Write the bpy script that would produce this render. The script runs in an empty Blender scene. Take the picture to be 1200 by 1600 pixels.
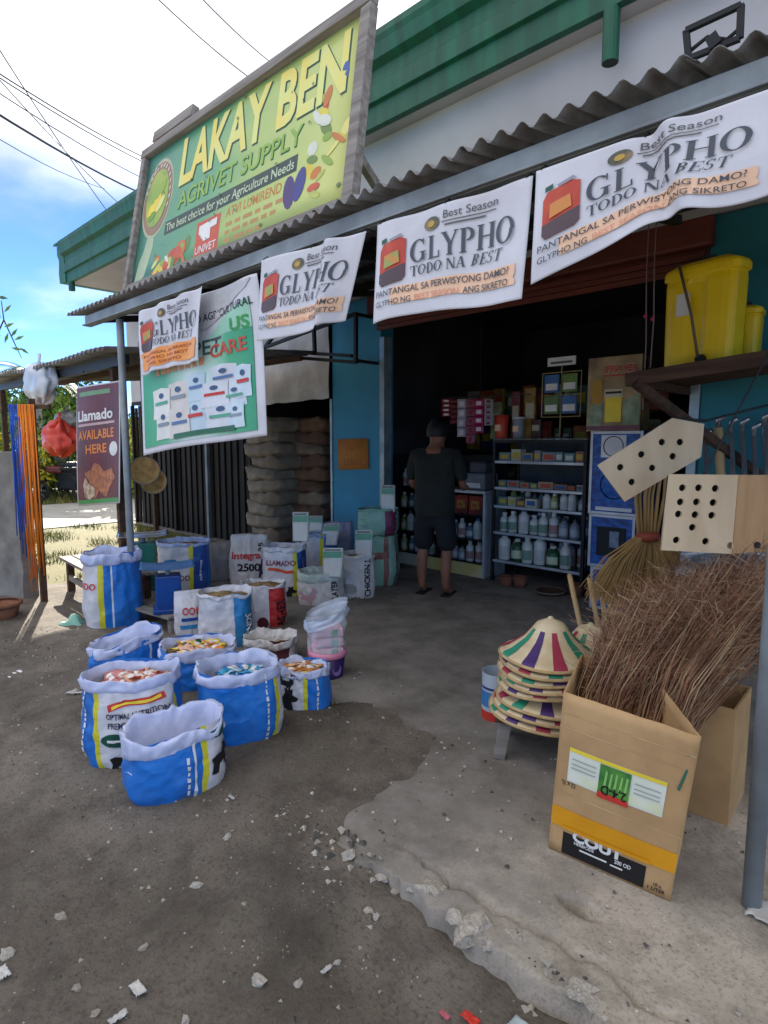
import bpy, bmesh, math, random
from mathutils import Vector, Matrix, Euler, noise as mn
R = math.radians; PI = math.pi
random.seed(7)
S = bpy.context.scene
COL = S.collection
# ------------------------------------------------------------------ camera
W, H, F = 1200.0, 1600.0, 948.0
PITCH = R(6.6); YAW = R(44.2); CAMZ = 1.5
FX, FY = -math.sin(YAW), math.cos(YAW)
RX, RY = math.cos(YAW), math.sin(YAW)
cd = bpy.data.cameras.new('camera'); cam = bpy.data.objects.new('camera', cd); COL.objects.link(cam)
cam.location = (0, 0, CAMZ); cam.rotation_euler = (R(90)-PITCH, 0, YAW)
cd.sensor_fit = 'VERTICAL'; cd.sensor_height = 36; cd.sensor_width = 27
cd.lens = F/H*36; cd.clip_end = 3000; cd.clip_start = 0.02
S.camera = cam
S.render.resolution_x = 768; S.render.resolution_y = 1024
# ------------------------------------------------------------------ sky and sun
SUN_AZ = Vector((-0.922, 0.387, 0)); SUN_EL = R(25)
wd = bpy.data.worlds.new('World'); S.world = wd; wd.use_nodes = True
nt = wd.node_tree; nt.nodes.clear()
def N(t, **k):
    n = nt.nodes.new(t)
    for a, b in k.items(): setattr(n, a, b)
    return n
L = lambda a, b: nt.links.new(a, b)
out = N('ShaderNodeOutputWorld'); bg = N('ShaderNodeBackground'); bg.inputs[1].default_value = 0.05
sky = N('ShaderNodeTexSky'); sky.sky_type = 'NISHITA'; sky.sun_disc = False
sky.sun_elevation = SUN_EL; sky.sun_rotation = math.atan2(SUN_AZ.x, SUN_AZ.y)
sky.altitude = 2500; sky.air_density = 0.66; sky.dust_density = 0.0; sky.ozone_density = 6.0
tc = N('ShaderNodeTexCoord'); sep = N('ShaderNodeSeparateXYZ'); L(tc.outputs['Generated'], sep.inputs[0])
dz = N('ShaderNodeMath', operation='ADD'); L(sep.outputs[2], dz.inputs[0]); dz.inputs[1].default_value = 0.22
inv = N('ShaderNodeMath', operation='DIVIDE'); inv.inputs[0].default_value = 1.0; L(dz.outputs[0], inv.inputs[1])
sc = N('ShaderNodeVectorMath', operation='SCALE'); L(tc.outputs['Generated'], sc.inputs[0]); L(inv.outputs[0], sc.inputs['Scale'])
n1 = N('ShaderNodeTexNoise'); n1.inputs['Scale'].default_value = 1.3; n1.inputs['Detail'].default_value = 7; n1.inputs['Roughness'].default_value = 0.55
L(sc.outputs[0], n1.inputs['Vector'])
n2 = N('ShaderNodeTexNoise'); n2.inputs['Scale'].default_value = 2.2; n2.inputs['Detail'].default_value = 5
L(sc.outputs[0], n2.inputs['Vector'])
ma = N('ShaderNodeMath', operation='MULTIPLY_ADD'); L(n1.outputs[0], ma.inputs[0]); ma.inputs[1].default_value = 0.30; L(sep.outputs[2], ma.inputs[2])
mr = N('ShaderNodeMapRange', interpolation_type='SMOOTHSTEP'); L(ma.outputs[0], mr.inputs[0])
mr.inputs[1].default_value = 0.43; mr.inputs[2].default_value = 0.56
# thin high streaks lower down
ma2 = N('ShaderNodeMapRange', interpolation_type='SMOOTHSTEP'); L(n2.outputs[0], ma2.inputs[0]); ma2.inputs[1].default_value = 0.45; ma2.inputs[2].default_value = 0.75; ma2.inputs[4].default_value = 0.3
mx0 = N('ShaderNodeMath', operation='MAXIMUM'); L(mr.outputs[0], mx0.inputs[0]); L(ma2.outputs[0], mx0.inputs[1])
cr = N('ShaderNodeMapRange'); L(n2.outputs[0], cr.inputs[0]); cr.inputs[1].default_value = 0.3; cr.inputs[2].default_value = 0.7
cr.inputs[3].default_value = 3.2; cr.inputs[4].default_value = 7.6
cc = N('ShaderNodeVectorMath', operation='SCALE'); cc.inputs[0].default_value = (0.955, 0.975, 1.04); L(cr.outputs[0], cc.inputs['Scale'])
mix = N('ShaderNodeMix', data_type='RGBA'); L(mx0.outputs[0], mix.inputs[0]); L(sky.outputs[0], mix.inputs[6]); L(cc.outputs[0], mix.inputs[7])
L(mix.outputs[2], bg.inputs[0]); L(bg.outputs[0], out.inputs[0])
sl = bpy.data.lights.new('sun', 'SUN'); sl.energy = 3.0; sl.angle = R(0.6); sl.color = (1, 0.93, 0.82)
so = bpy.data.objects.new('sun', sl); COL.objects.link(so); so.location = (-10, 6, 12)
sd = Vector((SUN_AZ.x*math.cos(SUN_EL), SUN_AZ.y*math.cos(SUN_EL), math.sin(SUN_EL)))
so.rotation_euler = sd.to_track_quat('Z', 'Y').to_euler()
S.view_settings.view_transform = 'Standard'; S.view_settings.look = 'None'
S.view_settings.gamma = 1; S.view_settings.exposure = 2.45
try: S.view_settings.use_curve_mapping = False
except Exception: pass
# ------------------------------------------------------------------ pixel -> place
def ray(x, y):
    u, v = x-600.0, y-800.0
    fw = F*math.cos(PITCH) - v*math.sin(PITCH); z = -F*math.sin(PITCH) - v*math.cos(PITCH)
    return Vector((FX*fw+RX*u, FY*fw+RY*u, z))
def onz(x, y, z=0.0):
    d = ray(x, y); return Vector((0, 0, CAMZ)) + d*((z-CAMZ)/d.z)
def ony(x, y, Y):
    d = ray(x, y); return Vector((0, 0, CAMZ)) + d*(Y/d.y)
def onx(x, y, X):
    d = ray(x, y); return Vector((0, 0, CAMZ)) + d*(X/d.x)
def dep(x, y, D):                       # horizontal forward distance D
    d = ray(x, y); return Vector((0, 0, CAMZ)) + d*(D/(d.x*FX+d.y*FY))
def depth(p):
    fw = p[0]*FX+p[1]*FY; return fw*math.cos(PITCH) - (p[2]-CAMZ)*math.sin(PITCH)
def mpp(p): return depth(p)/F
def zat(p, y):                          # height over point p that shows on pixel row y
    fw = p[0]*FX+p[1]*FY; d = ray(600, y); k = d.z/(d.x*FX+d.y*FY); return CAMZ + k*fw
def camrz(p): return math.atan2(-p[0], p[1])      # rz that turns local -Y to the camera
# ------------------------------------------------------------------ materials
def srgb(h):
    h = h.lstrip('#'); o = []
    for i in (0, 2, 4):
        c = int(h[i:i+2], 16)/255; o.append(c/12.92 if c <= 0.04045 else ((c+0.055)/1.055)**2.4)
    return o
MATS = {}
def mat(name, c1=None, c2=None, scale=6, rough=0.7, metal=0, bump=0, bscale=None, stretch=(1, 1, 1), detail=4, spec=0.4, lo=0.35, hi=0.65, trans=0, alpha=1, dirt=0, dirtc='#4a4036', bdist=0.01, emit=0, sheen=0, dscale=1.7, crump=0, cstr=0.6):
    if name in MATS: return MATS[name]
    m = bpy.data.materials.new(name); m.use_nodes = True; t = m.node_tree; b = t.nodes['Principled BSDF']
    nn = lambda k: t.nodes.new(k)
    co = nn('ShaderNodeTexCoord'); mp = nn('ShaderNodeMapping'); mp.inputs['Scale'].default_value = stretch
    t.links.new(co.outputs['Object'], mp.inputs[0])
    c1 = srgb(c1) if isinstance(c1, str) else list(c1)
    c2 = (srgb(c2) if isinstance(c2, str) else list(c2)) if c2 else [x*0.8 for x in c1]
    no = nn('ShaderNodeTexNoise'); no.inputs['Scale'].default_value = scale; no.inputs['Detail'].default_value = detail
    t.links.new(mp.outputs[0], no.inputs['Vector'])
    r = nn('ShaderNodeMapRange'); r.inputs[1].default_value = lo; r.inputs[2].default_value = hi
    t.links.new(no.outputs[0], r.inputs[0])
    mx = nn('ShaderNodeMix'); mx.data_type = 'RGBA'; t.links.new(r.outputs[0], mx.inputs[0])
    mx.inputs[6].default_value = c1+[1]; mx.inputs[7].default_value = c2+[1]
    last = mx.outputs[2]
    if dirt:
        n3 = nn('ShaderNodeTexNoise'); n3.inputs['Scale'].default_value = dscale; n3.inputs['Detail'].default_value = 8; n3.inputs['Roughness'].default_value = 0.7
        t.links.new(co.outputs['Object'], n3.inputs['Vector'])
        r3 = nn('ShaderNodeMapRange'); r3.inputs[1].default_value = 0.45; r3.inputs[2].default_value = 0.8; r3.inputs[4].default_value = dirt
        t.links.new(n3.outputs[0], r3.inputs[0])
        m3 = nn('ShaderNodeMix'); m3.data_type = 'RGBA'; t.links.new(r3.outputs[0], m3.inputs[0]); t.links.new(last, m3.inputs[6]); m3.inputs[7].default_value = srgb(dirtc)+[1]
        last = m3.outputs[2]
    t.links.new(last, b.inputs['Base Color'])
    b.inputs['Roughness'].default_value = rough; b.inputs['Metallic'].default_value = metal
    b.inputs['Specular IOR Level'].default_value = spec
    if trans: b.inputs['Transmission Weight'].default_value = trans; b.inputs['IOR'].default_value = 1.2
    if alpha < 1: b.inputs['Alpha'].default_value = alpha
    if bump:
        n4 = nn('ShaderNodeTexNoise'); n4.inputs['Scale'].default_value = bscale or scale*3; n4.inputs['Detail'].default_value = 6
        t.links.new(mp.outputs[0], n4.inputs['Vector'])
        bp = nn('ShaderNodeBump'); bp.inputs['Strength'].default_value = bump; bp.inputs['Distance'].default_value = bdist
        t.links.new(n4.outputs[0], bp.inputs['Height']); t.links.new(bp.outputs[0], b.inputs['Normal'])
    if crump:
        wn = nn('ShaderNodeTexNoise'); wn.inputs['Scale'].default_value = crump*.6; wn.inputs['Detail'].default_value = 3; t.links.new(co.outputs['Object'], wn.inputs['Vector'])
        wm = nn('ShaderNodeMix'); wm.data_type = 'RGBA'; wm.inputs[0].default_value = .22; t.links.new(co.outputs['Object'], wm.inputs[6]); t.links.new(wn.outputs['Color'], wm.inputs[7])
        vo = nn('ShaderNodeTexVoronoi'); vo.inputs['Scale'].default_value = crump; vo.feature = 'F1'; t.links.new(wm.outputs[2], vo.inputs['Vector'])
        b2 = nn('ShaderNodeBump'); b2.inputs['Strength'].default_value = cstr; b2.inputs['Distance'].default_value = .03; t.links.new(vo.outputs['Distance'], b2.inputs['Height'])
        if bump: t.links.new(bp.outputs[0], b2.inputs['Normal'])
        t.links.new(b2.outputs[0], b.inputs['Normal'])
    MATS[name] = m; return m
def gradmat(name, stops, axis=0, noise_amt=0.15, rough=0.5, ns=3):     # flat print that runs from colour to colour
    m = bpy.data.materials.new(name); m.use_nodes = True; t = m.node_tree; b = t.nodes['Principled BSDF']
    co = t.nodes.new('ShaderNodeTexCoord'); sp = t.nodes.new('ShaderNodeSeparateXYZ'); t.links.new(co.outputs['Generated'], sp.inputs[0])
    no = t.nodes.new('ShaderNodeTexNoise'); no.inputs['Scale'].default_value = ns; no.inputs['Detail'].default_value = 5; t.links.new(co.outputs['Generated'], no.inputs['Vector'])
    a = t.nodes.new('ShaderNodeMath'); a.operation = 'MULTIPLY_ADD'; t.links.new(no.outputs[0], a.inputs[0]); a.inputs[1].default_value = noise_amt*2; t.links.new(sp.outputs[axis], a.inputs[2])
    s2 = t.nodes.new('ShaderNodeMath'); s2.operation = 'SUBTRACT'; t.links.new(a.outputs[0], s2.inputs[0]); s2.inputs[1].default_value = noise_amt
    rp = t.nodes.new('ShaderNodeValToRGB'); t.links.new(s2.outputs[0], rp.inputs[0])
    e = rp.color_ramp.elements
    while len(e) < len(stops): e.new(0.5)
    for i, (p, c) in enumerate(stops): e[i].position = p; e[i].color = srgb(c)+[1]
    t.links.new(rp.outputs[0], b.inputs['Base Color']); b.inputs['Roughness'].default_value = rough
    return m
# ------------------------------------------------------------------ mesh builder
class MB:
    def __init__(s, o=(0, 0, 0)): s.v = []; s.f = []; s.m = []; s.o = Vector(o)
    def add(s, vs, fs, mi=0):
        k = len(s.v); s.v += [Vector(p)-s.o for p in vs]; s.f += [tuple(i+k for i in f) for f in fs]; s.m += [mi]*len(fs); return s
    def box(s, c, sz, rz=0, mi=0, M=None):
        M = M or Matrix.Rotation(rz, 3, 'Z'); c = Vector(c); h = [x/2 for x in sz]
        vs = [c+M@Vector((a*h[0], b*h[1], d*h[2])) for d in (-1, 1) for b in (-1, 1) for a in (-1, 1)]
        return s.add(vs, [(0, 2, 3, 1), (4, 5, 7, 6), (0, 1, 5, 4), (2, 6, 7, 3), (0, 4, 6, 2), (1, 3, 7, 5)], mi)
    def bar(s, p, q, w, h, mi=0, up=(0, 0, 1)):
        p, q = Vector(p), Vector(q); d = (q-p); l = d.length; d.normalize(); u = Vector(up)
        if abs(d.dot(u)) > 0.97: u = Vector((0, 1, 0))
        x = d.cross(u).normalized(); z = x.cross(d)
        return s.box((p+q)/2, (w, l, h), M=Matrix((x, d, z)).transposed(), mi=mi)
    def tube(s, pts, r, n=8, mi=0, cap=True):
        pts = [Vector(p) for p in pts]; rs = r if isinstance(r, (list, tuple)) else [r]*len(pts)
        vs = []; fs = []; a = None
        for i, p in enumerate(pts):
            d = (pts[min(i+1, len(pts)-1)]-pts[max(i-1, 0)])
            if d.length < 1e-9: d = Vector((0, 0, 1))
            d.normalize()
            if a is None: a = d.orthogonal().normalized()
            a = (a - d*a.dot(d)); a = a.normalized() if a.length > 1e-6 else d.orthogonal().normalized()
            b = d.cross(a)
            for k in range(n):
                t = 2*PI*k/n; vs.append(p+(a*math.cos(t)+b*math.sin(t))*rs[i])
        for i in range(len(pts)-1):
            for k in range(n): k2 = (k+1) % n; fs.append((i*n+k, i*n+k2, (i+1)*n+k2, (i+1)*n+k))
        if cap: fs.append(tuple(range(n-1, -1, -1))); fs.append(tuple((len(pts)-1)*n+k for k in range(n)))
        return s.add(vs, fs, mi)
    def lathe(s, prof, n=20, c=(0, 0, 0), M=None, mi=0, wob=None, sy=1, cap=True):
        c = Vector(c); vs = []; fs = []
        for (r, z) in prof:
            for k in range(n):
                t = 2*PI*k/n; rr = r*(1+(wob(t, z) if wob else 0)); p = Vector((rr*math.cos(t), rr*math.sin(t)*sy, z)); vs.append(c+(M@p if M else p))
        for i in range(len(prof)-1):
            for k in range(n): k2 = (k+1) % n; fs.append((i*n+k, i*n+k2, (i+1)*n+k2, (i+1)*n+k))
        if cap and prof[0][0] > 1e-4: fs.append(tuple(range(n-1, -1, -1)))
        if cap and prof[-1][0] > 1e-4: fs.append(tuple((len(prof)-1)*n+k for k in range(n)))
        return s.add(vs, fs, mi)
    def grid(s, fn, nu, nv, mi=0, mfn=None):
        k = len(s.v); s.v += [Vector(fn(i/nu, j/nv))-s.o for j in range(nv+1) for i in range(nu+1)]
        for j in range(nv):
            for i in range(nu):
                a = k+j*(nu+1)+i; s.f.append((a, a+1, a+nu+2, a+nu+1)); s.m.append(mfn(i, j) if mfn else mi)
        return s
    def build(s, name, mats, parent=None, smooth=False, bevel=0, solid=0, sub=0, angle=None):
        me = bpy.data.meshes.new(name); me.from_pydata([tuple(v) for v in s.v], [], s.f)
        for m in (mats if isinstance(mats, (list, tuple)) else [mats]): me.materials.append(m)
        if any(s.m): me.polygons.foreach_set('material_index', s.m)
        if smooth: me.polygons.foreach_set('use_smooth', [True]*len(me.polygons))
        me.update()
        o = bpy.data.objects.new(name, me); COL.objects.link(o)
        if parent: o.parent = parent
        if solid: md = o.modifiers.new('thickness', 'SOLIDIFY'); md.thickness = solid; md.offset = 0
        if bevel: md = o.modifiers.new('edge', 'BEVEL'); md.width = bevel; md.segments = 2; md.limit_method = 'ANGLE'; md.angle_limit = R(40)
        if sub: md = o.modifiers.new('sub', 'SUBSURF'); md.levels = sub; md.render_levels = sub
        return o
def tag(o, label=None, cat=None, group=None, kind=None):
    if label: o['label'] = label
    if cat: o['category'] = cat
    if group: o['group'] = group
    if kind: o['kind'] = kind
    return o
def thing(name, label, cat, loc=(0, 0, 0), rz=0, group=None):
    o = bpy.data.objects.new(name, None); COL.objects.link(o); o.location = loc; o.rotation_euler = (0, 0, rz); o.empty_display_size = 0.1
    return tag(o, label, cat, group)
CH = {}
def copy_tree(o, loc=None, rz=None, label=None, parent=None):
    c = o.copy(); COL.objects.link(c); c.parent = parent
    for ch in [x for x in COL.objects if x.parent == o]: copy_tree(ch, parent=c)
    if loc is not None: c.location = loc
    if rz is not None: c.rotation_euler = (0, 0, rz)
    if label: c['label'] = label
    return c
def rim(x): return mn.noise(Vector(x))
# ------------------------------------------------------------------ lettering
TC = {}
def tmesh(s, bold=0.0, shear=0.0):
    k = (s, bold, shear)
    if k in TC: return TC[k]
    cu = bpy.data.curves.new('t', 'FONT'); cu.body = s; cu.size = 1; cu.offset = bold; cu.shear = shear; cu.resolution_u = 3
    ob = bpy.data.objects.new('t', cu); COL.objects.link(ob)
    dg = bpy.context.evaluated_depsgraph_get(); e = ob.evaluated_get(dg); me = e.to_mesh()
    vs = [(v.co.x/0.72, v.co.y/0.72) for v in me.vertices]; fs = [tuple(p.vertices) for p in me.polygons]
    e.to_mesh_clear(); bpy.data.objects.remove(ob); bpy.data.curves.remove(cu)
    if not vs: vs = [(0, 0), (0.01, 0), (0, 0.01)]; fs = [(0, 1, 2)]
    x0 = min(v[0] for v in vs); vs = [(v[0]-x0, v[1], 0.0) for v in vs]; w = max(v[0] for v in vs)
    TC[k] = (vs, fs, w); return TC[k]
def _ring(cx, cy, rx, ry, tx, ty, a0, a1, n=16):
    q = []
    for i in range(n):
        a, b = R(a0+(a1-a0)*i/n), R(a0+(a1-a0)*(i+1)/n)
        q.append([(cx+rx*math.cos(a), cy+ry*math.sin(a)), (cx+rx*math.cos(b), cy+ry*math.sin(b)), (cx+(rx-tx)*math.cos(b), cy+(ry-ty)*math.sin(b)), (cx+(rx-tx)*math.cos(a), cy+(ry-ty)*math.sin(a))])
    return q
def _rc(x0, y0, x1, y1): return [(x0, y0), (x1, y0), (x1, y1), (x0, y1)]
def _vs(x, w=0.17): return [_rc(x, 0, x+w, 1), _rc(x-0.07, 0, x+w+0.07, 0.045), _rc(x-0.07, 0.955, x+w+0.07, 1)]
def _dg(x0, y0, x1, y1, w): return [[(x0, y0), (x0+w, y0), (x1+w, y1), (x1, y1)]]
SER = {
 'L': (_vs(0.07)+[_rc(0.24, 0, 0.62, 0.06), _rc(0.56, 0.06, 0.62, 0.3)], 0.66),
 'Y': (_dg(0.36, 0.45, 0.02, 1, 0.19)+_dg(0.44, 0.45, 0.68, 1, 0.07)+[_rc(0.34, 0, 0.51, 0.47), _rc(0.27, 0, 0.58, 0.045), _rc(-0.02, 0.955, 0.28, 1), _rc(0.6, 0.955, 0.82, 1)], 0.82),
 'P': (_vs(0.07)+_ring(0.3, 0.73, 0.34, 0.27, 0.17, 0.06, -90, 90), 0.68),
 'H': (_vs(0.07)+_vs(0.61)+[_rc(0.24, 0.48, 0.61, 0.54)], 0.86),
 'O': (_ring(0.43, 0.5, 0.43, 0.52, 0.18, 0.06, 0, 360, 28), 0.88),
 'G': (_ring(0.43, 0.5, 0.43, 0.52, 0.18, 0.06, 48, 325, 22)+[_rc(0.62, 0.05, 0.79, 0.42), _rc(0.52, 0.38, 0.86, 0.43), _rc(0.7, 0.7, 0.76, 0.98)], 0.9),
 'T': ([_rc(0.3, 0, 0.47, 1), _rc(0.22, 0, 0.55, 0.045), _rc(0, 0.94, 0.77, 1), _rc(0, 0.72, 0.06, 0.94), _rc(0.71, 0.72, 0.77, 0.94)], 0.8),
 'D': (_vs(0.07)+_ring(0.3, 0.5, 0.5, 0.5, 0.18, 0.06, -90, 90), 0.84),
 'N': (_vs(0.05, 0.08)+_dg(0.62, 0, 0.05, 1, 0.19)+_vs(0.72, 0.08), 0.9),
 'A': (_dg(0.02, 0, 0.36, 1, 0.07)+_dg(0.6, 0, 0.34, 1, 0.19)+[_rc(0.16, 0.3, 0.62, 0.36), _rc(-0.05, 0, 0.2, 0.045), _rc(0.52, 0, 0.88, 0.045)], 0.86),
 'B': (_vs(0.07)+_ring(0.3, 0.76, 0.32, 0.24, 0.17, 0.06, -90, 90)+_ring(0.3, 0.27, 0.37, 0.27, 0.17, 0.06, -90, 90), 0.72),
 'E': (_vs(0.07)+[_rc(0.24, 0, 0.66, 0.06), _rc(0.24, 0.94, 0.64, 1), _rc(0.24, 0.48, 0.5, 0.54), _rc(0.6, 0.06, 0.66, 0.26), _rc(0.58, 0.76, 0.64, 0.94), _rc(0.46, 0.4, 0.5, 0.62)], 0.7),
 'S': (_ring(0.3, 0.74, 0.27, 0.28, 0.13, 0.07, 30, 250, 14)+_ring(0.3, 0.26, 0.29, 0.28, 0.15, 0.07, -150, 80, 14)+[_rc(0.5, 0.72, 0.55, 0.98), _rc(0.02, 0.02, 0.07, 0.28)], 0.62),
 ' ': ([], 0.35)}
def smesh(s, italic=()):
    k = ('ser', s, tuple(italic))
    if k in TC: return TC[k]
    vs = []; fs = []; x = 0
    for ci, ch in enumerate(s):
        q, w = SER[ch]; sh = 0.25 if ci in italic else 0
        for pi, p in enumerate(q):
            b = len(vs); vs += [(x+a+sh*c, c, pi*0.0002) for a, c in p]; fs.append(tuple(range(b, b+len(p))))
        x += w+0.06
    TC[k] = (vs, fs, x-0.06); return TC[k]
def polym(pts, cuts=0):
    bm = bmesh.new(); f = bm.faces.new([bm.verts.new((p[0], p[1], 0)) for p in pts])
    bmesh.ops.triangulate(bm, faces=[f])
    if cuts: bmesh.ops.subdivide_edges(bm, edges=bm.edges[:], cuts=cuts, use_grid_fill=True); bmesh.ops.triangulate(bm, faces=bm.faces[:])
    bm.verts.index_update()
    vs = [tuple(v.co) for v in bm.verts]; fs = [tuple(v.index for v in g.verts) for g in bm.faces]; bm.free(); return vs, fs
def ellp(cx, cy, rx, ry, n=18, a0=0, a1=360, rot=0):
    o = []
    for i in range(n):
        a = R(a0+(a1-a0)*i/n); x, y = rx*math.cos(a), ry*math.sin(a); o.append((cx+x*math.cos(rot)-y*math.sin(rot), cy+x*math.sin(rot)+y*math.cos(rot)))
    return o
class Sheet:                                     # a hanging or standing flat printed thing: corners in the place, x to the right, y down, 0..1
    def __init__(s, tl, tr, br, bl, disp=None, o=(0, 0, 0)):
        s.c = [Vector(p) for p in (tl, tr, br, bl)]; s.W = ((s.c[1]-s.c[0]).length+(s.c[2]-s.c[3]).length)/2; s.H = ((s.c[3]-s.c[0]).length+(s.c[2]-s.c[1]).length)/2
        s.n = (s.c[1]-s.c[0]).cross(s.c[3]-s.c[0]).normalized()
        if s.n.dot(Vector((0, 0, CAMZ))-s.c[0]) < 0: s.n = -s.n
        s.d = disp; s.o = Vector(o); s.body = None
    def pt(s, x, y, off=0.0):
        a = s.c[0].lerp(s.c[1], x); b = s.c[3].lerp(s.c[2], x); p = a.lerp(b, y)
        if s.d:
            q = s.d(x, y); p = p+s.n*q[0]+Vector((0, 0, q[1]))
        return p+s.n*off
    def sheet(s, name, m, parent, nx=40, ny=30, solid=0.002):
        b = MB(s.o); b.grid(lambda u, v: s.pt(u, v), nx, ny); s.body = b.build(name, m, parent, smooth=True, solid=solid); return s.body
    def text(s, parent, txt, x, y, h, m, w=None, lay=1, serif=False, bold=0.0, shear=0.0, italic=(), name='lettering', rot=0, skew=0.0):
        vs, fs, tw = smesh(txt, italic) if serif else tmesh(txt, bold, shear)
        hx = (w/tw) if w else h*s.H/s.W
        b = MB(s.o); b.add([s.pt(x+a*hx, y-c*h-skew*a*hx, 0.0035+lay*0.0022+z) for a, c, z in vs], fs); return b.build(name, m, s.body or parent)
    def poly(s, parent, pts, m, lay=1, name='printed_patch'):
        vs, fs = polym(pts, 4 if s.d else 0); b = MB(s.o); b.add([s.pt(a, c, 0.0035+lay*0.0022) for a, c, _ in vs], fs); return b.build(name, m, s.body or parent)
    def rect(s, parent, x0, y0, x1, y1, m, lay=1, nx=8, ny=6, name='printed_panel', edge=0):
        b = MB(s.o); b.grid(lambda u, v: s.pt(x0+(x1-x0)*u+(edge*rim((v*7, u*3, x0*9)) if edge else 0), y0+(y1-y0)*v+(edge*rim((u*7, v*3, 3.3+y0*9)) if edge else 0), 0.0035+lay*0.0022), nx, ny); return b.build(name, m, s.body or parent)
def plate(name, outline, holes, thick, m, parent, M):     # flat board with real holes
    cu = bpy.data.curves.new('p', 'CURVE'); cu.dimensions = '2D'; cu.fill_mode = 'BOTH'; cu.extrude = thick/2
    for poly in [outline]+holes:
        sp = cu.splines.new('POLY'); sp.points.add(len(poly)-1); sp.use_cyclic_u = True
        for i, p in enumerate(poly): sp.points[i].co = (p[0], p[1], 0, 1)
    ob = bpy.data.objects.new('p', cu); COL.objects.link(ob); dg = bpy.context.evaluated_depsgraph_get(); e = ob.evaluated_get(dg)
    me = bpy.data.meshes.new_from_object(e); me.transform(M); bpy.data.objects.remove(ob); bpy.data.curves.remove(cu)
    me.name = name; me.materials.clear(); me.materials.append(m); o = bpy.data.objects.new(name, me); COL.objects.link(o); o.parent = parent; return o
# ================================================================== SETTING
def sst(a, b, x):
    t = min(1, max(0, (x-a)/(b-a))); return t*t*(3-2*t)
def groundmat(name, ca, cb, cc, speck, fine=60, bump=0.6, wear=None, wetc=None):
    m = bpy.data.materials.new(name); m.use_nodes = True; t = m.node_tree; b = t.nodes['Principled BSDF']
    co = t.nodes.new('ShaderNodeTexCoord')
    def noi(sc, det=6, ro=0.6):
        n = t.nodes.new('ShaderNodeTexNoise'); n.inputs['Scale'].default_value = sc; n.inputs['Detail'].default_value = det; n.inputs['Roughness'].default_value = ro
        t.links.new(co.outputs['Object'], n.inputs['Vector']); return n.outputs[0]
    def mr_(x, a, c, to=1.0):
        r = t.nodes.new('ShaderNodeMapRange'); r.inputs[1].default_value = a; r.inputs[2].default_value = c; r.inputs[4].default_value = to; t.links.new(x, r.inputs[0]); return r.outputs[0]
    def mx(f, a, c):
        x = t.nodes.new('ShaderNodeMix'); x.data_type = 'RGBA'; t.links.new(f, x.inputs[0])
        for i, v in ((6, a), (7, c)):
            if isinstance(v, str): x.inputs[i].default_value = srgb(v)+[1]
            else: t.links.new(v, x.inputs[i])
        return x.outputs[2]
    base = mx(mr_(noi(0.9, 8, 0.65), 0.38, 0.62), ca, cb)
    base = mx(mr_(noi(5, 8, 0.7), 0.45, 0.72, 0.75), base, cc)
    if wetc: base = mx(mr_(noi(1.6, 5, 0.6), 0.56, 0.70, 0.6), base, wetc)
    base = mx(mr_(noi(fine, 3, 0.6), 0.5, 0.75, 0.7), base, cc)
    vo = t.nodes.new('ShaderNodeTexVoronoi'); vo.inputs['Scale'].default_value = 38; t.links.new(co.outputs['Object'], vo.inputs['Vector'])
    dot = mr_(vo.outputs['Distance'], 0.16, 0.1)
    sw = mr_(noi(17, 2), 0.58, 0.64); mu = t.nodes.new('ShaderNodeMath'); mu.operation = 'MULTIPLY'; t.links.new(dot, mu.inputs[0]); t.links.new(sw, mu.inputs[1])
    base = mx(mu.outputs[0], base, speck)
    if wear:
        sp_ = t.nodes.new('ShaderNodeSeparateXYZ'); t.links.new(co.outputs['Object'], sp_.inputs[0])
        mm = t.nodes.new('ShaderNodeMath'); mm.operation = 'MULTIPLY_ADD'; t.links.new(sp_.outputs[1], mm.inputs[0]); mm.inputs[1].default_value = -0.35; t.links.new(sp_.outputs[0], mm.inputs[2])
        m5 = t.nodes.new('ShaderNodeMath'); m5.operation = 'MULTIPLY_ADD'; t.links.new(noi(1.1, 9, 0.7), m5.inputs[0]); m5.inputs[1].default_value = 2.6; t.links.new(mm.outputs[0], m5.inputs[2])
        base = mx(mr_(m5.outputs[0], 0.05, -0.6), base, mx(mr_(noi(3, 8, 0.7), 0.4, 0.65), *wear))
    t.links.new(base, b.inputs['Base Color']); b.inputs['Roughness'].default_value = 0.9; b.inputs['Specular IOR Level'].default_value = 0.25
    ad = t.nodes.new('ShaderNodeMath'); ad.operation = 'ADD'; t.links.new(noi(fine*1.6, 6, 0.7), ad.inputs[0]); t.links.new(noi(11, 6, 0.6), ad.inputs[1])
    bp = t.nodes.new('ShaderNodeBump'); bp.inputs['Strength'].default_value = bump; bp.inputs['Distance'].default_value = 0.012
    t.links.new(ad.outputs[0], bp.inputs['Height']); t.links.new(bp.outputs[0], b.inputs['Normal'])
    return m
M_dirt = groundmat('packed dirt', '#887e72', '#675e52', '#473f36', '#bdb7ad', 70, 1.0, wetc='#3e3c35')
M_conc = groundmat('old concrete', '#c3b7a6', '#988d7e', '#6c6458', '#cfc7ba', 90, 0.45, wear=('#8c857d', '#6a645c'), wetc='#625c53')
M_road = groundmat('pale road', '#a8a49c', '#95918a', '#827e76', '#b4b0a8', 40, 0.3)
M_verge = groundmat('dry grass soil', '#75693a', '#5f5c2c', '#4c5524', '#857a4c', 50, 0.6)
APZ = 0.05
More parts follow.
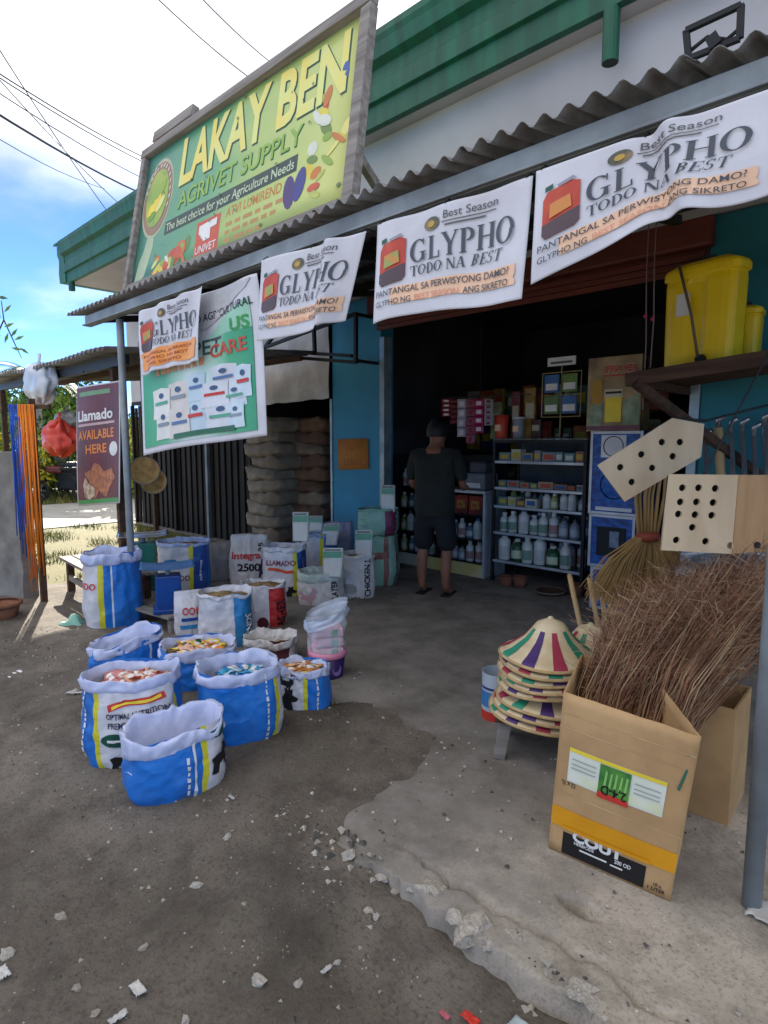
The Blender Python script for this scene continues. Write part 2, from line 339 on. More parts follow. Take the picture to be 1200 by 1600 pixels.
def dirt_h(x, y):
    near = sst(12, 6, abs(x)+abs(y)*0.6)
    n = 0.014*mn.noise(Vector((x*1.3, y*1.3, 0)))+0.007*mn.noise(Vector((x*5, y*5, 3)))+0.003*mn.noise(Vector((x*17, y*17, 5)))
    z = n*near
    rx = sst(-1.05, -1.75, x)
    lip = 1.9+0.45*mn.noise(Vector((x*1.5, 2.2, 7)))+0.2*mn.noise(Vector((x*5, 4.2, 7)))
    z += rx*0.062*sst(0.6, 1.5, y)*sst(-7.3, -6.3, x)
    under = sst(lip, lip+0.9, y)*sst(-5.7, -5.0, x)*rx
    z -= under*0.075
    z -= (1-rx)*sst(1.30, 1.5, y)*0.06
    z -= 0.05*sst(4.4, 4.75, y)*sst(-11.2, -10.8, x)
    if x > -1.6: z += 0.02*sst(0.5, 0.0, abs(y-1.1))*mn.noise(Vector((x*4, y*4, 9)))-0.04*sst(0.4, 0.05, abs(y-1.2))*sst(-1.5, -0.8, x)
    return z
def axis(a, lo, hi, st):
    o = []; v = lo
    while v < hi: o.append(v); v += st
    return a[0]+o+[hi]+a[1]
xs = axis(([-900, -300, -100, -50, -30, -20, -15, -12, -10, -9], [2, 3, 5, 9, 20, 60, 200, 900]), -8, 1.4, 0.03)
ys = axis(([-900, -200, -60, -20, -8, -3, -1.5, -0.8], [6, 8, 12, 20, 40, 90, 300, 1200]), -0.4, 5.0, 0.03)
b = MB(); nx_ = len(xs)
b.v = [Vector((x, y, dirt_h(x, y) if abs(x) < 9 and -1 < y < 6 else (-0.0 if not (-11 < x < 4 and y > 4.7) else -0.06))) for y in ys for x in xs]
b.f = [(j*nx_+i, j*nx_+i+1, (j+1)*nx_+i+1, (j+1)*nx_+i) for j in range(len(ys)-1) for i in range(nx_-1)]; b.m = [0]*len(b.f)
tag(b.build('ground', M_dirt, smooth=True), 'grey trodden dirt forecourt in front of the shop', kind='structure')
# concrete apron and shop floor, with a broken front edge and a pit
def edge_y(x): return 1.37+0.05*mn.noise(Vector((x*2.2, 0, 1)))+0.035*mn.noise(Vector((x*7, 0, 2)))+0.032*mn.noise(Vector((x*19, 0, 2)))+0.018*mn.noise(Vector((x*41, 0, 2)))
PIT = onz(905, 1418, APZ)
def ap_h(x, y):
    z = APZ+0.006*mn.noise(Vector((x*1.1, y*1.1, 4)))+0.0025*mn.noise(Vector((x*6, y*6, 4)))
    d = math.hypot((x-PIT.x)*1.0+(y-PIT.y)*0.5, (y-PIT.y)*1.6)+0.012*mn.noise(Vector((x*30, y*30, 1)))
    z -= 0.12*sst(0.055, 0.042, d)
    ck = abs(y-edge_y(x)-.13-.05*mn.noise(Vector((x*3, 0, 6)))-.025*mn.noise(Vector((x*11, 0, 6)))); z -= .035*sst(.014+.012*mn.noise(Vector((x*5, 1, 1))), .0, ck)*sst(-1.5, -1.2, x)*sst(-.25, -.6, x)
    z -= 0.02*sst(0.12, 0.0, y-edge_y(x))*(0.5+mn.noise(Vector((x*6, y*6, 8))))
    return z
b = MB(); axx = axis(([], [2.5, 4]), -5.95, 1.4, 0.025); ayy = [0, 0.0005]+[0.015*i for i in range(1, 30)]+[0.45+0.04*i for i in range(0, 75)]+[3.6, 4.5, 6, 8]
b.v = [Vector((x, edge_y(x)+d+(0.015*mn.noise(Vector((x*12, 5, 5))) if j == 0 else 0), -0.08 if j == 0 else ap_h(x, edge_y(x)+d))) for j, d in enumerate(ayy) for x in axx]
n_ = len(axx); b.f = [(j*n_+i, j*n_+i+1, (j+1)*n_+i+1, (j+1)*n_+i) for j in range(len(ayy)-1) for i in range(n_-1)]; b.m = [0]*len(b.f)
tag(b.build('concrete_apron', M_conc, smooth=True), 'worn concrete apron and shop floor with a crumbling edge', kind='structure')
b = MB(); b.grid(lambda u, v: (-10.98+5.0*u, 4.62+3.9*v, 0.04), 4, 4); tag(b.build('storage_floor', M_conc), 'bare concrete floor of the storage bay', kind='structure')
b = MB(); b.grid(lambda u, v: (-15.6+4.3*u, -60+160*v, 0.03), 2, 40); tag(b.build('road', M_road), 'pale sunlit side road past the shop', kind='structure')
b = MB(); b.grid(lambda u, v: (-11.25+80*u, -9.5+7.5*v, 0.012), 40, 4); tag(b.build('bounce_street', M_road), 'unseen pale concrete roadway added before the shop to bounce light', kind='structure')  # unseen roadway behind the camera, added to bounce sunlight onto the shop front
b = MB(); b.grid(lambda u, v: (-11.25+4.6*u+0.5*rim((v*40, 0, u*3))*(1 if 0 < u < 1 else (0.7 if u == 1 else 0)), -1.6+6.6*v, 0.02+0.015*u), 10, 40); tag(b.build('grass_verge', M_verge, smooth=True), 'dry yellowish verge between road and stall', kind='structure')
M_blade = mat('dry grass blade', '#8a8342', '#566a2c', scale=2, rough=0.8)
b = MB(); rr = random.Random(3)
for i in range(16000):
    x = rr.uniform(-11.2, -6.8); y = rr.uniform(-1.4, 4.6); 
    if mn.noise(Vector((x*1.5, y*1.5, 0))) < -0.05+0.25*rr.random(): continue
    h = rr.uniform(0.03, 0.11); a = rr.uniform(0, PI); dx, dy = 0.006*math.cos(a), 0.006*math.sin(a); lx, ly = rr.uniform(-.05, .05), rr.uniform(-.05, .05)
    b.add([(x-dx, y-dy, 0.02), (x+dx, y+dy, 0.02), (x+lx, y+ly, 0.02+h)], [(0, 1, 2)])
for i in range(9000):
    x = rr.uniform(-18.5, -15.6); y = rr.uniform(-2, 14); h = rr.uniform(0.06, 0.22); a = rr.uniform(0, PI); dx, dy = 0.012*math.cos(a), 0.012*math.sin(a); lx, ly = rr.uniform(-.05, .05), rr.uniform(-.05, .05)
    b.add([(x-dx, y-dy, 0.0), (x+dx, y+dy, 0.0), (x+lx, y+ly, h)], [(0, 1, 2)])
tag(b.build('grass', M_blade), 'short dry grass on the verge and far roadside', 'grass', kind='stuff')
# ------------------------------------------------------------------ shop building
FYW = 4.75
M_white = mat('aged white paint', '#bfbcbd', '#aeaaaa', scale=1.2, rough=0.85, bump=0.15, bscale=25, dirt=0.35, dirtc='#9a9189')
M_blue = mat('blue wall paint', '#2f8fb0', '#2a7f9f', scale=2, rough=0.6, bump=0.1, bscale=30, dirt=0.35, dirtc='#3d6672')
M_teal = mat('teal wall paint', '#2d7f8a', '#23707c', scale=2, rough=0.7, bump=0.1, bscale=30, dirt=0.4, dirtc='#3f5d60')
M_green = mat('green gutter paint', '#176548', '#124e38', scale=2.2, rough=0.5, dirt=0.6, dirtc='#3a4a3c', stretch=(5, 1, .5), bump=.08, bscale=8)
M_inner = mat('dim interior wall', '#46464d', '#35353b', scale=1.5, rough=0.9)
M_dark = mat('black paint', '#1a1b1d', '#101114', rough=0.6)
M_steel = mat('grey painted steel', '#8f979a', '#767d80', scale=5, rough=0.5, metal=0.2, dirt=0.5, dirtc='#5a5048')
M_gi = mat('weathered roofing iron', '#8f9193', '#6a6a69', scale=4, rough=0.55, metal=0.3, dirt=0.85, dirtc='#5a4234', dscale=3.5, bump=0.15, stretch=(6, 1, 1))
M_brown = mat('red brown shutter paint', '#74352a', '#552a22', scale=3, rough=0.55, stretch=(0.3, 4, 4), dirt=0.4, dirtc='#2b1d18')
M_wood = mat('grey weathered wood', '#948d86', '#716a63', scale=4, rough=0.85, stretch=(0.4, 6, 6), bump=0.3, bscale=20)
M_bwood = mat('dark brown wood', '#5a3f2e', '#402c20', scale=4, rough=0.8, stretch=(0.4, 6, 6), bump=0.2, bscale=20)
M_grille = mat('dark rusty gate steel', '#26211d', '#1a1714', scale=3, rough=0.7, metal=0.2, stretch=(1, 1, 0.3), dirt=0.5, dirtc='#4d3d31')
shop = thing('shop_building', 'low shop building with green gutter, blue pillar and wide open front', 'building', (-4, FYW, 0))
O = shop.location
def sp(name, m, boxes, bevel=0, parent=None):
    b = MB(O)
    for (x0, x1, y0, y1, z0, z1) in boxes: b.box(((x0+x1)/2, (y0+y1)/2, (z0+z1)/2), (x1-x0, y1-y0, z1-z0))
    return b.build(name, m, parent or shop, bevel=bevel)
XL, XR = -11.0, 3.5
sp('upper_wall', M_white, [(-5.72, XR, 3.98, 4.12, 2.86, 4.099), (-5.72, -5.58, 4.121, FYW-0.001, 3.125, 4.099)])
sp('upper_wall', M_white, [(XL, -5.73, FYW, FYW+0.14, 3.121, 4.099)])
sp('porch_ceiling', M_white, [(-5.72, XR, 4.121, FYW+0.18, 3.06, 3.12)])
sp('pillar', M_blue, [(-5.46, -4.67, FYW, FYW+0.2, -0.05, 3.055)], 0.006)
sp('side_wall', M_teal, [(-1.45, XR, FYW, FYW+0.2, -0.05, 3.055)], 0.006)
sp('end_wall', M_white, [(XL, XL+0.15, FYW+0.185, 11, -0.05, 4.16)])
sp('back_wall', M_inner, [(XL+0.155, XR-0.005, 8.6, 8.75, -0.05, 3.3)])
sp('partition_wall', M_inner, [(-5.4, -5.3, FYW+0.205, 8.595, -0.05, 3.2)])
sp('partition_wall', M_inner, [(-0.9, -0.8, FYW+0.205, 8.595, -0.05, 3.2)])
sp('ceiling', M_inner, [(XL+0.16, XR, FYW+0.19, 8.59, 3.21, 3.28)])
sp('soffit', M_white, [(XL+0.05, XR, 3.861, FYW-0.003, 4.10, 4.14)])
sp('bay_wall', M_white, [(XL, -6.84, FYW+0.03, FYW+0.17, 2.15, 3.055)])
sp('lintel', M_brown, [(-4.668, -1.452, FYW-0.03, FYW+0.18, 2.76, 3.04)], 0.006)
sh = sp('shutter_roll', M_brown, [(-4.75, -1.40, FYW-0.14, FYW-0.033, 2.83, 3.03)], 0.02)
for k in range(3): sp('shutter_slat', M_brown, [(-4.66, -1.46, FYW-0.075+0.002*k, FYW-0.045, 2.67+0.048*k, 2.67+0.048*k+0.043)], 0.005)
M_trim = mat('silver jamb trim', '#9fb0b8', '#7f9098', rough=0.4, metal=0.4)
sp('jamb', M_trim, [(-4.667, -4.60, FYW-0.02, FYW+0.1, 0, 2.61)], 0.004); sp('jamb', M_trim, [(-1.52, -1.453, FYW-0.02, FYW+0.1, 0, 2.61)], 0.004)
sp('door_post', M_trim, [(-5.50, -5.463, FYW-0.012, FYW+0.06, 0, 2.0)], 0.004)
# gutter fascia: stepped profile drawn along the eave
b = MB(O); prof = [(3.86, 4.10), (3.80, 4.10), (3.80, 4.26), (3.765, 4.275), (3.765, 4.40), (3.79, 4.42), (3.79, 4.52), (3.73, 4.56), (3.715, 4.66), (3.70, 4.70), (3.70, 4.75), (3.76, 4.75), (3.76, 4.62), (3.86, 4.62)]
n = len(prof); b.v = [Vector((x, y, z))-O for x in (XL-0.05, XR) for y, z in prof]; b.f = [(i, (i+1) % n, n+(i+1) % n, n+i) for i in range(n)]+[tuple(range(n-1, -1, -1)), tuple(range(n, 2*n))]; b.m = [0]*len(b.f)
b.build('gutter', M_green, shop, bevel=0.004)
b = MB(O); b.v = [Vector((y, x, z))-O for x in (3.78, 11.0) for y, z in [(XL+0.0, 4.12), (XL-0.28, 4.14), (XL-0.30, 4.30), (XL-0.26, 4.5), (XL-0.33, 4.60), (XL-0.33, 4.74), (XL-0.052, 4.74)]]
n = 7; b.f = [(i, (i+1) % n, n+(i+1) % n, n+i) for i in range(n)]+[tuple(range(n-1, -1, -1)), tuple(range(n, 2*n))]; b.m = [0]*len(b.f)
b.build('end_gutter', M_green, shop, bevel=0.004)
for x in (ony(952, 40, 3.8).x, XL+0.12):
    b = MB(O); z1 = 4.099; hh = 0.30 if x > -5 else 0.13
    b.lathe([(0.045, z1-hh), (0.05, z1-hh), (0.05, z1), (0.0, z1)] , 14, (x, 3.83, 0)); b.lathe([(0.0, z1-hh+0.02), (0.044, z1-hh+0.02), (0.044, z1-hh-0.001)], 14, (x, 3.83, 0), mi=1)
    b.build('downspout', [M_green, M_dark], shop, smooth=False)
b = MB(O); b.add([(XL-0.3, 3.72, 4.74), (XR, 3.72, 4.74), (XR, 8, 6.1), (XL-0.3, 8, 6.1), (XR, 12, 4.8), (XL-0.3, 12, 4.8)], [(0, 1, 2, 3), (3, 2, 4, 5)]); b.build('roof', M_green, shop, solid=0.03)
sp('back_outer_wall', M_white, [(XL+0.16, XR, 8.76, 8.9, -0.05, 4.1)])
sp('right_end_wall', M_white, [(XR-0.1, XR+0.05, FYW+0.21, 8.5, -0.05, 4.1)])
# folding gate of the left bay: dark upright slats
g = sp('gate_backing', M_dark, [(XL+0.1, -6.90, FYW+0.10, FYW+0.13, 0, 2.14)])
x = XL+0.12; k = 0; rr = random.Random(11)
while x < -6.95:
    sp('gate_slat', M_grille, [(x, x+0.065, FYW+0.03+0.02*(k % 2), FYW+0.06+0.02*(k % 2), 0.03, 2.1)], 0.004); x += 0.085; k += 1
for x in (-10.9, -9.4, -8.35, -6.87): sp('gate_post', M_steel if x == -8.35 else M_grille, [(x-0.03, x+0.03, FYW-0.03, FYW+0.028, 0, 2.14)], 0.004)
sp('gate_rail', M_grille, [(XL+0.1, -6.86, FYW-0.02, FYW+0.028, 2.141, 2.2)])
# white cloth over the storage doorway
M_cloth = mat('dirty white tarpaulin', '#c9c6c4', '#a9a6a6', scale=3, rough=0.7, bump=0.5, bscale=7, dirt=0.6, dirtc='#8b8172')
b = MB(O); b.grid(lambda u, v: (-6.85+1.37*u, FYW-0.035+0.03*rim((u*5, v*3, 1)), 3.0-1.02*v+0.03*u*v+0.015*rim((u*6, 0, 4))), 26, 18); b.build('tarpaulin', M_cloth, shop, smooth=True)
# ------------------------------------------------------------------ canopy
can = thing('canopy', 'corrugated iron canopy on steel poles over the shop front', 'canopy', (-2.5, 2.05, 0)); O = can.location.copy()
CX0, CX1 = -5.72, 0.85
def roofz(y): return 2.585+(y-1.93)*0.165
k = 0; x = CX0; sheets = []
while x < CX1:
    b = MB(O); x0, x1 = x-0.03, x+0.86
    n = int((x1-x0)/0.0125); y0 = 1.955+0.035*rr.random(); zz = 0.004*(k % 2)+0.003*rr.random(); yo = rr.uniform(-.02, .02)
    b.grid(lambda u, v: (x0+(x1-x0)*u, y0+(3.97-y0)*v, roofz(y0+(3.97-y0)*v)+zz+(0.016+.004*rim((u*4+k, 0, 3)))*math.cos(2*PI*(x0+(x1-x0)*u)/0.088+.5*rim((u*3, k, 1)))+0.009*rim((u*3+k, v*4, 2))), n, 6)
    b.build('roof_sheet', M_gi, can, smooth=True, solid=0.0015); x += 0.84; k += 1
b = MB(O); b.box(((-5.5+0.95)/2, 2.05, 2.512), (6.45, 0.05, 0.085)); b.box(((-5.5+0.95)/2, 2.012, 2.477), (6.45, 0.024, 0.012)); b.build('front_beam', M_steel, can, bevel=0.003)
M_dsteel = mat('dark steel tube', '#2a2c2e', '#1e1f21', rough=0.5, metal=0.3)
for y in (2.65, 3.25, 3.85):
    b = MB(O); b.box((-2.4, y, roofz(y)-0.048), (6.3, 0.05, 0.05)); b.build('purlin', M_dsteel, can)
for x in (-5.3, -4.0, -2.7, -1.4, -0.1):
    b = MB(O); b.bar((x, 2.08, roofz(2.08)-0.102), (x, 3.975, roofz(3.975)-0.102), 0.05, 0.05); b.build('rafter', M_dsteel, can)
for p in (onz(212, 975, 0.0), onz(1166, 1440, 0.03)):
    b = MB(O); b.lathe([(0.028, -0.05), (0.028, 2.45)], 12, (p.x, 2.06, 0)); b.lathe([(0.034, -0.05), (0.036, 0.03), (0.028, 0.05)], 12, (p.x, 2.06, 0.0)); b.build('pole', M_steel, can, smooth=True)
# black welded bracket against the pillar, under the canopy
br = thing('steel_bracket', 'black welded steel bracket frame fixed high against the blue pillar', 'bracket', ony(480, 540, 4.4)); O2 = br.location.copy()
for (a, c) in (((408, 545), (556, 490)), ((412, 555), (556, 566)), ((556, 488), (556, 568)), ((490, 505), (492, 552)), ((420, 548), (550, 556)), ((440, 508), (405, 555))):
    b = MB(O2); b.bar(ony(*a, 4.4), ony(*c, 4.4+0.02), 0.035, 0.035); b.build('bracket_bar', M_dark, br)
b = MB(O2); b.bar(ony(553, 490, 4.4), ony(553, 490, 4.4)+Vector((0, 0.36, 0)), 0.03, 0.03); b.bar(ony(553, 563, 4.4), ony(553, 563, 4.4)+Vector((0, 0.36, 0)), 0.03, 0.03); b.build('wall_arm', M_dark, br)
# floodlight frame above the canopy
fl = thing('metal_frame', 'small black rectangular metal frame standing above the canopy roof', 'frame', ony(1115, 80, 2.6)); O2 = fl.location.copy()
q = [ony(1072, 48, 2.6), ony(1158, 8, 2.6), ony(1156, 60, 2.6), ony(1076, 92, 2.6)]
for i in range(4):
    b = MB(O2); b.bar(q[i], q[(i+1) % 4], 0.022, 0.018); b.build('frame_bar', M_dark, fl)
b = MB(O2); b.tube([ony(1080, 78, 2.62), ony(1105, 58, 2.62), ony(1135, 62, 2.62), ony(1155, 45, 2.62)], 0.008, 6); b.bar(ony(1112, 58, 2.6), ony(1120, 74, 2.6), 0.04, 0.04); b.build('cable_clamp', M_dark, fl)
b = MB(O2); c = (q[2]+q[3])/2; b.bar(c, (c.x, c.y, roofz(2.6)+0.02), 0.02, 0.02); b.build('stand', M_dark, fl)
# ------------------------------------------------------------------ main signboard
SB = [Vector((-5.33, 2.585, 3.96)), Vector((-2.64, 2.585, 3.92)), Vector((-2.50, 2.30, 2.77)), Vector((-5.19, 2.30, 2.78))]
sg = thing('shop_sign', 'big framed green and yellow painted shop sign leaning on the canopy', 'sign', (SB[3]+SB[2])/2); O2 = sg.location.copy()
s = Sheet(*SB, o=O2)
M_panel = gradmat('green yellow sign print', [(0.0, '#3c8070'), (0.4, '#5f9f70'), (0.6, '#a0b868'), (1.0, '#c8cc76')], 0, 0.22, 0.45, 3.5)
pn = s.sheet('sign_panel', M_panel, sg, 12, 8, 0.01)
fd = s.n*0.02
def fb(a, c, w=0.065): b = MB(O2); b.bar(a+fd, c+fd, w, 0.06, up=s.n); return b.build('frame_board', M_wood, sg, bevel=0.004)
ux = (SB[1]-SB[0]).normalized(); uy = (SB[3]-SB[0]).normalized()
fb(SB[0]-ux*0.08, SB[1]+ux*0.08, 0.075); fb(SB[0]+uy*0.052-ux*0.03, SB[3]-ux*0.03+uy*0.06); fb(SB[1]+uy*0.052+ux*0.04, SB[2]+ux*0.035+uy*0.06, 0.08); fb(SB[3]+uy*0.03+ux*0.02, SB[2]+uy*0.03-ux*0.04, 0.06)
fb(SB[0]+ux*0.12-uy*0.10, SB[0]+ux*0.78-uy*0.10, 0.09)
for xx in (0.15, 0.85):
    p = s.pt(xx, 0.3, -0.03); b = MB(O2); b.bar(p, (p.x, p.y+0.9, roofz(p.y+0.9)+0.03), 0.05, 0.05); b.build('back_prop', M_wood, sg)
    b = MB(O2); p = s.pt(xx, 0.99, -0.03); b.bar(p, (p.x, p.y, roofz(p.y)+0.018), 0.05, 0.05); b.build('foot', M_wood, sg)
P = lambda n, c, **k: mat('print '+n, c, c2=k.pop('c2', None) or [x*0.85 for x in srgb(c)], rough=k.pop('rough', 0.5), **k)
Pw, Pk, Py, Pr, Pg, Pdg, Pb, Pn_ = P('white', '#e4e2de'), P('black', '#1c1b1d'), P('yellow', '#f0d33a'), P('red', '#c8372c'), P('green', '#3c9a4e'), P('dark green', '#145040'), P('blue', '#2f6fc0'), P('navy', '#283a75')
Po, Pgr, Ppur, Ppk, Pbr = P('orange', '#ee9a5c'), P('grey', '#5e5f63'), P('purple', '#4b3a72'), P('pale orange', '#f6c9a6'), P('olive brown', '#7b6a3c')
Pgold = P('gold yellow', '#e4cf62', c2=srgb('#d6d984'), scale=4)
# emblem
s.poly(sg, ellp(0.105, 0.40, 0.098, 0.29, 32), P('emblem ring', '#b9b79a'), 1, 'emblem_ring'); s.poly(sg, ellp(0.105, 0.40, 0.09, 0.265, 32), P('emblem rose', '#9a7a63'), 2, 'emblem_band')
s.poly(sg, ellp(0.105, 0.40, 0.072, 0.21, 32), P('emblem green', '#a9b748', c2=srgb('#7fa04a'), scale=5), 3, 'emblem_field')
for (cx, cy, rx, ry, m_) in ((0.095, 0.45, 0.03, 0.08, Py), (0.115, 0.36, 0.03, 0.09, P('leaf', '#8fae3f')), (0.085, 0.52, 0.025, 0.04, P('leaf2', '#6f9a3a')), (0.13, 0.46, 0.02, 0.06, Pgold)): s.poly(sg, ellp(cx, cy, rx, ry, 12, rot=0.4), m_, 4, 'emblem_leaf')
for i in range(14):
    a = R(200+i*14); s.poly(sg, ellp(0.105+0.0815*math.cos(a), 0.40+0.238*math.sin(a), 0.004, 0.016, 6, rot=0.3), Pw, 3, 'emblem_letter')
# words with a dark drop edge
s.text(sg, 'LAKAY BEN', 0.243, 0.405, 0.33, Pdg, 0.72, 1, bold=0.035, name='lettering_shadow'); s.text(sg, 'LAKAY BEN', 0.238, 0.395, 0.33, Pgold, 0.72, 2, bold=0.03)
s.text(sg, 'AGRIVET SUPPLY', 0.253, 0.575, 0.115, P('deep green', '#1d6b4a'), 0.575, 1, bold=0.02, name='lettering_shadow'); s.text(sg, 'AGRIVET SUPPLY', 0.25, 0.568, 0.115, P('lime', '#8fb34a'), 0.575, 2, bold=0.012)
s.rect(sg, 0.185, 0.62, 0.815, 0.715, P('tag bar', '#2e4440'), 1, name='slogan_bar'); s.text(sg, 'The best choice for your Agriculture Needs', 0.195, 0.695, 0.058, P('slogan', '#c8d6b4'), 0.61, 2, bold=0.01)
s.rect(sg, 0.385, 0.745, 0.505, 0.965, P('logo red', '#c9543c'), 1, name='logo_panel'); s.poly(sg, [(0.40, .775), (.49, .765), (.49, .81), (.46, .815), (.462, .88), (.43, .885), (.428, .82), (.40, .825)], Pw, 2, 'logo_mark'); s.text(sg, 'UNIVET', 0.392, 0.955, 0.05, Pw, 0.105, 2, bold=0.01)
s.text(sg, 'ATVI LUMIREND', 0.53, 0.795, 0.06, P('orange ink', '#c07a2c'), 0.235, 1, bold=0.015)
for i, w_ in enumerate((0.24, 0.22, 0.16)):
    x_ = 0.535
    while x_ < 0.535+w_: l_ = random.uniform(.02, .05); s.rect(sg, x_, 0.83+i*0.05, x_+l_, 0.855+i*0.05, P('faded ink', '#b98a4e'), 1, 2, 1, 'faded_word'); x_ += l_+.012
s.poly(sg, ellp(0.795, 0.82, 0.022, 0.095, 14, rot=-0.05), Ppur, 1, 'eggplant'); s.poly(sg, ellp(0.832, 0.80, 0.02, 0.09, 14, rot=0.08), P('violet', '#3f3f86'), 2, 'eggplant')
s.poly(sg, ellp(0.27, 0.90, 0.05, 0.06, 14), P('tomato', '#c4502f'), 1, 'tomato'); s.poly(sg, ellp(0.305, 0.87, 0.03, 0.06, 12), P('tomato2', '#d66a3d'), 2, 'tomato'); s.poly(sg, ellp(0.19, 0.955, 0.06, 0.022, 12), Pr, 1, 'chilli')
s.poly(sg, [(0.02, 0.97), (0.035, 0.84), (0.06, 0.76), (0.07, 0.68), (0.085, 0.78), (0.10, 0.74), (0.115, 0.64), (0.118, 0.76), (0.10, 0.87), (0.085, 0.95), (0.06, 0.98)], P('radish', '#aebf9c'), 1, 'white_radish')
rv = random.Random(14); veg = [P('veg%d' % i, c) for i, c in enumerate(('#d8c648', '#c8783c', '#b8c060', '#d2d6c4', '#8fae48', '#c85a3c', '#e0d87a', '#6f8a44'))]
for i in range(34):
    x_, y_ = (rv.uniform(.855, .975), rv.uniform(.36, .93)) if i < 20 else (rv.uniform(.14, .37), rv.uniform(.84, .97))
    s.poly(sg, ellp(x_, y_, rv.uniform(.008, .022), rv.uniform(.02, .055), 12, rot=rv.uniform(-.6, .6)), veg[i % 8], 1+.35*(i % 5), 'vegetable_picture')
s.poly(sg, ellp(0.953, 0.30, 0.012, 0.055, 10), P('bluebean', '#3c5aa0'), 2, 'bean')
for i in range(26): s.poly(sg, ellp(rv.uniform(.02, .98), rv.uniform(.03, .97), rv.uniform(.002, .008), rv.uniform(.004, .012), 6), P('sign stain', '#5f7a50'), 5, 'stain')
# ------------------------------------------------------------------ hanging banners
M_vin = mat('banner vinyl', '#d6d5da', '#c8c6cc', scale=2, rough=0.45, dirt=0.35, dirtc='#9a938c', bump=0.25, bscale=4, crump=5, cstr=.35)
def glypho(label, cs, Y, disp, full=True, orange=False):
    pts = [ony(x, y, Y) for x, y in cs]; loc = (pts[3]+pts[2])/2
    t = thing('hanging_banner', label, 'banner', loc, group='herbicide banners hung from the canopy beam'); s = Sheet(*pts, disp=disp, o=loc)
    s.sheet('vinyl_sheet', M_vin, t, 60, 40)
    pn_ = 'printed_panel'
    if orange: s.rect(t, 0.04, 0.67, 0.96, 0.93, P('bright orange', '#e88a3c', c2=srgb('#f2a860')), 1, 20, 6, edge=0.03)
    else: s.rect(t, 0.14, 0.69, 0.95, 0.86, Ppk, 1, 24, 6, edge=0.012)
    # jug
    s.poly(t, [(0.05, 0.30), (0.07, 0.24), (0.19, 0.20), (0.235, 0.23), (0.235, 0.60), (0.21, 0.64), (0.07, 0.66), (0.05, 0.62)], P('jug red', '#c8553f', c2=srgb('#b4402f'), scale=9), 1, 'jug_picture')
    s.poly(t, [(0.051, 0.53), (0.235, 0.47), (0.235, 0.60), (0.21, 0.64), (0.07, 0.66), (0.051, 0.62)], P('jug dark', '#5d4c50'), 2, 'jug_base'); s.poly(t, [(0.09, 0.36), (0.19, 0.33), (0.2, 0.45), (0.09, 0.49)], P('jug label', '#9aa05a', c2=srgb('#d28a4a'), scale=14, lo=.45, hi=.55), 3, 'jug_label')
    s.poly(t, [(0.06, 0.19), (0.10, 0.175), (0.10, 0.22), (0.06, 0.235)], P('jug cap', '#2f5a4c'), 2, 'jug_cap'); s.poly(t, [(0.12, 0.2), (0.2, 0.165), (0.215, 0.2), (0.2, 0.2), (0.13, 0.225)], P('jug handle', '#9c98a4'), 2, 'jug_handle')
    # maker's mark
    s.poly(t, ellp(0.41, 0.155, 0.055, 0.065, 16), P('mark brown', '#8a7a58', c2=srgb('#5a5a4c'), scale=16, lo=.45, hi=.55), 1, 'logo_mark'); s.poly(t, ellp(0.41, 0.16, 0.025, 0.03, 10), P('mark gold', '#c9a24c'), 2, 'logo_centre')
    s.text(t, 'Best Season', 0.49, 0.14, 0.075, Pgr, 0.32, 1, bold=0.004); s.rect(t, 0.48, 0.165, 0.80, 0.175, Pgr, 1, 10, 1, name='logo_rule')
    s.rect(t, 0.5, 0.195, 0.74, 0.21, Pgr, 1, 8, 1, name='small_print')
    dk = P('ink grey', '#4f545c'); s.text(t, 'GLYPHO', 0.265, 0.49, 0.22, dk, 0.66, 1, serif=True); s.text(t, 'TODO NA BEST', 0.268, 0.62, 0.10, dk, 0.58, 1, serif=True, italic=(8, 9, 10, 11))
    if orange:
        for i, q in enumerate(('PANTANGAL SA PERWISYO', 'GLYPHO NG BEST', 'ANG SIKRETO')): s.text(t, q, 0.07+0.03*i, 0.75+0.075*i, 0.045, P('rust ink', '#a3521f'), 0.8-0.12*i, 2, bold=0.01)
    else:
        s.text(t, 'PANTANGAL SA PERWISYONG DAMO?', 0.035, 0.765, 0.065, dk, 0.88, 3, bold=0.006)
        s.text(t, 'GLYPHO NG', 0.035, 0.865, 0.06, dk, 0.24, 3, bold=0.004); s.text(t, 'BEST SEASON', 0.3, 0.862, 0.06, P('pale red ink', '#e2a083'), 0.3, 3, bold=0.004); s.text(t, 'ANG SIKRETO', 0.625, 0.86, 0.06, dk, 0.29, 3, bold=0.004)
    for xx in (0.03, 0.5, 0.97):
        b = MB(loc); p = s.pt(xx, 0.0); b.tube([p+s.n*0.004, (p.x, p.y+0.02, p.z+0.02), (p.x, 2.05, 2.452)], 0.003, 5); b.build('tie_string', Pk, t)
    return t
def crease(x, x0, w): return math.exp(-((x-x0)/w)**2)
glypho('widest herbicide banner, sagging at its right end, over the yellow tanks', [(838, 268), (1222, 132), (1206, 290), (832, 446)], 1.97, lambda x, y: (0.035*crease(x, 0.62+0.1*y, 0.06)-0.03*crease(x, 0.52+0.1*y, 0.05)+0.012*math.sin(9*x+2*y)*y, 0.035*crease(x, 0.63, 0.22)*y*(1 if y > 0.5 else 2*y)+0.02*math.sin(5*x)*y))
glypho('flat herbicide banner hanging in front of the red-brown shutter', [(590, 352), (834, 275), (820, 455), (587, 507)], 1.99, lambda x, y: (0.012*math.sin(6*x+1.5*y)*(.3+y)+0.008*math.sin(15*x), 0.02*math.sin(4.2*x+0.5)*y-0.01*y))
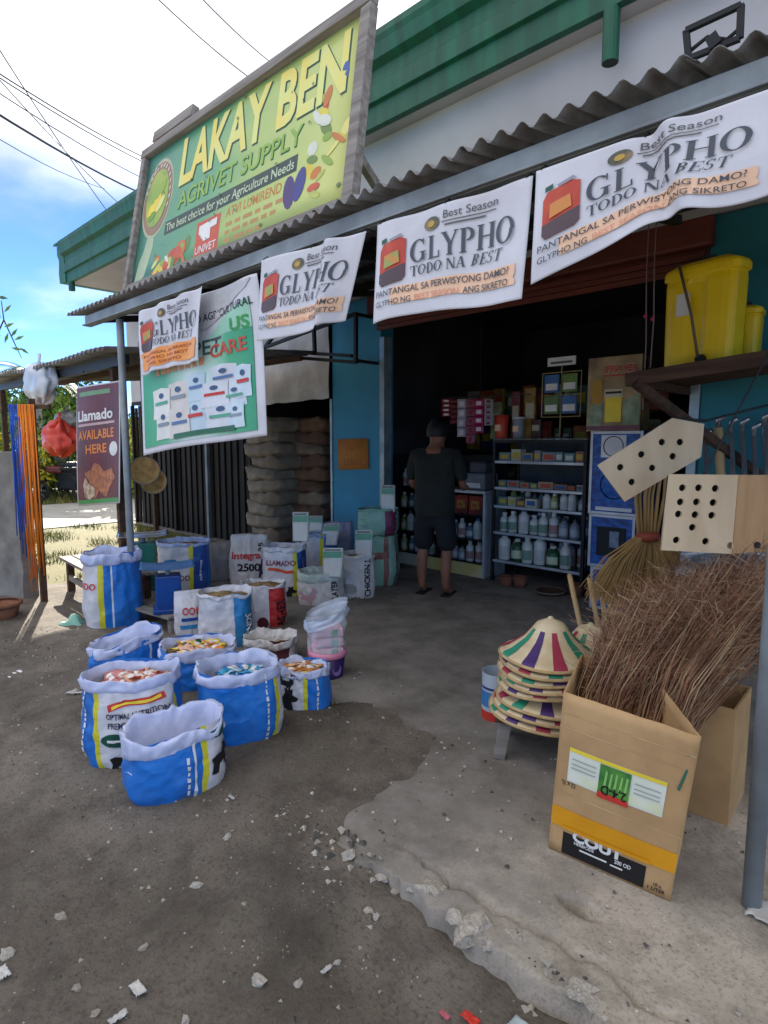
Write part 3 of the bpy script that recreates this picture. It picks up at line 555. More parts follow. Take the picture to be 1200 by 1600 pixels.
glypho('herbicide banner with its right edge curled, between green poster and brown shutter', [(409, 407), (575, 362), (528, 498), (402, 533)], 1.98, lambda x, y: (0.05*crease(x, 0.72+.12*y, 0.08)-0.06*sst(0.75, 1, x)*y+0.01*math.sin(8*x), -0.02*math.sin(3*x)*y))
glypho('small herbicide banner with orange panel, overlapping the green poster', [(217, 488), (316, 447), (312, 562), (223, 588)], 1.955, lambda x, y: (0.015*math.sin(7*x)*y+0.012*math.sin(19*x+3*y), 0.01*math.sin(4*x)*y), orange=True)
# green feed poster
pts = [ony(x, y, 2.02) for x, y in ((217, 492), (407, 428), (416, 678), (228, 712))]; loc = (pts[2]+pts[3])/2
t = thing('feed_poster', 'large green and white poster of feed bags hung at the canopy corner', 'poster', loc)
s = Sheet(*pts, disp=lambda x, y: (0.02*math.sin(5*x+1)*y+0.03*crease(x+0.5*y, 0.95, 0.1)*(1-y)-0.012*crease(x, 0.7, 0.1), 0.012*math.sin(4*x)*y), o=loc)
s.sheet('vinyl_sheet', M_vin, t, 50, 50)
s.rect(t, 0.03, 0.30, 0.94, 0.955, gradmat('poster green', [(0.0, '#2f9a6a'), (0.22, '#57ad84'), (0.45, '#cfe3da'), (0.62, '#bcdccd'), (0.8, '#4aa87c'), (1, '#2c9468')], 0, 0.1, 0.45, 2), 1, 30, 20, name='green_field')
s.poly(t, [(0.94, 0.12), (0.94, 0.30), (0.62, 0.30), (0.72, 0.2)], P('mint', '#9ccdb4'), 1, 'green_field_corner')
s.poly(t, [(0.5, 0.01), (0.97, 0.01), (0.93, 0.06), (0.6, 0.24), (0.5, 0.2)], P('greyed fold', '#bdbcbe'), 1, 'fold_patch')
s.text(t, 'AD AGRICULTURAL', 0.5, 0.19, 0.05, Pk, 0.46, 2, bold=0.01, skew=0.05); s.text(t, 'US', 0.8, 0.30, 0.08, Pg, 0.13, 2, bold=0.03); s.text(t, 'PET', 0.5, 0.405, 0.10, P('slate', '#4e5a60'), 0.22, 2, bold=0.015); s.text(t, 'CARE', 0.63, 0.435, 0.085, P('brick red', '#c8553f'), 0.27, 3, bold=0.02)
[s.rect(t, .16+.055*q_, .405+.01*(q_ % 2), .16+.055*q_+.04, .47, P('rusty orange', '#d69a74'), 2, 2, 2, 'faded_letter', edge=.02) for q_ in range(8)]
rq = random.Random(5); bagc = [P('bag%d' % i, c) for i, c in enumerate(('#d9dee6', '#cfe0ea', '#e8e6e0', '#dcd6ce', '#c4d8e4'))]
spots = [(0.62, 0.5, .2, .16), (0.8, 0.53, .12, .2), (0.14, 0.57, .16, .2), (0.28, 0.55, .17, .2), (0.44, 0.52, .15, .18), (0.55, 0.6, .2, .16), (0.7, 0.64, .18, .14), (0.16, 0.72, .14, .2), (0.28, 0.73, .18, .2), (0.42, 0.7, .16, .2), (0.57, 0.74, .22, .18), (0.72, 0.76, .14, .16)]
for i, (x, y, w_, h_) in enumerate(spots):
    s.poly(t, [(x, y), (x+w_*.5, y-.012), (x+w_, y+.005), (x+w_*.96, y+h_*.5), (x+w_, y+h_), (x, y+h_), (x+w_*.05, y+h_*.5)], bagc[i % 5], 2+i % 3, 'bag_picture')
    c_ = (P('ink blue', '#5a78a8'), Pr, P('ink mint', '#5aa88a'), P('ink grey2', '#8a96a4'))[i % 4]
    s.rect(t, x+w_*.15, y+h_*.42, x+w_*.85, y+h_*.54, c_, 5.2+0.1*(i % 3), 4, 2, 'bag_stripe'); s.poly(t, ellp(x+w_*.5, y+h_*.22, w_*.14, h_*.1, 10), P('ink navy', '#3f5a80'), 5.2, 'bag_mark')
s.rect(t, 0.32, 0.9, 0.78, 0.935, P('forest', '#2c6a52'), 5.6, 12, 2, 'footer_bar')
# red-brown rooster-feed banner on the lean-to
pts = [ony(x, y, 2.22) for x, y in ((120, 606), (185, 594), (189, 786), (124, 791))]; loc = (pts[2]+pts[3])/2
t = thing('hanging_banner', 'tall maroon banner with white and orange lettering under the stall beam', 'banner', loc)
s = Sheet(*pts, disp=lambda x, y: (0.015*math.sin(5*x+2*y), 0), o=loc); s.sheet('vinyl_sheet', M_vin, t, 20, 20)
s.rect(t, 0.03, 0.012, 0.97, 0.95, P('maroon', '#6e2530', c2=srgb('#54202a'), scale=3), 1, 10, 10); s.rect(t, 0.03, 0.95, 0.97, 0.985, Pg, 1, 10, 1, 'green_strip')
s.text(t, 'Llamado', 0.08, 0.285, 0.085, Pw, 0.76, 2, bold=0.03); s.rect(t, 0.08, 0.31, 0.88, 0.33, P('pale pink ink', '#c9a4a4'), 2, 4, 1, 'small_print'); s.rect(t, 0.12, 0.05, 0.8, 0.085, P('leafstrip', '#6f9a6a'), 2, 4, 1, 'logo_strip')
s.text(t, 'AVAILABLE', 0.08, 0.44, 0.075, P('amber', '#e8862c'), 0.78, 2, bold=0.025); s.text(t, 'HERE', 0.25, 0.56, 0.075, P('amber', '#e8862c'), 0.44, 2, bold=0.025)
s.poly(t, ellp(0.85, 0.54, 0.1, 0.06, 14), Pw, 2, 'badge'); s.poly(t, [(.25, .9), (.3, .8), (.2, .72), (.34, .7), (.42, .64), (.52, .66), (.62, .72), (.8, .7), (.9, .78), (.78, .84), (.7, .9), (.66, .94), (.5, .88), (.42, .94), (.36, .94)], P('rooster', '#8e4a30', c2=srgb('#c07a4c'), scale=18), 2, 'bird_picture'); s.poly(t, [(.2, .93), (.17, .82), (.22, .76), (.3, .82), (.42, .86), (.4, .92), (.3, .95)], P('rooster light', '#d8cdb4', c2=srgb('#a4785c'), scale=20), 3, 'bird_picture')
for xx in (0.05, 0.95):
    b = MB(loc); p = s.pt(xx, 0.01); b.tube([p, (p.x, 2.28, 2.2)], 0.004, 5); b.build('tie_string', Pk, t)
# ------------------------------------------------------------------ lean-to stall on the left
ln = thing('lean_to_stall', 'low open lean-to with thin tin roof beside the shop canopy', 'stall', (-7.3, 2.3, 0)); O = ln.location.copy()
b = MB(O); b.box((-7.3, 2.3, 2.21), (3.9, 0.05, 0.09)); b.build('front_beam', M_dsteel, ln)
k = 0; x = -9.5
while x < -5.5:
    b = MB(O); x0 = x; b.grid(lambda u, v: (x0+0.86*u, 2.12+2.3*v, 2.285+0.2*v+0.004*(k % 2)+0.02*math.cos(2*PI*(x0+.86*u)/0.105)+0.03*rim((u+k, v*2, 4))), 60, 5); b.build('roof_sheet', M_gi, ln, smooth=True, solid=0.002); x += 0.82; k += 1
for (x, y) in ((-9.2, 2.3), (-5.72, 2.34), (-9.2, 4.3)):
    b = MB(O); b.box((x, y, 1.08), (0.06, 0.06, 2.17)); b.build('post', M_bwood, ln)
for y in (3.0, 4.25):
    b = MB(O); b.box((-7.3, y, 2.228+0.2*(y-2.12)/2.3), (3.8, 0.05, 0.05)); b.build('purlin', M_bwood, ln)
# concrete wall stub at the left edge
M_rc = mat('rough grey concrete', '#8b8781', '#6c6863', scale=4, rough=0.9, bump=0.6, bscale=12, dirt=0.6, dirtc='#4d4842')
p0 = onz(38, 945); 
b = MB(p0); b.grid(lambda u, v: (p0.x-1.3*u, p0.y-0.35*u+0.02*rim((u*6, v*6, 0)), -0.05+1.46*v+(0.05*rim((u*9, 0, 1)) if v == 1 else 0)), 16, 12); b.build('x', M_rc)
wl = bpy.data.objects['x']; wl.name = 'concrete_wall'; wl.location = p0; wl.modifiers.new('t', 'SOLIDIFY').thickness = -0.14
tag(wl, 'short rough grey concrete wall at the left edge', 'wall')
# ================================================================== FEED SACKS
def weave(name, c, c2=None, rough=0.42, dirt=0.22):
    return mat('woven '+name, c, c2 or [x*0.86 for x in srgb(c)], scale=5, rough=rough, bump=0.35, bscale=16, stretch=(1, 1, 1.6), dirt=dirt, dirtc='#6d6a66', dscale=5, bdist=0.012, crump=7, cstr=.7)
Kb, Kw, Ky, Kdb, Kc, Kg, Kgr = weave('blue', '#1f72c8'), weave('white', '#d6d4d8'), weave('yellow', '#d8d030'), weave('deep blue', '#1f4f9e'), mat('cuff white', '#c3c9e2', '#a9b1d2', scale=6, rough=0.4, bump=0.5, bscale=14, dirt=0.3, dirtc='#8a8aa0', crump=8, cstr=.25), weave('mint', '#8fb8a2'), weave('grey', '#a09c98')
Kteal, Kred, Ksky, Kmar, Kpale, Kbrown = weave('teal green', '#1e6a5a'), weave('red', '#c8302c'), weave('sky blue', '#2f86c0'), weave('maroon', '#5a2430'), weave('pale', '#cfcac6'), weave('red brown', '#8e5a4c')
Kgrain = mat('feed grain', '#a08a62', '#6e5a3c', scale=40, rough=0.9, bump=0.8, bscale=120)
Kliner = mat('clear liner plastic', '#c8ccd4', '#aeb2bc', scale=4, rough=0.25, bump=0.4, bscale=10)
NT = 96
def surf(sk, th, t):
    a, d, h = sk['a'], sk['d'], sk['h']; n = sk['n']; c, s_ = math.sin(th), -math.cos(th)
    r = 1/((abs(c)/a)**n+(abs(s_)/d)**n)**(1/n)
    if sk.get('closed'):
        k = 0.90+0.12*sst(0, 0.25, t)-0.06*sst(0.4, 1, t); q = sst(0.62, 1.0, t)
        x = c*r*k*(1-0.05*q); y = s_*r*k*(1-0.82*q)
    else:
        k = 0.91+0.14*sst(0, 0.32, t)-(0.05+sk.get('neck', 0.08))*sst(0.35, 1, t); x, y = c*r*k, s_*r*k
    sd_ = sk['seed']; am = min(a, d)
    w = am*(0.08*mn.noise(Vector((c*1.6, s_*1.6, t*2.2+sd_)))-0.11*abs(mn.noise(Vector((c*2.3+sd_, s_*2.3, t*3.2+c))))+0.025*mn.noise(Vector((c*4, s_*4, t*7+sd_)))-0.055*abs(mn.noise(Vector((c*3, s_*3, t*13+sd_))))*sst(0.1, .35, t)+0.045)
    L_ = math.hypot(x, y) or 1; x += x/L_*w; y += y/L_*w
    lx, ly = sk.get('lean', (0, 0)); x += lx*t; y += ly*t
    z = h*t*(1+sk.get('tilt', 0)*c+sk.get('tiltf', 0)*s_) + (0.04*h*t*mn.noise(Vector((c*2, s_*2, sd_+9))))
    return Vector((x, y, z))
def wrap(sk, parent, verts, faces, thd, tc_, m, lay=1, rot=0, name='lettering', sc=1.0, sx=None):
    h = sk['h']; r = (sk['a']+sk['d'])/2; b = MB(); ca, sa = math.cos(rot), math.sin(rot); P_ = []
    for v in verts:
        x, y = v[0]*(sx or sc), v[1]*sc; x, y = x*ca-y*sa, x*sa+y*ca; z = v[2] if len(v) > 2 else 0
        th = R(thd)+x/r; t = max(0.01, min(0.995, tc_+y/h)); p = surf(sk, th, t); e = surf(sk, th+0.02, t); f = surf(sk, th, min(1, t+0.01)); nrm = (e-p).cross(f-p); nrm = nrm.normalized() if nrm.length > 0 else Vector((0, -1, 0))
        P_.append(p+nrm*(0.004+0.002*lay+z))
    b.add(P_, faces); return b.build(name, m, sk.get('body') or parent)
def wtext(sk, parent, s, thd, t, hgt, m, w=None, lay=1, rot=0, bold=0.02, name='lettering'):
    vs, fs, tw = tmesh(s, bold); vs = [(a-tw/2, c-0.5, z) for a, c, z in vs]
    return wrap(sk, parent, vs, fs, thd, t, m, lay, rot, name, hgt, (w/tw) if w else None)
def wpoly(sk, parent, pts, thd, t, m, lay=1, name='print', sc=1.0):
    vs, fs = polym(pts); return wrap(sk, parent, vs, fs, thd, t, m, lay, 0, name, sc)
def wrect(sk, parent, w, h_, thd, t, m, lay=1, name='print', rot=0, wavy=0):
    nx, ny = max(2, int(w/0.02)), max(2, int(h_/0.03)); vs = [(-w/2+w*i/nx, -h_/2+h_*j/ny+wavy*math.sin(i/nx*5.5)) for j in range(ny+1) for i in range(nx+1)]
    fs = [(j*(nx+1)+i, j*(nx+1)+i+1, (j+1)*(nx+1)+i+1, (j+1)*(nx+1)+i) for j in range(ny) for i in range(nx)]
    return wrap(sk, parent, vs, fs, thd, t, m, lay, rot, name)
def sack(label, px, py, wpx, ytop, dr=0.75, rot=0, n=2.8, mats=(Kb,), bands=(), cuff=0.07, cm=None, fill=0.25, fm=None, seed=0, lean=(0, 0), tilt=0, tiltf=0, neck=0.08, closed=False, z0=0.0, name='feed_sack', crumple=0.5, off=0.5):
    G = onz(px, py, z0); k = mpp(G); a = wpx*k/2*0.97; d = a*dr; aw = Vector((G.x, G.y, 0)).normalized(); C_ = G+aw*d*2*off; C_.z = z0
    h = zat(G+aw*d*0.1, ytop)-z0
    sk = dict(a=a, d=d, h=h, n=n, seed=seed*3.7+1, lean=lean, tilt=tilt, tiltf=tiltf, neck=neck, closed=closed)
    t = thing(name, label, 'sack', C_, camrz(C_)+R(rot), 'feed sacks set out before the shop'); sk['o'] = t
    b = MB(); rows = 26; vs = []
    def row(th, j):
        if j == 0: p = surf(sk, th, 0.0); return Vector((p.x*0.84, p.y*0.84, 0.0))
        if j == 1: p = surf(sk, th, 0.02); return Vector((p.x*0.955, p.y*0.955, 0.008))
        return surf(sk, th, 0.05+0.95*(j-2)/(rows-2))
    def mi(i):
        dg = ((i+0.5)*360/NT+180) % 360-180
        for (a0, a1, m_) in bands:
            if a0 <= dg < a1: return m_
        return 0
    for j in range(rows+1): vs += [row(2*PI*i/NT, j) for i in range(NT)]
    for j in range(rows):
        for i in range(NT): i2 = (i+1) % NT; b.f.append((j*NT+i, j*NT+i2, (j+1)*NT+i2, (j+1)*NT+i)); b.m.append(mi(i))
    b.v = vs; b.f.append(tuple(range(NT-1, -1, -1))); b.m.append(0)
    if closed: b.f.append(tuple(rows*NT+i for i in range(NT))); b.m.append(0)
    sk['body'] = b.build('sack_body', list(mats), t, smooth=True)
    if not closed:
        cm = cm or Kc; b = MB(); vs = []; c0 = cuff
        prof = [(0.004, -1.0), (0.011, -0.93), (0.014, -0.6), (0.013, -0.25), (0.009, -0.04), (0.001, 0.04), (-0.007, -0.02), (-0.014, -0.3)]
        inn = 5
        for jj, (dr_, dz_) in enumerate(prof):
            for i in range(NT):
                th = 2*PI*i/NT; p = surf(sk, th, 1.0); L_ = Vector((p.x, p.y, 0)).normalized(); ns = mn.noise(Vector((math.cos(th)*1.5, math.sin(th)*1.5, seed*2.1+jj*0.12))); n5 = mn.noise(Vector((math.cos(th)*5, math.sin(th)*5, seed+jj*0.5)))
                n8 = abs(mn.noise(Vector((math.cos(th)*3.2+seed, math.sin(th)*3.2, jj*.22)))); q = p+L_*(dr_*(1+0.5*n5)*c0/0.07+0.012*crumple*n5-0.03*crumple*n8+.006); q.z = p.z+dz_*c0*(1+0.55*crumple*ns)+0.045*crumple*ns+0.007*n5-.02*crumple*n8; vs.append(q)
        base = len(prof)
        for jj in range(1, inn+1):
            f_ = jj/inn
            for i in range(NT):
                th = 2*PI*i/NT; p = surf(sk, th, 1-f_*fill); L_ = Vector((p.x, p.y, 0)).normalized(); n5 = mn.noise(Vector((math.cos(th)*4, math.sin(th)*4, seed+jj*0.9)))
                q = p-L_*(0.026+0.01*n5); q.z = p.z-0.02; vs.append(q)
        b.v = vs; tot = base+inn
        for j in range(tot-1):
            for i in range(NT): i2 = (i+1) % NT; b.f.append((j*NT+i, j*NT+i2, (j+1)*NT+i2, (j+1)*NT+i)); b.m.append(0)
        b.build('rolled_cuff', cm, t, smooth=True)
        b = MB(); fz = 1-fill; vs = []
        for jj in range(6):
            f_ = 1-jj/6
            for i in range(NT//2):
                th = 4*PI*i/NT; p = surf(sk, th, fz); vs.append(Vector((p.x*f_*0.99, p.y*f_*0.99, sk['h']*fz+0.03*(1-f_)+0.02*mn.noise(Vector((p.x*f_*14, p.y*f_*14, seed))))))
        m2 = NT//2; b.v = vs; b.f = [(j*m2+i, j*m2+(i+1) % m2, (j+1)*m2+(i+1) % m2, (j+1)*m2+i) for j in range(5) for i in range(m2)]+[tuple(5*m2+i for i in range(m2))]; b.m = [0]*len(b.f)
        b.build('sack_contents', fm or Kgrain, t, smooth=True)
    sk['fz'] = sk['h']*(1-fill); return sk
def sachets(sk, n, cols, label, grp, seed, size=0.055):
    rq = random.Random(seed); o = sk['o']; protos = []
    for c in cols:
        b = MB(); b.grid(lambda u, v: ((u-.5)*size*1.2, (v-.5)*size*1.6, 0.012*math.sin(PI*u)*math.sin(PI*v)+0.008*rim((u*3, v*3, c[0]*9))), 6, 8); b.m = [1 if (f_ // 6) in (2, 3, 4) and 1 <= f_ % 6 <= 4 else 0 for f_ in range(len(b.f))]; protos.append((b, [c[1], (Pw, Pr, Py, Pdg)[int(c[0]*9) % 4]]))
    Mx = Matrix.Translation(o.location)@Matrix.Rotation(o.rotation_euler.z, 4, 'Z'); first = {}
    for i in range(n):
        k = i % len(cols); a = rq.uniform(0, 2*PI); r = math.sqrt(rq.random())*0.62; p = Mx@Vector((sk['a']*r*math.cos(a), sk['d']*r*math.sin(a), sk['fz']+0.012+0.02*rq.random()+0.03*(1-r)))
        if k not in first: ob = protos[k][0].build('feed_sachet', protos[k][1], smooth=True, solid=0.004); first[k] = ob
        else: ob = first[k].copy(); COL.objects.link(ob)
        ob.location = p; ob.rotation_euler = (rq.uniform(-.42, .42), rq.uniform(-.42, .42), rq.uniform(0, 6)); tag(ob, label, 'sachet', grp)
def wdash(sk, thd, t, w, m, ln):
    rd = random.Random(thd*7+int(ln*100)); y = -ln/2
    while y < ln/2:
        l_ = rd.uniform(.012, .03); wrect(sk, sk['o'], w*rd.uniform(.25, .5), l_, thd, t+(y+l_/2)/sk['h'], m, 1, 'printed_mark'); y += l_+.008
DOG = [(-.5, -.45), (-.42, -.1), (-.5, .1), (-.3, .2), (-.05, .15), (.05, .35), (.0, .5), (.15, .42), (.28, .5), (.3, .3), (.5, .2), (.42, .08), (.25, .05), (.3, -.2), (.28, -.5), (.15, -.5), (.1, -.2), (-.2, -.2), (-.25, -.5), (-.36, -.5)]
HEN = [(-.1, -.5), (-.05, -.25), (-.35, -.2), (-.5, .1), (-.42, .3), (-.25, .05), (.05, .05), (.15, .3), (.12, .48), (.3, .5), (.4, .36), (.28, .3), (.35, -.05), (.15, -.25), (.12, -.5), (.02, -.5), (.05, -.27)]
BWY = (Kb, Kw, Ky, Kdb)
# front, low blue sack
k1 = sack('front low blue sack with a thick rolled white cuff, half empty', 277, 1264, 156, 1150, 0.74, 0, mats=BWY, bands=((38, 45, 2), (45, 130, 1), (-150, -128, 1)), cuff=0.06, fill=0.5, fm=Kliner, seed=1, neck=0.02, tilt=0.10, crumple=0.9)
wdash(k1, 18, 0.42, 0.03, Pw, 0.16); wrect(k1, k1['o'], 0.010, 0.24, 27, 0.5, Kw, 1, 'stripe'); wpoly(k1, k1['o'], DOG, 66, 0.5, Pk, 1, 'animal_print', 0.11); wpoly(k1, k1['o'], ellp(0, 0, 0.045, 0.022), 62, 0.86, Pdg, 2, 'oval_print')
# left tall printed sack
k2 = sack('tall sack printed OPTIMAL NUTRITION PREMIUM QUALITY, full of small sachets', 213, 1207, 150, 1062, 0.72, -18, mats=BWY, bands=((-40, -33, 2), (-33, 75, 1), (75, 81, 2), (-80, -76, 1)), cuff=0.05, fill=0.2, seed=2, neck=0.03, crumple=0.6)
wtext(k2, k2['o'], 'OPTIMAL NUTRITION', 20, 0.655, 0.026, P('ink navy2', '#26304f'), 0.27, rot=0.05); wtext(k2, k2['o'], 'PREMIUM QUALITY', 20, 0.555, 0.028, P('ink navy2', '#26304f'), 0.26, rot=0.05)
wrect(k2, k2['o'], 0.25, 0.03, 20, 0.775, Pr, 1, 'ribbon', 0.18, 0.012); wrect(k2, k2['o'], 0.22, 0.013, 20, 0.775, Py, 2, 'ribbon', 0.18, 0.012); wpoly(k2, k2['o'], ellp(0, 0, 0.075, 0.034), -8, 0.38, Pdg, 1, 'oval_print'); wrect(k2, k2['o'], 0.08, 0.012, -8, 0.38, Pw, 3, 'print')
wpoly(k2, k2['o'], DOG, -2, 0.15, Pk, 1, 'animal_print', 0.12); wpoly(k2, k2['o'], HEN, 28, 0.16, Pgr, 2, 'animal_print', 0.12); wdash(k2, -58, 0.5, 0.028, Pw, 0.3)
sachets(k2, 40, ((.1, P('sachet red', '#b5523c')), (.5, P('sachet peach', '#d8a184')), (.9, P('sachet rose', '#c27a78'))), 'small red and peach sachet piled in the sack printed OPTIMAL NUTRITION', 'sachets in the OPTIMAL NUTRITION sack', 4)
# centre blue sack
k3 = sack('large plain blue sack in the middle of the front group, filled with blue sachets', 378, 1182, 134, 1052, 0.8, 4, mats=BWY, bands=((50, 58, 2), (58, 140, 1)), cuff=0.055, fill=0.25, seed=3, neck=0.03, crumple=0.7)
wdash(k3, 36, 0.5, 0.024, Kw, 0.34)
sachets(k3, 26, ((.1, P('sachet blue', '#2b74b8', rough=0.25)), (.5, P('sachet ice', '#9cc0d8', rough=0.25)), (.8, P('sachet teal', '#2b94c0', rough=0.25))), 'shiny blue sachet in the large plain blue sack', 'sachets in the blue sack', 5)
k4 = sack('blue sack behind the middle ones, holding yellow and orange sachets', 312, 1094, 116, 1018, 0.85, 0, mats=BWY, bands=((28, 36, 2), (36, 100, 1)), cuff=0.06, fill=0.22, seed=4, neck=0.0, crumple=0.7)
sachets(k4, 30, ((.1, P('sachet orange', '#df8a3c')), (.5, P('sachet yellow', '#e8c642')), (.8, P('sachet cream', '#e2b39a'))), 'yellow and orange sachet in the blue sack behind the middle ones', 'sachets in the blue sack behind', 6)
k5 = sack('blue sack at the back left of the front group, its white cuff tilted', 200, 1077, 108, 1004, 0.8, 0, mats=BWY, bands=((40, 46, 1),), cuff=0.055, fill=0.4, fm=Kliner, seed=5, neck=0.0, tilt=0.14, crumple=0.8)
k6 = sack('small squat sack with black animal print, filled with orange packets', 476, 1129, 82, 1048, 0.8, -14, mats=BWY, bands=((10, 22, 2), (-95, 10, 1)), cuff=0.04, fill=0.2, seed=6, neck=0.05, crumple=0.6)
wpoly(k6, k6['o'], DOG, -38, 0.38, Pk, 1, 'animal_print', 0.16); wpoly(k6, k6['o'], HEN, -30, 0.78, Pk, 2, 'animal_print', 0.1); wdash(k6, 45, 0.5, 0.02, Kw, 0.16)
sachets(k6, 14, ((.1, P('packet orange', '#c8803c')), (.5, P('packet amber', '#d99a4c'))), 'orange packet in the small squat sack with black animal print', 'packets in the small squat sack', 7, 0.06)
k8 = sack('small white and maroon sack with open crumpled top behind the blue sacks', 424, 1050, 80, 1000, 0.7, 0, mats=(Kpale, Kmar), bands=((-5, 50, 1),), cuff=0.05, cm=Kpale, fill=0.35, seed=8, neck=-0.05, crumple=0.9)
k9 = sack('white sack with broad blue side stripe lettered WINDS', 356, 1022, 84, 930, 0.8, -8, n=3.2, mats=(Kw, Ksky), bands=((28, 75, 1),), cuff=0.025, cm=Kw, fill=0.1, seed=9, neck=0.0, crumple=0.5)
wtext(k9, k9['o'], 'WINDS', 57, 0.42, 0.05, Pk, 0.22, 1, PI/2, 0.03, 'lettering_edge'); wtext(k9, k9['o'], 'WINDS', 56, 0.425, 0.045, Pw, 0.215, 2, PI/2, 0.02); wpoly(k9, k9['o'], ellp(0, 0, 0.05, 0.03), 10, 0.1, Pr, 1, 'print')
k10 = sack('white sack with broad red side stripe lettered ASHER', 414, 990, 70, 915, 0.8, -8, n=3.2, mats=(Kw, Kred), bands=((22, 80, 1),), cuff=0.02, cm=Kw, fill=0.08, seed=10, neck=0.02, crumple=0.7)
wtext(k10, k10['o'], 'ASHER', 52, 0.42, 0.06, Pk, 0.22, 1, PI/2, 0.03); wpoly(k10, k10['o'], ellp(0, 0, 0.05, 0.05), 2, 0.22, Kmar, 1, 'print')
k11 = sack('small white sack with folded top printed in red and blue, beside the WINDS sack', 297, 1002, 46, 925, 0.7, 0, mats=(Kw, Kw), seed=11, closed=True)
wtext(k11, k11['o'], 'OOK', 14, 0.62, 0.055, Pr, 0.15); wrect(k11, k11['o'], 0.14, 0.025, 8, 0.45, Kdb, 1, 'print'); wrect(k11, k11['o'], 0.15, 0.03, 5, 0.3, Ksky, 1, 'ribbon')
k12 = sack('tall blue and white sack behind the pole at the far left', 180, 993, 84, 866, 0.9, 8, mats=BWY, bands=((-38, -28, 2), (-110, -38, 1), (-12, -7, 1)), cuff=0.08, fill=0.12, fm=Kliner, seed=12, neck=0.0, crumple=0.7)
wtext(k12, k12['o'], 'ADO', -62, 0.62, 0.05, Pr, 0.14); 
k13 = sack('upright white and blue sack with red lettering behind the weighing scales', 290, 935, 78, 848, 0.75, -6, n=3.2, mats=(Kw, Ky, Kdb, Kb), bands=((18, 30, 1), (30, 62, 2), (62, 130, 3)), cuff=0.03, cm=mat('cuff pale blue', '#b9c6e4', '#95a8d0', rough=0.4, bump=0.4, bscale=12), fill=0.1, seed=13, neck=-0.02)
wtext(k13, k13['o'], 'LLAMADO', -22, 0.38, 0.055, P('ink maroon', '#8e2c3a'), 0.3); wpoly(k13, k13['o'], ellp(0, 0, 0.06, 0.03), -30, 0.66, Ksky, 1, 'print'); wdash(k13, 46, 0.5, 0.03, Kw, 0.2)
k14 = sack('grey crumpled sack between the blue sack and the 2500 sack', 345, 915, 40, 850, 0.8, 0, mats=(Kgr,), seed=14, closed=True)
k15 = sack('white sack printed Integra 2500 with folded top', 392, 925, 64, 838, 0.7, -5, n=3, mats=(Kpale,), seed=15, closed=True)
wtext(k15, k15['o'], 'Integra', -8, 0.66, 0.065, Pr, 0.3, bold=0.03); wtext(k15, k15['o'], '2500', 0, 0.45, 0.075, Pk, 0.24, bold=0.03); wtext(k15, k15['o'], '25', 44, 0.78, 0.05, Pk, 0.08, rot=PI/2); wpoly(k15, k15['o'], [(-.03, -.1), (.03, -.06), (.04, .04), (0, .1), (-.02, .02)], 44, 0.42, Ppur, 1, 'print')
k17 = sack('white sack with yellow and deep blue side and red printing, before the brown sack stack', 446, 940, 66, 855, 0.8, -14, n=3.2, mats=(Kw, Ky, Kdb), bands=((38, 50, 1), (50, 150, 2)), cuff=0.04, cm=Kw, fill=0.12, seed=17, neck=0.0)
wtext(k17, k17['o'], 'LLAMADO', 0, 0.72, 0.05, P('ink maroon', '#8e2c3a'), 0.27); wrect(k17, k17['o'], 0.24, 0.028, 0, 0.58, P('ribbon orange', '#e0572c'), 1, 'ribbon', -0.08, 0.006); wpoly(k17, k17['o'], DOG, 22, 0.14, Pk, 1, 'animal_print', 0.16); wdash(k17, 66, 0.6, 0.03, Kw, 0.2)
k18 = sack('pale lilac sack lettered ATO leaning by the blue pillar', 528, 905, 52, 818, 0.7, 0, mats=(weave('lilac', '#b4afc8'),), seed=18, closed=True)
wtext(k18, k18['o'], 'ATO', 20, 0.45, 0.07, Pk, 0.2, bold=0.04); 
k18b = sack('blue-topped white sack half hidden behind the price cards', 500, 915, 60, 835, 0.7, 0, mats=(Kw, Ky, Kdb), bands=((0, 20, 1), (20, 70, 2)), seed=28, cuff=0.03, cm=weave('dusty blue', '#8fa6bc'), fill=0.1)
k19 = sack('squat white sack with pale thick rolled cuff lettered DUCK LAYER', 502, 955, 72, 896, 0.9, 0, mats=(Kpale,), cuff=0.08, cm=mat('cuff pale green', '#c6cfc6', '#aab8ae', rough=0.5, bump=0.4, bscale=12), fill=0.2, fm=Kliner, seed=19, neck=0.04)
wtext(k19, k19['o'], 'CK LAYER', 34, 0.42, 0.05, Pk, 0.26, rot=PI/2, bold=0.03); wpoly(k19, k19['o'], HEN, -32, 0.4, P('hen pink', '#c89aa0'), 1, 'animal_print', 0.17)
k20 = sack('upright white sack lettered CHICKEN beside the mint green sacks', 560, 944, 52, 868, 0.9, 0, mats=(Kpale,), cuff=0.03, cm=Kpale, fill=0.1, seed=20, neck=0.0)
wtext(k20, k20['o'], 'CHICKEN L', 32, 0.55, 0.05, Pk, 0.36, rot=PI/2, bold=0.03); wtext(k20, k20['o'], 'LAYER 1', -15, 0.1, 0.045, Pk, 0.2, bold=0.02); wpoly(k20, k20['o'], ellp(0, 0, 0.06, 0.05), -30, 0.32, Kgr, 1, 'print')
k21 = sack('lower mint green sack with brown cross stripe at the shop doorway', 592, 918, 62, 838, 0.8, -6, n=3.2, mats=(Kg, Kbrown, weave('dark red', '#7a2f38')), bands=((22, 38, 1), (60, 66, 2)), seed=21, closed=False, cuff=0.01, cm=Kg, fill=0.03, neck=0.02, z0=APZ, fm=Kg)
wrect(k21, k21['o'], 0.18, 0.07, 10, 0.62, Kbrown, 1, 'stripe', 0.1)
G = k21['o'].location; z_ = G.z+k21['h']*1.0
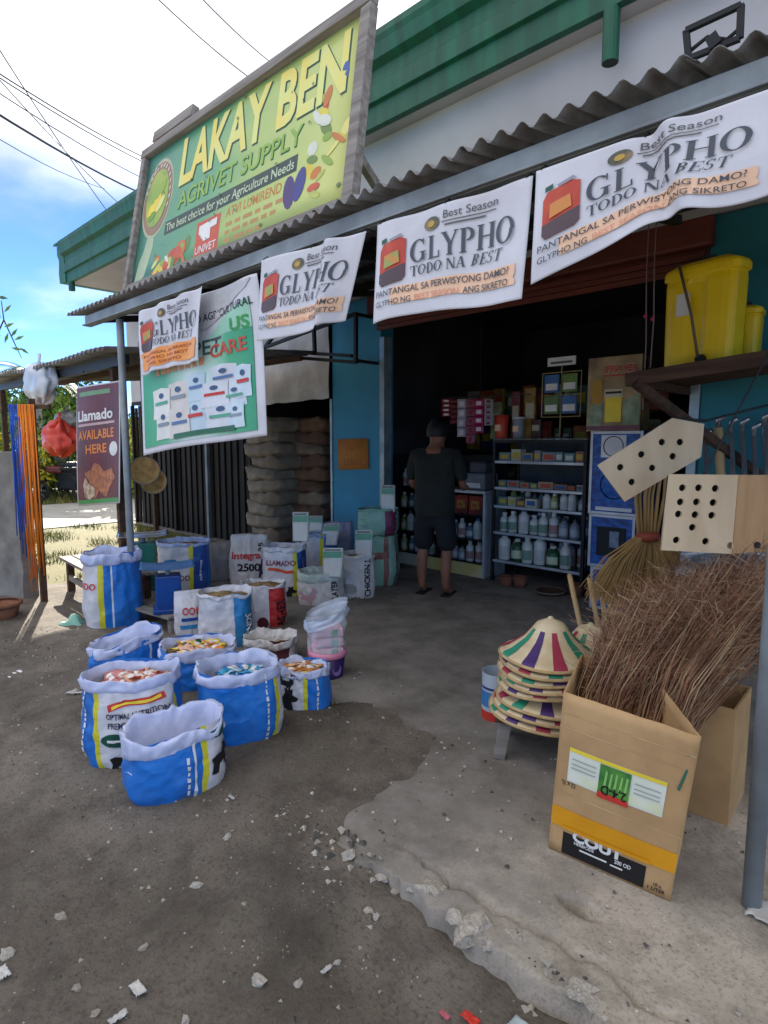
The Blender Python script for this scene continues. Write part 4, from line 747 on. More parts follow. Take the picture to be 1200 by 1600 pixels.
k22 = sack('upper mint green sack, open and stacked on the lower one, at the shop doorway', 592, 918, 62, 872, 0.8, -6, n=3.2, mats=(Kg, weave('plum', '#7c2f52')), bands=((28, 60, 1),), seed=22, cuff=0.02, cm=weave('mint edge', '#7fae98'), fill=0.25, neck=0.0, z0=APZ, fm=Kteal)
k22['o'].location.z = z_; k22['o'].scale = (1.02, 1.02, 0.90)
# pink packets in clear bag on purple bucket
p = onz(512, 1075); c = p+Vector((p.x, p.y, 0)).normalized()*0.09
t = thing('purple_bucket', 'dark purple round bucket with a pink rim on the forecourt', 'bucket', c, camrz(c)); k = mpp(p); r = 29*k; hb = zat(p, 1022)
Mpu = mat('purple plastic', '#3a2560', '#2d1c4e', rough=0.35); Mpk = mat('pink plastic', '#d98aa6', '#c87694', rough=0.35)
b = MB(); b.lathe([(r*.82, 0), (r*.86, 0.01), (r, hb), (r*0.97, hb), (r*.8, 0.02)], 28); b.build('bucket_body', Mpu, t, smooth=True)
b = MB(); b.lathe([(r*1.0, hb-0.035), (r*1.07, hb-0.03), (r*1.07, hb+0.004), (r*0.96, hb+0.004), (r*.96, hb-.03)], 28, cap=False); b.build('bucket_rim', Mpk, t, smooth=True)
b = MB(); vs, fs = polym(ellp(0, 0, 0.035, 0.035)); b.add([(math.sin((x)/r+0.6)*(r*.945), -math.cos(x/r+0.6)*(r*.945), hb*.5+y) for x, y, _ in vs], fs); b.build('round_sticker', P('lilac', '#8e6fae'), t)
h1 = zat(p, 952)-hb-0.04
t2 = thing('packet_bundle', 'stack of pale pink packets in a clear bag standing in the purple bucket', 'packet', c+Vector((0, 0, hb-0.03)), camrz(c)+0.15)
for i in range(3):
    b = MB(); b.box((0.0, 0, h1*(0.12+0.26*i)), (r*1.62, r*1.25, h1*0.235)); b.build('pink_packet', P('packet pink', '#e3a9bd', c2=srgb('#efc6d0')), t2, bevel=0.012)
    b = MB(); b.box((r*0.32, -r*0.626, h1*(0.12+0.26*i)), (r*0.35, 0.006, h1*0.17)); b.build('packet_label', (Pg, P('mint2', '#7fc0b0'), Pg)[i], t2)
Mclr = mat('clear plastic film', '#dfe6ea', '#cfd8dd', rough=0.15, alpha=0.38, bump=0.6, bscale=9)
b = MB(); b.grid(lambda u, v: ((r*1.02+0.16*r*sst(.6, 1, v)+0.02*rim((math.cos(2*PI*u)*2, math.sin(2*PI*u)*2, v*5)))*math.cos(2*PI*u), (r*.85+0.16*r*sst(.6, 1, v)+0.02*rim((math.cos(2*PI*u)*2, math.sin(2*PI*u)*2, 3+v*5)))*math.sin(2*PI*u), 0.03+h1*1.12*v+0.05*math.cos(2*PI*u)*v), 40, 14); b.build('plastic_film', Mclr, t2, smooth=True)
b = MB(); b.grid(lambda u, v: ((r*1.16+0.05*r*math.sin(PI*v)+0.02*rim((math.cos(2*PI*u)*2, math.sin(2*PI*u)*2, v*2)))*math.cos(2*PI*u), (r*1.0+0.02*rim((math.cos(2*PI*u)*2, math.sin(2*PI*u)*2, 3+v*5)))*math.sin(2*PI*u), h1*(0.86+.27*v)+0.05*math.cos(2*PI*u)), 40, 6); b.build('bag_mouth', mat('milky film', '#cdd6e2', '#b5c0d0', rough=0.3, alpha=0.8, bump=0.5, bscale=9), t2, smooth=True)
# price cards stuck in the sacks
Mcard = P('card', '#c9ccc2'); Mcg = P('card green', '#5f9a80')
def card(label, x0, y0, x1, y1, Y, lean=0.0, tilt=0.0):
    bl, br_, tl, tr = ony(x0, y1, Y), ony(x1, y1, Y), ony(x0+tilt, y0, Y+lean), ony(x1+tilt, y0, Y+lean); loc = (bl+br_)/2; t = thing('price_card', label, 'card', loc, group='price cards in the sacks')
    s = Sheet(tl, tr, br_, bl, o=loc); s.sheet('card_panel', Mcard, t, 2, 2, 0.012); s.rect(t, 0.02, 0.12, 0.98, 0.34, Mcg, 1.6, 2, 2, 'green_header'); s.rect(t, 0.1, 0.05, 0.9, 0.10, Pgr, 1.6, 2, 1, 'header_line'); s.rect(t, 0.07, 0.40, 0.93, 0.97, P('card window', '#cfcfc9'), 1.6, 2, 2, 'price_window')
    return t
card('white price card with green band in the sack before the brown sack stack', 458, 800, 482, 846, k17['o'].location.y-0.02, 0.03)
card('price card tilted to the right between lilac and white sacks', 502, 818, 526, 852, k18b['o'].location.y-0.03, 0.03, 5)
card('price card standing in the DUCK LAYER sack', 504, 856, 534, 902, k19['o'].location.y-0.05, 0.03, 2)
card('price card standing in the CHICKEN sack', 555, 828, 581, 874, k20['o'].location.y, 0.03, 1)
card('price card standing in the upper mint green sack', 596, 758, 617, 800, k22['o'].location.y, 0.03)
card('price card half hidden behind the lilac sack', 484, 806, 504, 836, k18b['o'].location.y+0.12, 0.03)
# ------------------------------------------------------------------ stack of brown sacks in the doorway
Mj = [mat('brown kraft sack %d' % i, c, c2, scale=5, rough=0.75, bump=0.6, bscale=9, dirt=0.3, bdist=0.02) for i, (c, c2) in enumerate((('#aa9c88', '#8c7e6a'), ('#9a8b76', '#7e705d'), ('#a39480', '#827462')))]
Mj_shade = [mat('shade-toned brown sack %d' % i, c, c2, scale=5, rough=0.75, bump=0.6, bscale=9, bdist=0.02) for i, (c, c2) in enumerate((('#86684f', '#6a503d'), ('#7a5c4a', '#5e4638')))]  # browner, darker copies for the inner stack, its shade put into the colour
def pillow(L_, Wd, Ht, seed):
    b = MB(); nu, nv = 36, 16
    def fn(u, v):
        a, c = 2*PI*u, PI*(v-.5); ca, sa, cc_, sc_ = math.cos(a), math.sin(a), math.cos(c), math.sin(c)
        sgn = lambda q, e: math.copysign(abs(q)**e, q)
        x, y, z = L_/2*sgn(ca, .34)*sgn(cc_, .38), Wd/2*sgn(sa, .34)*sgn(cc_, .38), Ht/2*sgn(sc_, .62)
        w = 0.05*mn.noise(Vector((x*4+seed, y*4, z*6+seed)))-0.05*abs(mn.noise(Vector((x*7+seed, y*7, z*12))))+0.016*mn.noise(Vector((x*16, y*16, z*20+seed)))
        return Vector((x*(1+w*1.5), y*(1+w*2.5), z+w*0.9+Ht/2))
    b.grid(fn, nu, nv); return b
protos = [pillow(0.68+.05*i, 0.50, 0.19, i*3.3) for i in range(3)]; pobs = {}
ordn = ['lowest', 'second', 'third', 'fourth', 'fifth', 'sixth', 'seventh', 'eighth', 'ninth', 'tenth', 'eleventh']
def jut(i, mm, loc, rz, label, grp):
    key = (i % 3, mm.name)
    if key not in pobs: o = protos[i % 3].build('brown_sack', mm, smooth=True); pobs[key] = o
    else: o = pobs[key].copy(); COL.objects.link(o)
    o.location = loc; o.rotation_euler = (rq2.uniform(-.04, .04), rq2.uniform(-.05, .05), rz); tag(o, label, 'sack', grp); return o
rq2 = random.Random(9)
pa = ony(424, 830, 4.75); pb = ony(482, 830, 5.0)
for i in range(11): jut(i, Mj[i % 3], (pa.x+rq2.uniform(-.04, .04), 4.82+rq2.uniform(-.04, .05), 0.05+0.158*i), rq2.uniform(-.12, .12), '%s pale tan sack from the floor in the front doorway stack' % ordn[i], 'tan sacks in the front stack')
for i in range(11): jut(i+1, Mj_shade[i % 2] if i % 4 else Mj[1], (pb.x+rq2.uniform(-.03, .03), 5.2+rq2.uniform(-.04, .04), 0.05+0.158*i), rq2.uniform(-.12, .12), '%s brown sack from the floor in the inner doorway stack' % ordn[i], 'brown sacks in the inner stack')
# ------------------------------------------------------------------ scales on a low table
p0 = onz(180, 1000); pt_ = onz(245, 985)
tb = thing('low_table', 'low weathered wooden table under the two weighing scales', 'table', (pt_.x, pt_.y+0.12, 0), R(8)); zt = 0.18
for i in range(4): b = MB(); b.box((0, -0.18+0.12*i, zt), (0.62, 0.10, 0.025)); b.build('plank', M_wood, tb, bevel=0.003)
for sx in (-.28, .28):
    for sy in (-.18, .18): b = MB(); b.box((sx, sy, zt/2-0.012), (0.045, 0.045, zt-0.025)); b.build('leg', M_wood, tb)
def scale_(label, px, w, hpx, cbody, cpan, dy):
    c = ony(px, 940, pt_.y+dy); k = mpp(c); hh = hpx*k; a = w*k
    t = thing('weighing_scale', label, 'scale', (c.x, pt_.y+dy, zt+0.013), camrz(c), 'weighing scales')
    Mb = mat('scale '+label[:9], cbody, None, rough=0.35, dirt=0.3); b = MB()
    b.box((0, 0, hh*.46), (a*.72, a*.6, hh*.86)); b.build('body', Mb, t, bevel=0.012); b = MB(); b.box((0, 0, 0.018), (a*.9, a*.75, 0.036)); b.build('base', Mb, t, bevel=0.008)
    b = MB(); b.lathe([(0.0, 0), (a*.27, 0), (a*.27, 0.008), (0, 0.008)], 24, (0, a*.31, hh*.5), Matrix.Rotation(R(-90), 3, 'X')); b.build('dial', Pw, t)
    b = MB(); b.lathe([(0.02, 0), (0.02, 0.05)], 10, (0, 0, hh*.89)); b.build('pan_stem', M_steel, t)
    b = MB(); b.grid(lambda u, v: ((u-.5)*a*1.55, (v-.5)*a*1.15, hh*.89+0.05+0.018*abs(2*u-1)**3+0.015*abs(2*v-1)**4), 16, 10); b.build('pan', cpan, t, smooth=True, solid=0.004)
scale_('blue weighing scale with blue pan on the low table', 264, 52, 66, '#17468e', mat('blue pan', '#4a78b0', '#3a689e', rough=0.3, metal=0.2), 0.02)
scale_('green weighing scale with shiny steel pan on the low table', 228, 48, 84, '#2c7a6a', mat('steel pan', '#b8bcc0', '#9aa0a6', rough=0.2, metal=0.8), 0.2)
# ================================================================== SHOP INTERIOR
CY = 5.28
def bot_protos():
    out = []
    specs = [('white', '#d8d6cc', '#7d9a86', '#d8d8d0', 0.045, 0.20, 0), ('white', '#d4d2cc', '#a88078', '#c8c8c4', 0.045, 0.22, 1), ('green', '#2f5a38', '#d0d6b4', '#c9ccc0', 0.05, 0.19, 0),
             ('white', '#dcdad2', '#c6c8c0', '#39547a', 0.05, 0.24, 1), ('grey', '#8d9096', '#b9bcc0', '#3a3d44', 0.045, 0.17, 0), ('blue', '#5f7a8e', '#c6ccd2', '#d6d6d6', 0.045, 0.19, 1), ('yellow', '#a8a66a', '#cfcbae', '#d8d8cc', 0.045, 0.21, 0)]
    for (cn, body, lab, cap, r, h, kind) in specs:
        t = thing('bottle', 'x', 'bottle')
        b = MB(); pr = [(r*.9, 0), (r, 0.008), (r, h*.62), (r*.85, h*.72), (r*.42, h*.82), (r*.36, h*.86), (r*.36, h*.9), (0, h*.9)] if kind == 0 else [(r*.92, 0), (r, 0.01), (r, h*.70), (r*.7, h*.78), (r*.5, h*.8), (r*.5, h*.86), (0, h*.86)]
        b.lathe(pr, 14); b.build('bottle_body', mat('bottle '+body, body, rough=0.3), t, smooth=True)
        b = MB(); b.lathe([(r*.46, h*.86), (r*.5, h*.87), (r*.5, h*.985), (r*.4, h), (0, h)], 12); b.build('cap', mat('cap '+cap, cap, rough=0.35), t)
        b = MB(); n = 14; q = [(r*1.02*math.cos(R(a)), r*1.02*math.sin(R(a))) for a in [200+140*i/n for i in range(n+1)]]
        b.add([(x, y, z) for z in (h*.14, h*.5) for x, y in q], [(i, i+1, n+2+i, n+1+i) for i in range(n)]); b.build('bottle_label', mat('label '+lab, lab, rough=0.5), t, smooth=True)
        out.append((cn, t, 2*r))
    return out
BOT = bot_protos(); used = set(); rb = random.Random(21)
ORD = ['leftmost', 'second', 'third', 'fourth', 'fifth', 'sixth', 'seventh', 'eighth', 'ninth', 'tenth', 'eleventh', 'twelfth']
def bottle_row(x0, x1, y, z, where, kinds=None, gap=0.012, sc=1.0):
    x = x0; i = 0
    while True:
        k = rb.choice(kinds or range(len(BOT))); cn, pr, w = BOT[k]; w *= sc
        if x+w > x1 or i > 11: break
        lab = '%s bottle, %s from the left on the %s' % (cn, ORD[i], where); lab = lab.replace('leftmost from the left', 'leftmost'); loc = (x+w/2, y+rb.uniform(-.015, .015), z); f = sc*rb.uniform(.85, 1.08)
        if k not in used: used.add(k); o = pr; o.location = loc; o['label'] = lab
        else: o = copy_tree(pr, loc, 0, lab)
        o['group'] = 'bottles on the shop shelves'; o.scale = (sc*.98, sc*.98, f); o.rotation_euler = (0, 0, rb.uniform(-.2, .5)); x += w+gap*rb.uniform(.3, 1.8); i += 1
Malu = mat('white aluminium shelf edge', '#c4c8cc', '#a9adb2', rough=0.35, metal=0.3)
Mglass = mat('shelf glass', '#b8c8c8', '#a8b8b8', rough=0.05, alpha=0.25)
# right glass display case
X0, X1 = ony(768, 800, CY).x, ony(914, 800, CY).x; DZ = 0.5
cs = thing('display_case', 'glass display case with white-edged shelves of bottles, inside the shop', 'cabinet', ((X0+X1)/2, CY+DZ/2, APZ)); O = cs.location.copy()
zb, ztp = zat(Vector((X1, CY, 0)), 886), 1.52
def cp(name, m, x0, x1, y0, y1, z0, z1, par=cs, bev=0.002, o=None):
    b = MB(o or O); b.box(((x0+x1)/2, (y0+y1)/2, (z0+z1)/2), (x1-x0, y1-y0, z1-z0)); return b.build(name, m, par, bevel=bev)
for xx in (X0, X1-0.03):
    for yy in (CY, CY+DZ-0.03): cp('post', M_dsteel, xx, xx+0.03, yy, yy+0.03, APZ, ztp)
cp('back_panel', mat('case back', '#4a4f55', '#3c4046', rough=0.7), X0+0.03, X1-0.03, CY+DZ-0.02, CY+DZ-0.01, zb, ztp-0.03)
cp('top', Mglass, X0-0.005, X1+0.005, CY-0.005, CY+DZ+0.005, ztp, ztp+0.012); cp('top_rail', M_dsteel, X0, X1, CY-0.001, CY+0.029, ztp-0.03, ztp-0.001)
pm = Vector(((X0+X1)/2, CY, 0)); lev = [zat(pm, 884), zat(pm, 838), zat(pm, 795), zat(pm, 765), zat(pm, 722)]
for i, z in enumerate(lev):
    cp('shelf', Mglass, X0+0.035, X1-0.035, CY+0.016, CY+DZ-0.03, z-0.010, z); cp('shelf_edge', Malu, X0+0.031, X1-0.031, CY-0.004, CY+0.015, z-0.022, z+0.004)
rown = ['bottom shelf of the glass case', 'second shelf of the glass case', 'third shelf of the glass case', 'fourth shelf of the glass case', 'top shelf of the glass case']
for i, z in enumerate(lev[:2]): bottle_row(X0+0.05, X1-0.04, CY+0.09, z+0.001, rown[i], (0, 1, 3, 4, 0, 2, 5) if i else (0, 3, 0, 2, 6, 1), sc=1.28 if i == 0 else 1.1); bottle_row(X0+0.07, X1-0.04, CY+0.27, z+0.001, rown[i].replace('shelf', 'shelf, back row,'), sc=1.0)
bottle_row(X0+0.55, X1-0.04, CY+0.09, lev[2]+0.001, rown[2], sc=0.8)
bottle_row(X0+0.05, X1-0.04, CY+0.3, lev[2]+0.001, rown[2].replace('shelf', 'shelf, back row,'), sc=0.75)
# small cartons on the upper shelves
cartc = ['#8d8f96', '#a89478', '#b8b4ac', '#6f8a86', '#9c6a5a', '#c9c2a8']
def carton_row(x0, x1, y, z, where, hmin=.05, hmax=.1):
    x = x0; i = 0
    while x < x1-0.06 and i < 12:
        w = rb.uniform(.07, .16); w = min(w, x1-x); h = rb.uniform(hmin, hmax); c = rb.choice(cartc); b = MB(); b.box((0, 0, h/2), (w, 0.1, h)); 
        t = thing('small_carton', '%s carton from the left on the %s' % (ORD[i], where), 'carton', (x+w/2, y, z), rb.uniform(-.1, .1), 'cartons on the shop shelves'); b.build('carton_body', mat('carton '+c, c, rough=0.6), t, bevel=0.002)
        b = MB(); b.box((0, -0.051, h*.5), (w*.7, 0.003, h*.5)); c = rb.choice(['#d8d4c8', '#c65a3a', '#3c6a9a', '#d2b24a']); b.build('carton_print', mat('cprint '+c, c), t); x += w+0.012; i += 1
carton_row(X0+0.05, X0+0.52, CY+0.09, lev[2]+0.001, rown[2]); carton_row(X0+0.05, X1-0.05, CY+0.09, lev[3]+0.001, rown[3], .05, .075); carton_row(X0+0.05, X1-0.05, CY+0.09, lev[4]+0.001, rown[4], .08, .14)
# left open shelf with a white counter front
XA, XB = ony(618, 850, CY).x, ony(757, 850, CY).x
sh = thing('open_shelf', 'open dark shelf of bottles with white kickboard behind the customer', 'shelf', ((XA+XB)/2, CY+0.2, APZ)); O = sh.location.copy()
hl = 1.35; xm = XA+0.62
cp('side_panel', M_dark, XA-0.03, XA, CY, CY+0.4, APZ, hl, sh); cp('divider', M_dark, xm, xm+0.03, CY+0.01, CY+0.4, APZ, hl, sh); cp('side_panel', Malu, XB-0.03, XB, CY, CY+0.4, APZ, 0.95, sh); cp('back_panel', M_dark, XA, XB, CY+0.401, CY+0.42, APZ, hl, sh)
cp('kickboard', mat('white yellow kickboard', '#d8d4c4', '#c8b45a', scale=1.5, rough=0.5), XA+0.002, XB-0.032, CY+0.001, CY+0.02, APZ+0.002, APZ+0.14, sh)
zs = [APZ+0.15, 0.45, 0.72, 0.98]
for i, z in enumerate(zs):
    cp('shelf_board', M_dark, XA+0.002, xm-0.002, CY+0.022, CY+0.4, z-0.015, z, sh)
    if i < 3: cp('shelf_board', M_dark, xm+0.032, XB-0.034, CY+0.022, CY+0.4, z-0.015, z, sh)
cp('counter_top', Malu, xm+0.032, XB+0.01, CY-0.02, CY+0.4, 0.955, 0.985, sh)
wn = ['lowest board of the open shelf', 'second board of the open shelf', 'third board of the open shelf', 'top board of the open shelf']
for i, z in enumerate(zs): bottle_row(XA+0.02, xm-0.02, CY+0.1, z+0.001, wn[i]+', left bay', sc=0.95)
for i, z in enumerate(zs[:2]): bottle_row(xm+0.05, XB-0.05, CY+0.1, z+0.001, wn[i]+', right bay', (0, 1, 3, 4, 5), sc=1.0)
for j, xx in enumerate((XB-0.36, XB-0.17)):
    t = thing('red_box', ('left' if j == 0 else 'right')+' red and yellow printed box on the open shelf', 'box', (xx, CY+0.12, zs[2]+0.001), 0, 'red boxes on the open shelf'); b = MB(); b.box((0, 0, 0.1), (0.17, 0.12, 0.2)); b.build('box_body', mat('red box print', '#a23a2c', '#5c2a22', scale=9), t, bevel=0.003); b = MB(); b.box((0, -0.0615, 0.1), (0.11, 0.003, 0.09)); b.build('box_print', mat('amber print', '#c88a3c', '#8a4a2a', scale=20), t)
t = thing('grey_machine', 'grey receipt printer on the white counter', 'printer', (XB-0.2, CY+0.18, 0.986)); b = MB(); b.box((0, 0, 0.09), (0.3, 0.26, 0.18)); b.build('body', mat('machine grey', '#7d8288', '#6a6f75', rough=0.5), t, bevel=0.02); b = MB(); b.box((0.02, 0.02, 0.24), (0.22, 0.2, 0.12)); b.build('cover', mat('machine dark', '#4c5056', rough=0.5), t, bevel=0.02); b = MB(); b.box((0, -0.135, 0.05), (0.2, 0.006, 0.05)); b.build('paper_slot', Pw, t)
# hanging sachet strips
rail = thing('hanging_rail', 'thin dark rail over the counter from which sachet strips hang', 'rail', (ony(740, 620, 5.2).x, 5.2, 2.05)); b = MB(rail.location); b.tube([ony(690, 622, 5.2), ony(830, 616, 5.2)], 0.006, 6); b.build('rail_bar', M_dsteel, rail); pmid = ony(750, 619, 5.2); b = MB(rail.location); b.tube([pmid, (pmid.x, pmid.y, 3.21)], 0.003, 5); b.build('hanging_wire', M_dsteel, rail)
for i, (x, y1, w_, c, nm) in enumerate(((698, 650, 16, '#8e2c2c', 'dark red'), (710, 662, 12, '#6c2430', 'maroon'), (722, 682, 14, '#b9b4bc', 'white and grey'), (736, 692, 13, '#a2506a', 'rose and white'), (749, 676, 15, '#b02a5c', 'magenta'), (764, 664, 13, '#a8a2ac', 'pale grey'))):
    p = ony(x, 622, 5.2); q = ony(x, y1, 5.2); n = 4+(i % 2); k = mpp(p); hh = (p.z-q.z)/n
    t = thing('sachet_strip', '%s strip of sachets hanging over the counter' % nm, 'sachets', (p.x, 5.2, p.z-0.008), 0.35, 'hanging sachet strips')
    for j in range(n):
        b = MB(); b.grid(lambda u, v: ((u-.5)*w_*k*1.05, 0.012*math.sin(PI*u)*math.sin(PI*v)*-1+0.006*(j % 2), -hh*(j+v*.96)), 6, 6); b.build('sachet', mat('sachet '+c, c, rough=0.3), t, smooth=True, solid=0.004)
        b = MB(); b.box((0, -0.017+.006*(j % 2), -hh*(j+.5)), (w_*k*.5, 0.004, hh*.45)); b.build('sachet_print', mat('sprint%d' % (i % 2), ('#d9d2d6', '#7a2a34')[i % 2]), t)
# things on the case top
pz = ztp+0.013
def jar(label, px, w_, ytop, col, lid, Y=CY+0.15):
    p = ony(px, 690, Y); k = mpp(p); r = w_*k/2; h = zat(p, ytop)-pz; t = thing('jar', label, 'jar', (p.x, Y, pz), 0, 'jars on the glass case'); b = MB(); b.lathe([(r*.8, 0), (r*.85, .01), (r, h*.95), (r*.92, h), (0, h)], 18); b.build('jar_body', mat('jar '+col, col, rough=0.4), t, smooth=True); b = MB(); b.lathe([(r*1.04, h+.0), (r*1.04, h+.02), (0, h+.025)], 18); b.build('rim', mat('jar '+lid, lid), t); b = MB(); b.box((0, -r*.93, h*.5), (r*.9, 0.012, h*.3)); b.build('print', Ppk, t)
jar('bright orange-red cup on the glass case', 783, 22, 652, '#d8492c', '#c03a24'); jar('white and grey patterned cup beside the orange-red cup', 810, 20, 655, '#8f8f94', '#c6c6ca')
for i, (x, w_, y, c, nm) in enumerate(((776, 18, 628, '#9aa06a', 'olive'), (806, 14, 612, '#8a3a3a', 'dark red'), (828, 18, 606, '#b08a3c', 'amber and brown'), (838, 16, 655, '#5a3a30', 'dark brown'))):
    p = ony(x, 690, CY+0.32); k = mpp(p); h = zat(p, y)-pz; t = thing('packet', '%s tall packet at the back of the glass case top' % nm, 'packet', (p.x, CY+0.32, pz), .2, 'packets on the glass case'); b = MB(); b.box((0, 0, h/2), (w_*k, 0.07, h)); b.build('packet_body', mat('packet '+c, c, [x*.5 for x in srgb(c)], scale=14, rough=0.4), t, bevel=0.01); b = MB(); b.box((0, -.0365, h*.55), (w_*k*.7, 0.004, h*.3)); b.build('packet_label', mat('pl'+c, '#c9c1a4'), t)
# wire seed rack
p0, p1 = ony(845, 690, CY+0.1), ony(905, 690, CY+0.1); z0_, z1_ = zat(p0, 652), zat(p0, 584)
t = thing('wire_rack', 'wire rack of seed packets with white header on the glass case', 'rack', (p0.x, CY+0.1, pz)); O3 = t.location.copy(); xa, xb = p0.x, p1.x; yy = CY+0.1
for (a, c) in (((xa, yy, z0_), (xb, yy, z0_)), ((xa, yy, z1_), (xb, yy, z1_)), ((xa, yy, z0_), (xa, yy, z1_)), ((xb, yy, z0_), (xb, yy, z1_)), ((xa, yy, (z0_+z1_)/2), (xb, yy, (z0_+z1_)/2)), (((xa+xb)/2, yy, pz), ((xa+xb)/2, yy, z1_+.06))): b = MB(O3); b.tube([a, c], 0.005, 6); b.build('wire', mat('brass wire', '#a89a6c', rough=0.4, metal=0.5), t)
b = MB(O3); b.box(((xa+xb)/2, yy, pz+.006), (.2, .14, .012)); b.build('rack_base', M_dsteel, t)
b = MB(O3); b.box(((xa+xb)/2, yy-.01, z1_+.10), ((xb-xa)*.72, .008, .08)); b.build('header_card', Pw, t); b = MB(O3); b.box(((xa+xb)/2, yy-.016, z1_+.09), ((xb-xa)*.55, .003, .02)); b.build('header_print', Pgr, t)
for i in range(2):
    for j in range(2):
        cx, cz = xa+(xb-xa)*(.27+.46*i), z0_+(z1_-z0_)*(.27+.48*j); b = MB(O3); b.box((cx, yy-.012, cz), ((xb-xa)*.38, .012, (z1_-z0_)*.4)); pk_ = b.build('seed_packet', mat('seed%d' % (i+j), ('#5f7a3c', '#3c6aa0', '#6f8a3c')[i+j], rough=0.4), t); b = MB(O3); b.box((cx, yy-.0195, cz-.03), ((xb-xa)*.3, .003, (z1_-z0_)*.15)); b.build('packet_label', Pw, pk_)
# sprayer box
pa, pb2 = ony(914, 672, 5.02), ony(998, 662, 5.02); za, zb2 = zat(pa, 672), zat(pa, 560)
# blue cabinets under it
Mblue = mat('blue printed carton', '#2a62b4', '#153672', scale=14, rough=0.4, detail=8, stretch=(1, 1, 2))
def cab(label, x0, x1, y0, y1, top, Y=5.02, z0=None):
    a, c = ony(x0, y1, Y), ony(x1, y1, Y); z_lo = zat(a, y1) if z0 is None else z0; z_hi = zat(a, y0); w_ = c.x-a.x; h_ = z_hi-z_lo; t = thing('blue_cabinet', label, 'cabinet', ((a.x+c.x)/2, Y+.2, z_lo), 0, 'blue cabinets by the display case')
    b = MB(); b.box((0, 0, h_/2), (w_, .4, h_)); b.build('cabinet_body', Mblue, t, bevel=.004)
    for (cx, cz, sx, sz) in ((-w_/2+.012, h_/2, .022, h_), (w_/2-.012, h_/2, .022, h_), (0, .012, w_-.05, .022), (0, h_-.012, w_-.05, .022)): b = MB(); b.box((cx, -.202, cz), (sx, .012, sz)); b.build('edge_trim', Malu, t)
    return t, w_, h_
cz0, w0, h0 = cab('lowest blue cabinet, mostly hidden behind wooden handles', 920, 996, 884, 962, 0, z0=APZ)
zc = cz0.location.z+h0; c1, w1, h1 = cab('middle blue cabinet with a square dark window', 918, 990, 802, 884, 0, z0=zc+.002)
zc2 = c1.location.z+h1; c2_, w2, h2 = cab('upper blue cabinet with round ports, under the sprayer box', 919, 1000, 674, 800, 0, z0=zc2+.002)
b = MB(); b.box((0, -.204, h1*.5), (w1*.62, .01, h1*.55)); b.build('window', M_dark, c1); b = MB(); b.box((.03, -.2105, h1*.55), (w1*.2, .004, h1*.3)); b.build('window_print', mat('grey print', '#5c6a80', '#8a94a4', scale=12), c1)
for (cx, cz, r) in ((-.02, h2*.82, .085), (0, h2*.36, .12)):
    b = MB(); b.box((cx, -.2045, cz), (r*2.5, .007, r*2.2)) if cz > h2*.6 else b.lathe([(r*1.3, 0), (r*1.3, .008), (r, .008)], 28, (cx, -.2, cz), Matrix.Rotation(R(90), 3, 'X')); b.build('port_plate', Malu if cz > h2*.6 else mat('ray print', '#3f74b8', '#1f4f9e', scale=20), c2_)
    b = MB(); b.lathe([(r*1.03, 0), (r, .016), (r*.9, .004), (0, .004)], 28, (cx, -.2, cz), Matrix.Rotation(R(90), 3, 'X')); b.build('round_port', M_dark, c2_)
b = MB(); b.box((0, -.205, h2*.07), (w2*.7, .008, .03)); b.build('name_strip', Pw, c2_)
zs3 = c2_.location.z+h2+.002
t = thing('sprayer_box', 'printed carton lettered SPRAYER standing on the blue cabinets', 'box', ((pa.x+pb2.x)/2, 5.14, zs3)); w_ = pb2.x-pa.x; h_ = zb2-zs3
b = MB(); b.box((0, 0, h_/2), (w_, .2, h_)); b.build('carton', mat('sprayer carton', '#b59a70', '#7d6a4c', scale=5, rough=.5), t, bevel=.004)
Y_ = 5.14-.1; s = Sheet((pa.x, Y_, zb2), (pb2.x, Y_, zb2), (pb2.x, Y_, zs3), (pa.x, Y_, zs3), o=t.location)
s.text(t, 'SPRAYER', .3, .23, .12, Pw, .62, 1.5, bold=.02, name='lettering_edge'); s.text(t, 'SPRAYER', .3, .225, .11, Pr, .62, 2.5, bold=.005); s.rect(t, .3, .25, .9, .265, Pr, 1, 4, 1, 'rule'); s.rect(t, .36, .55, .66, .88, Py, 1, 4, 4, 'tank_picture'); s.rect(t, .34, .44, .68, .55, P('tank white', '#cfc4a4'), 1, 4, 2, 'tank_top_picture'); s.rect(t, .36, .47, .66, .5, Pk, 2, 4, 1, 'strap_picture')
s.poly(t, [(.1, .3), (.28, .3), (.3, .6), (.2, .75), (.1, .6)], P('ochre', '#b88c2c'), 1, 'leaf_picture'); s.poly(t, [(.05, .65), (.33, .62), (.3, .95), (.05, .95)], P('pale green print', '#9aa68a', c2=srgb('#6f7f62'), scale=9), 2, 'field_picture'); s.poly(t, [(.7, .6), (.98, .5), (.98, .92), (.7, .92)], P('pale green print', '#9aa68a'), 1, 'field_picture'); s.rect(t, .02, .93, .98, .985, P('magenta strip', '#7a4a58'), 3, 4, 1, 'strip')
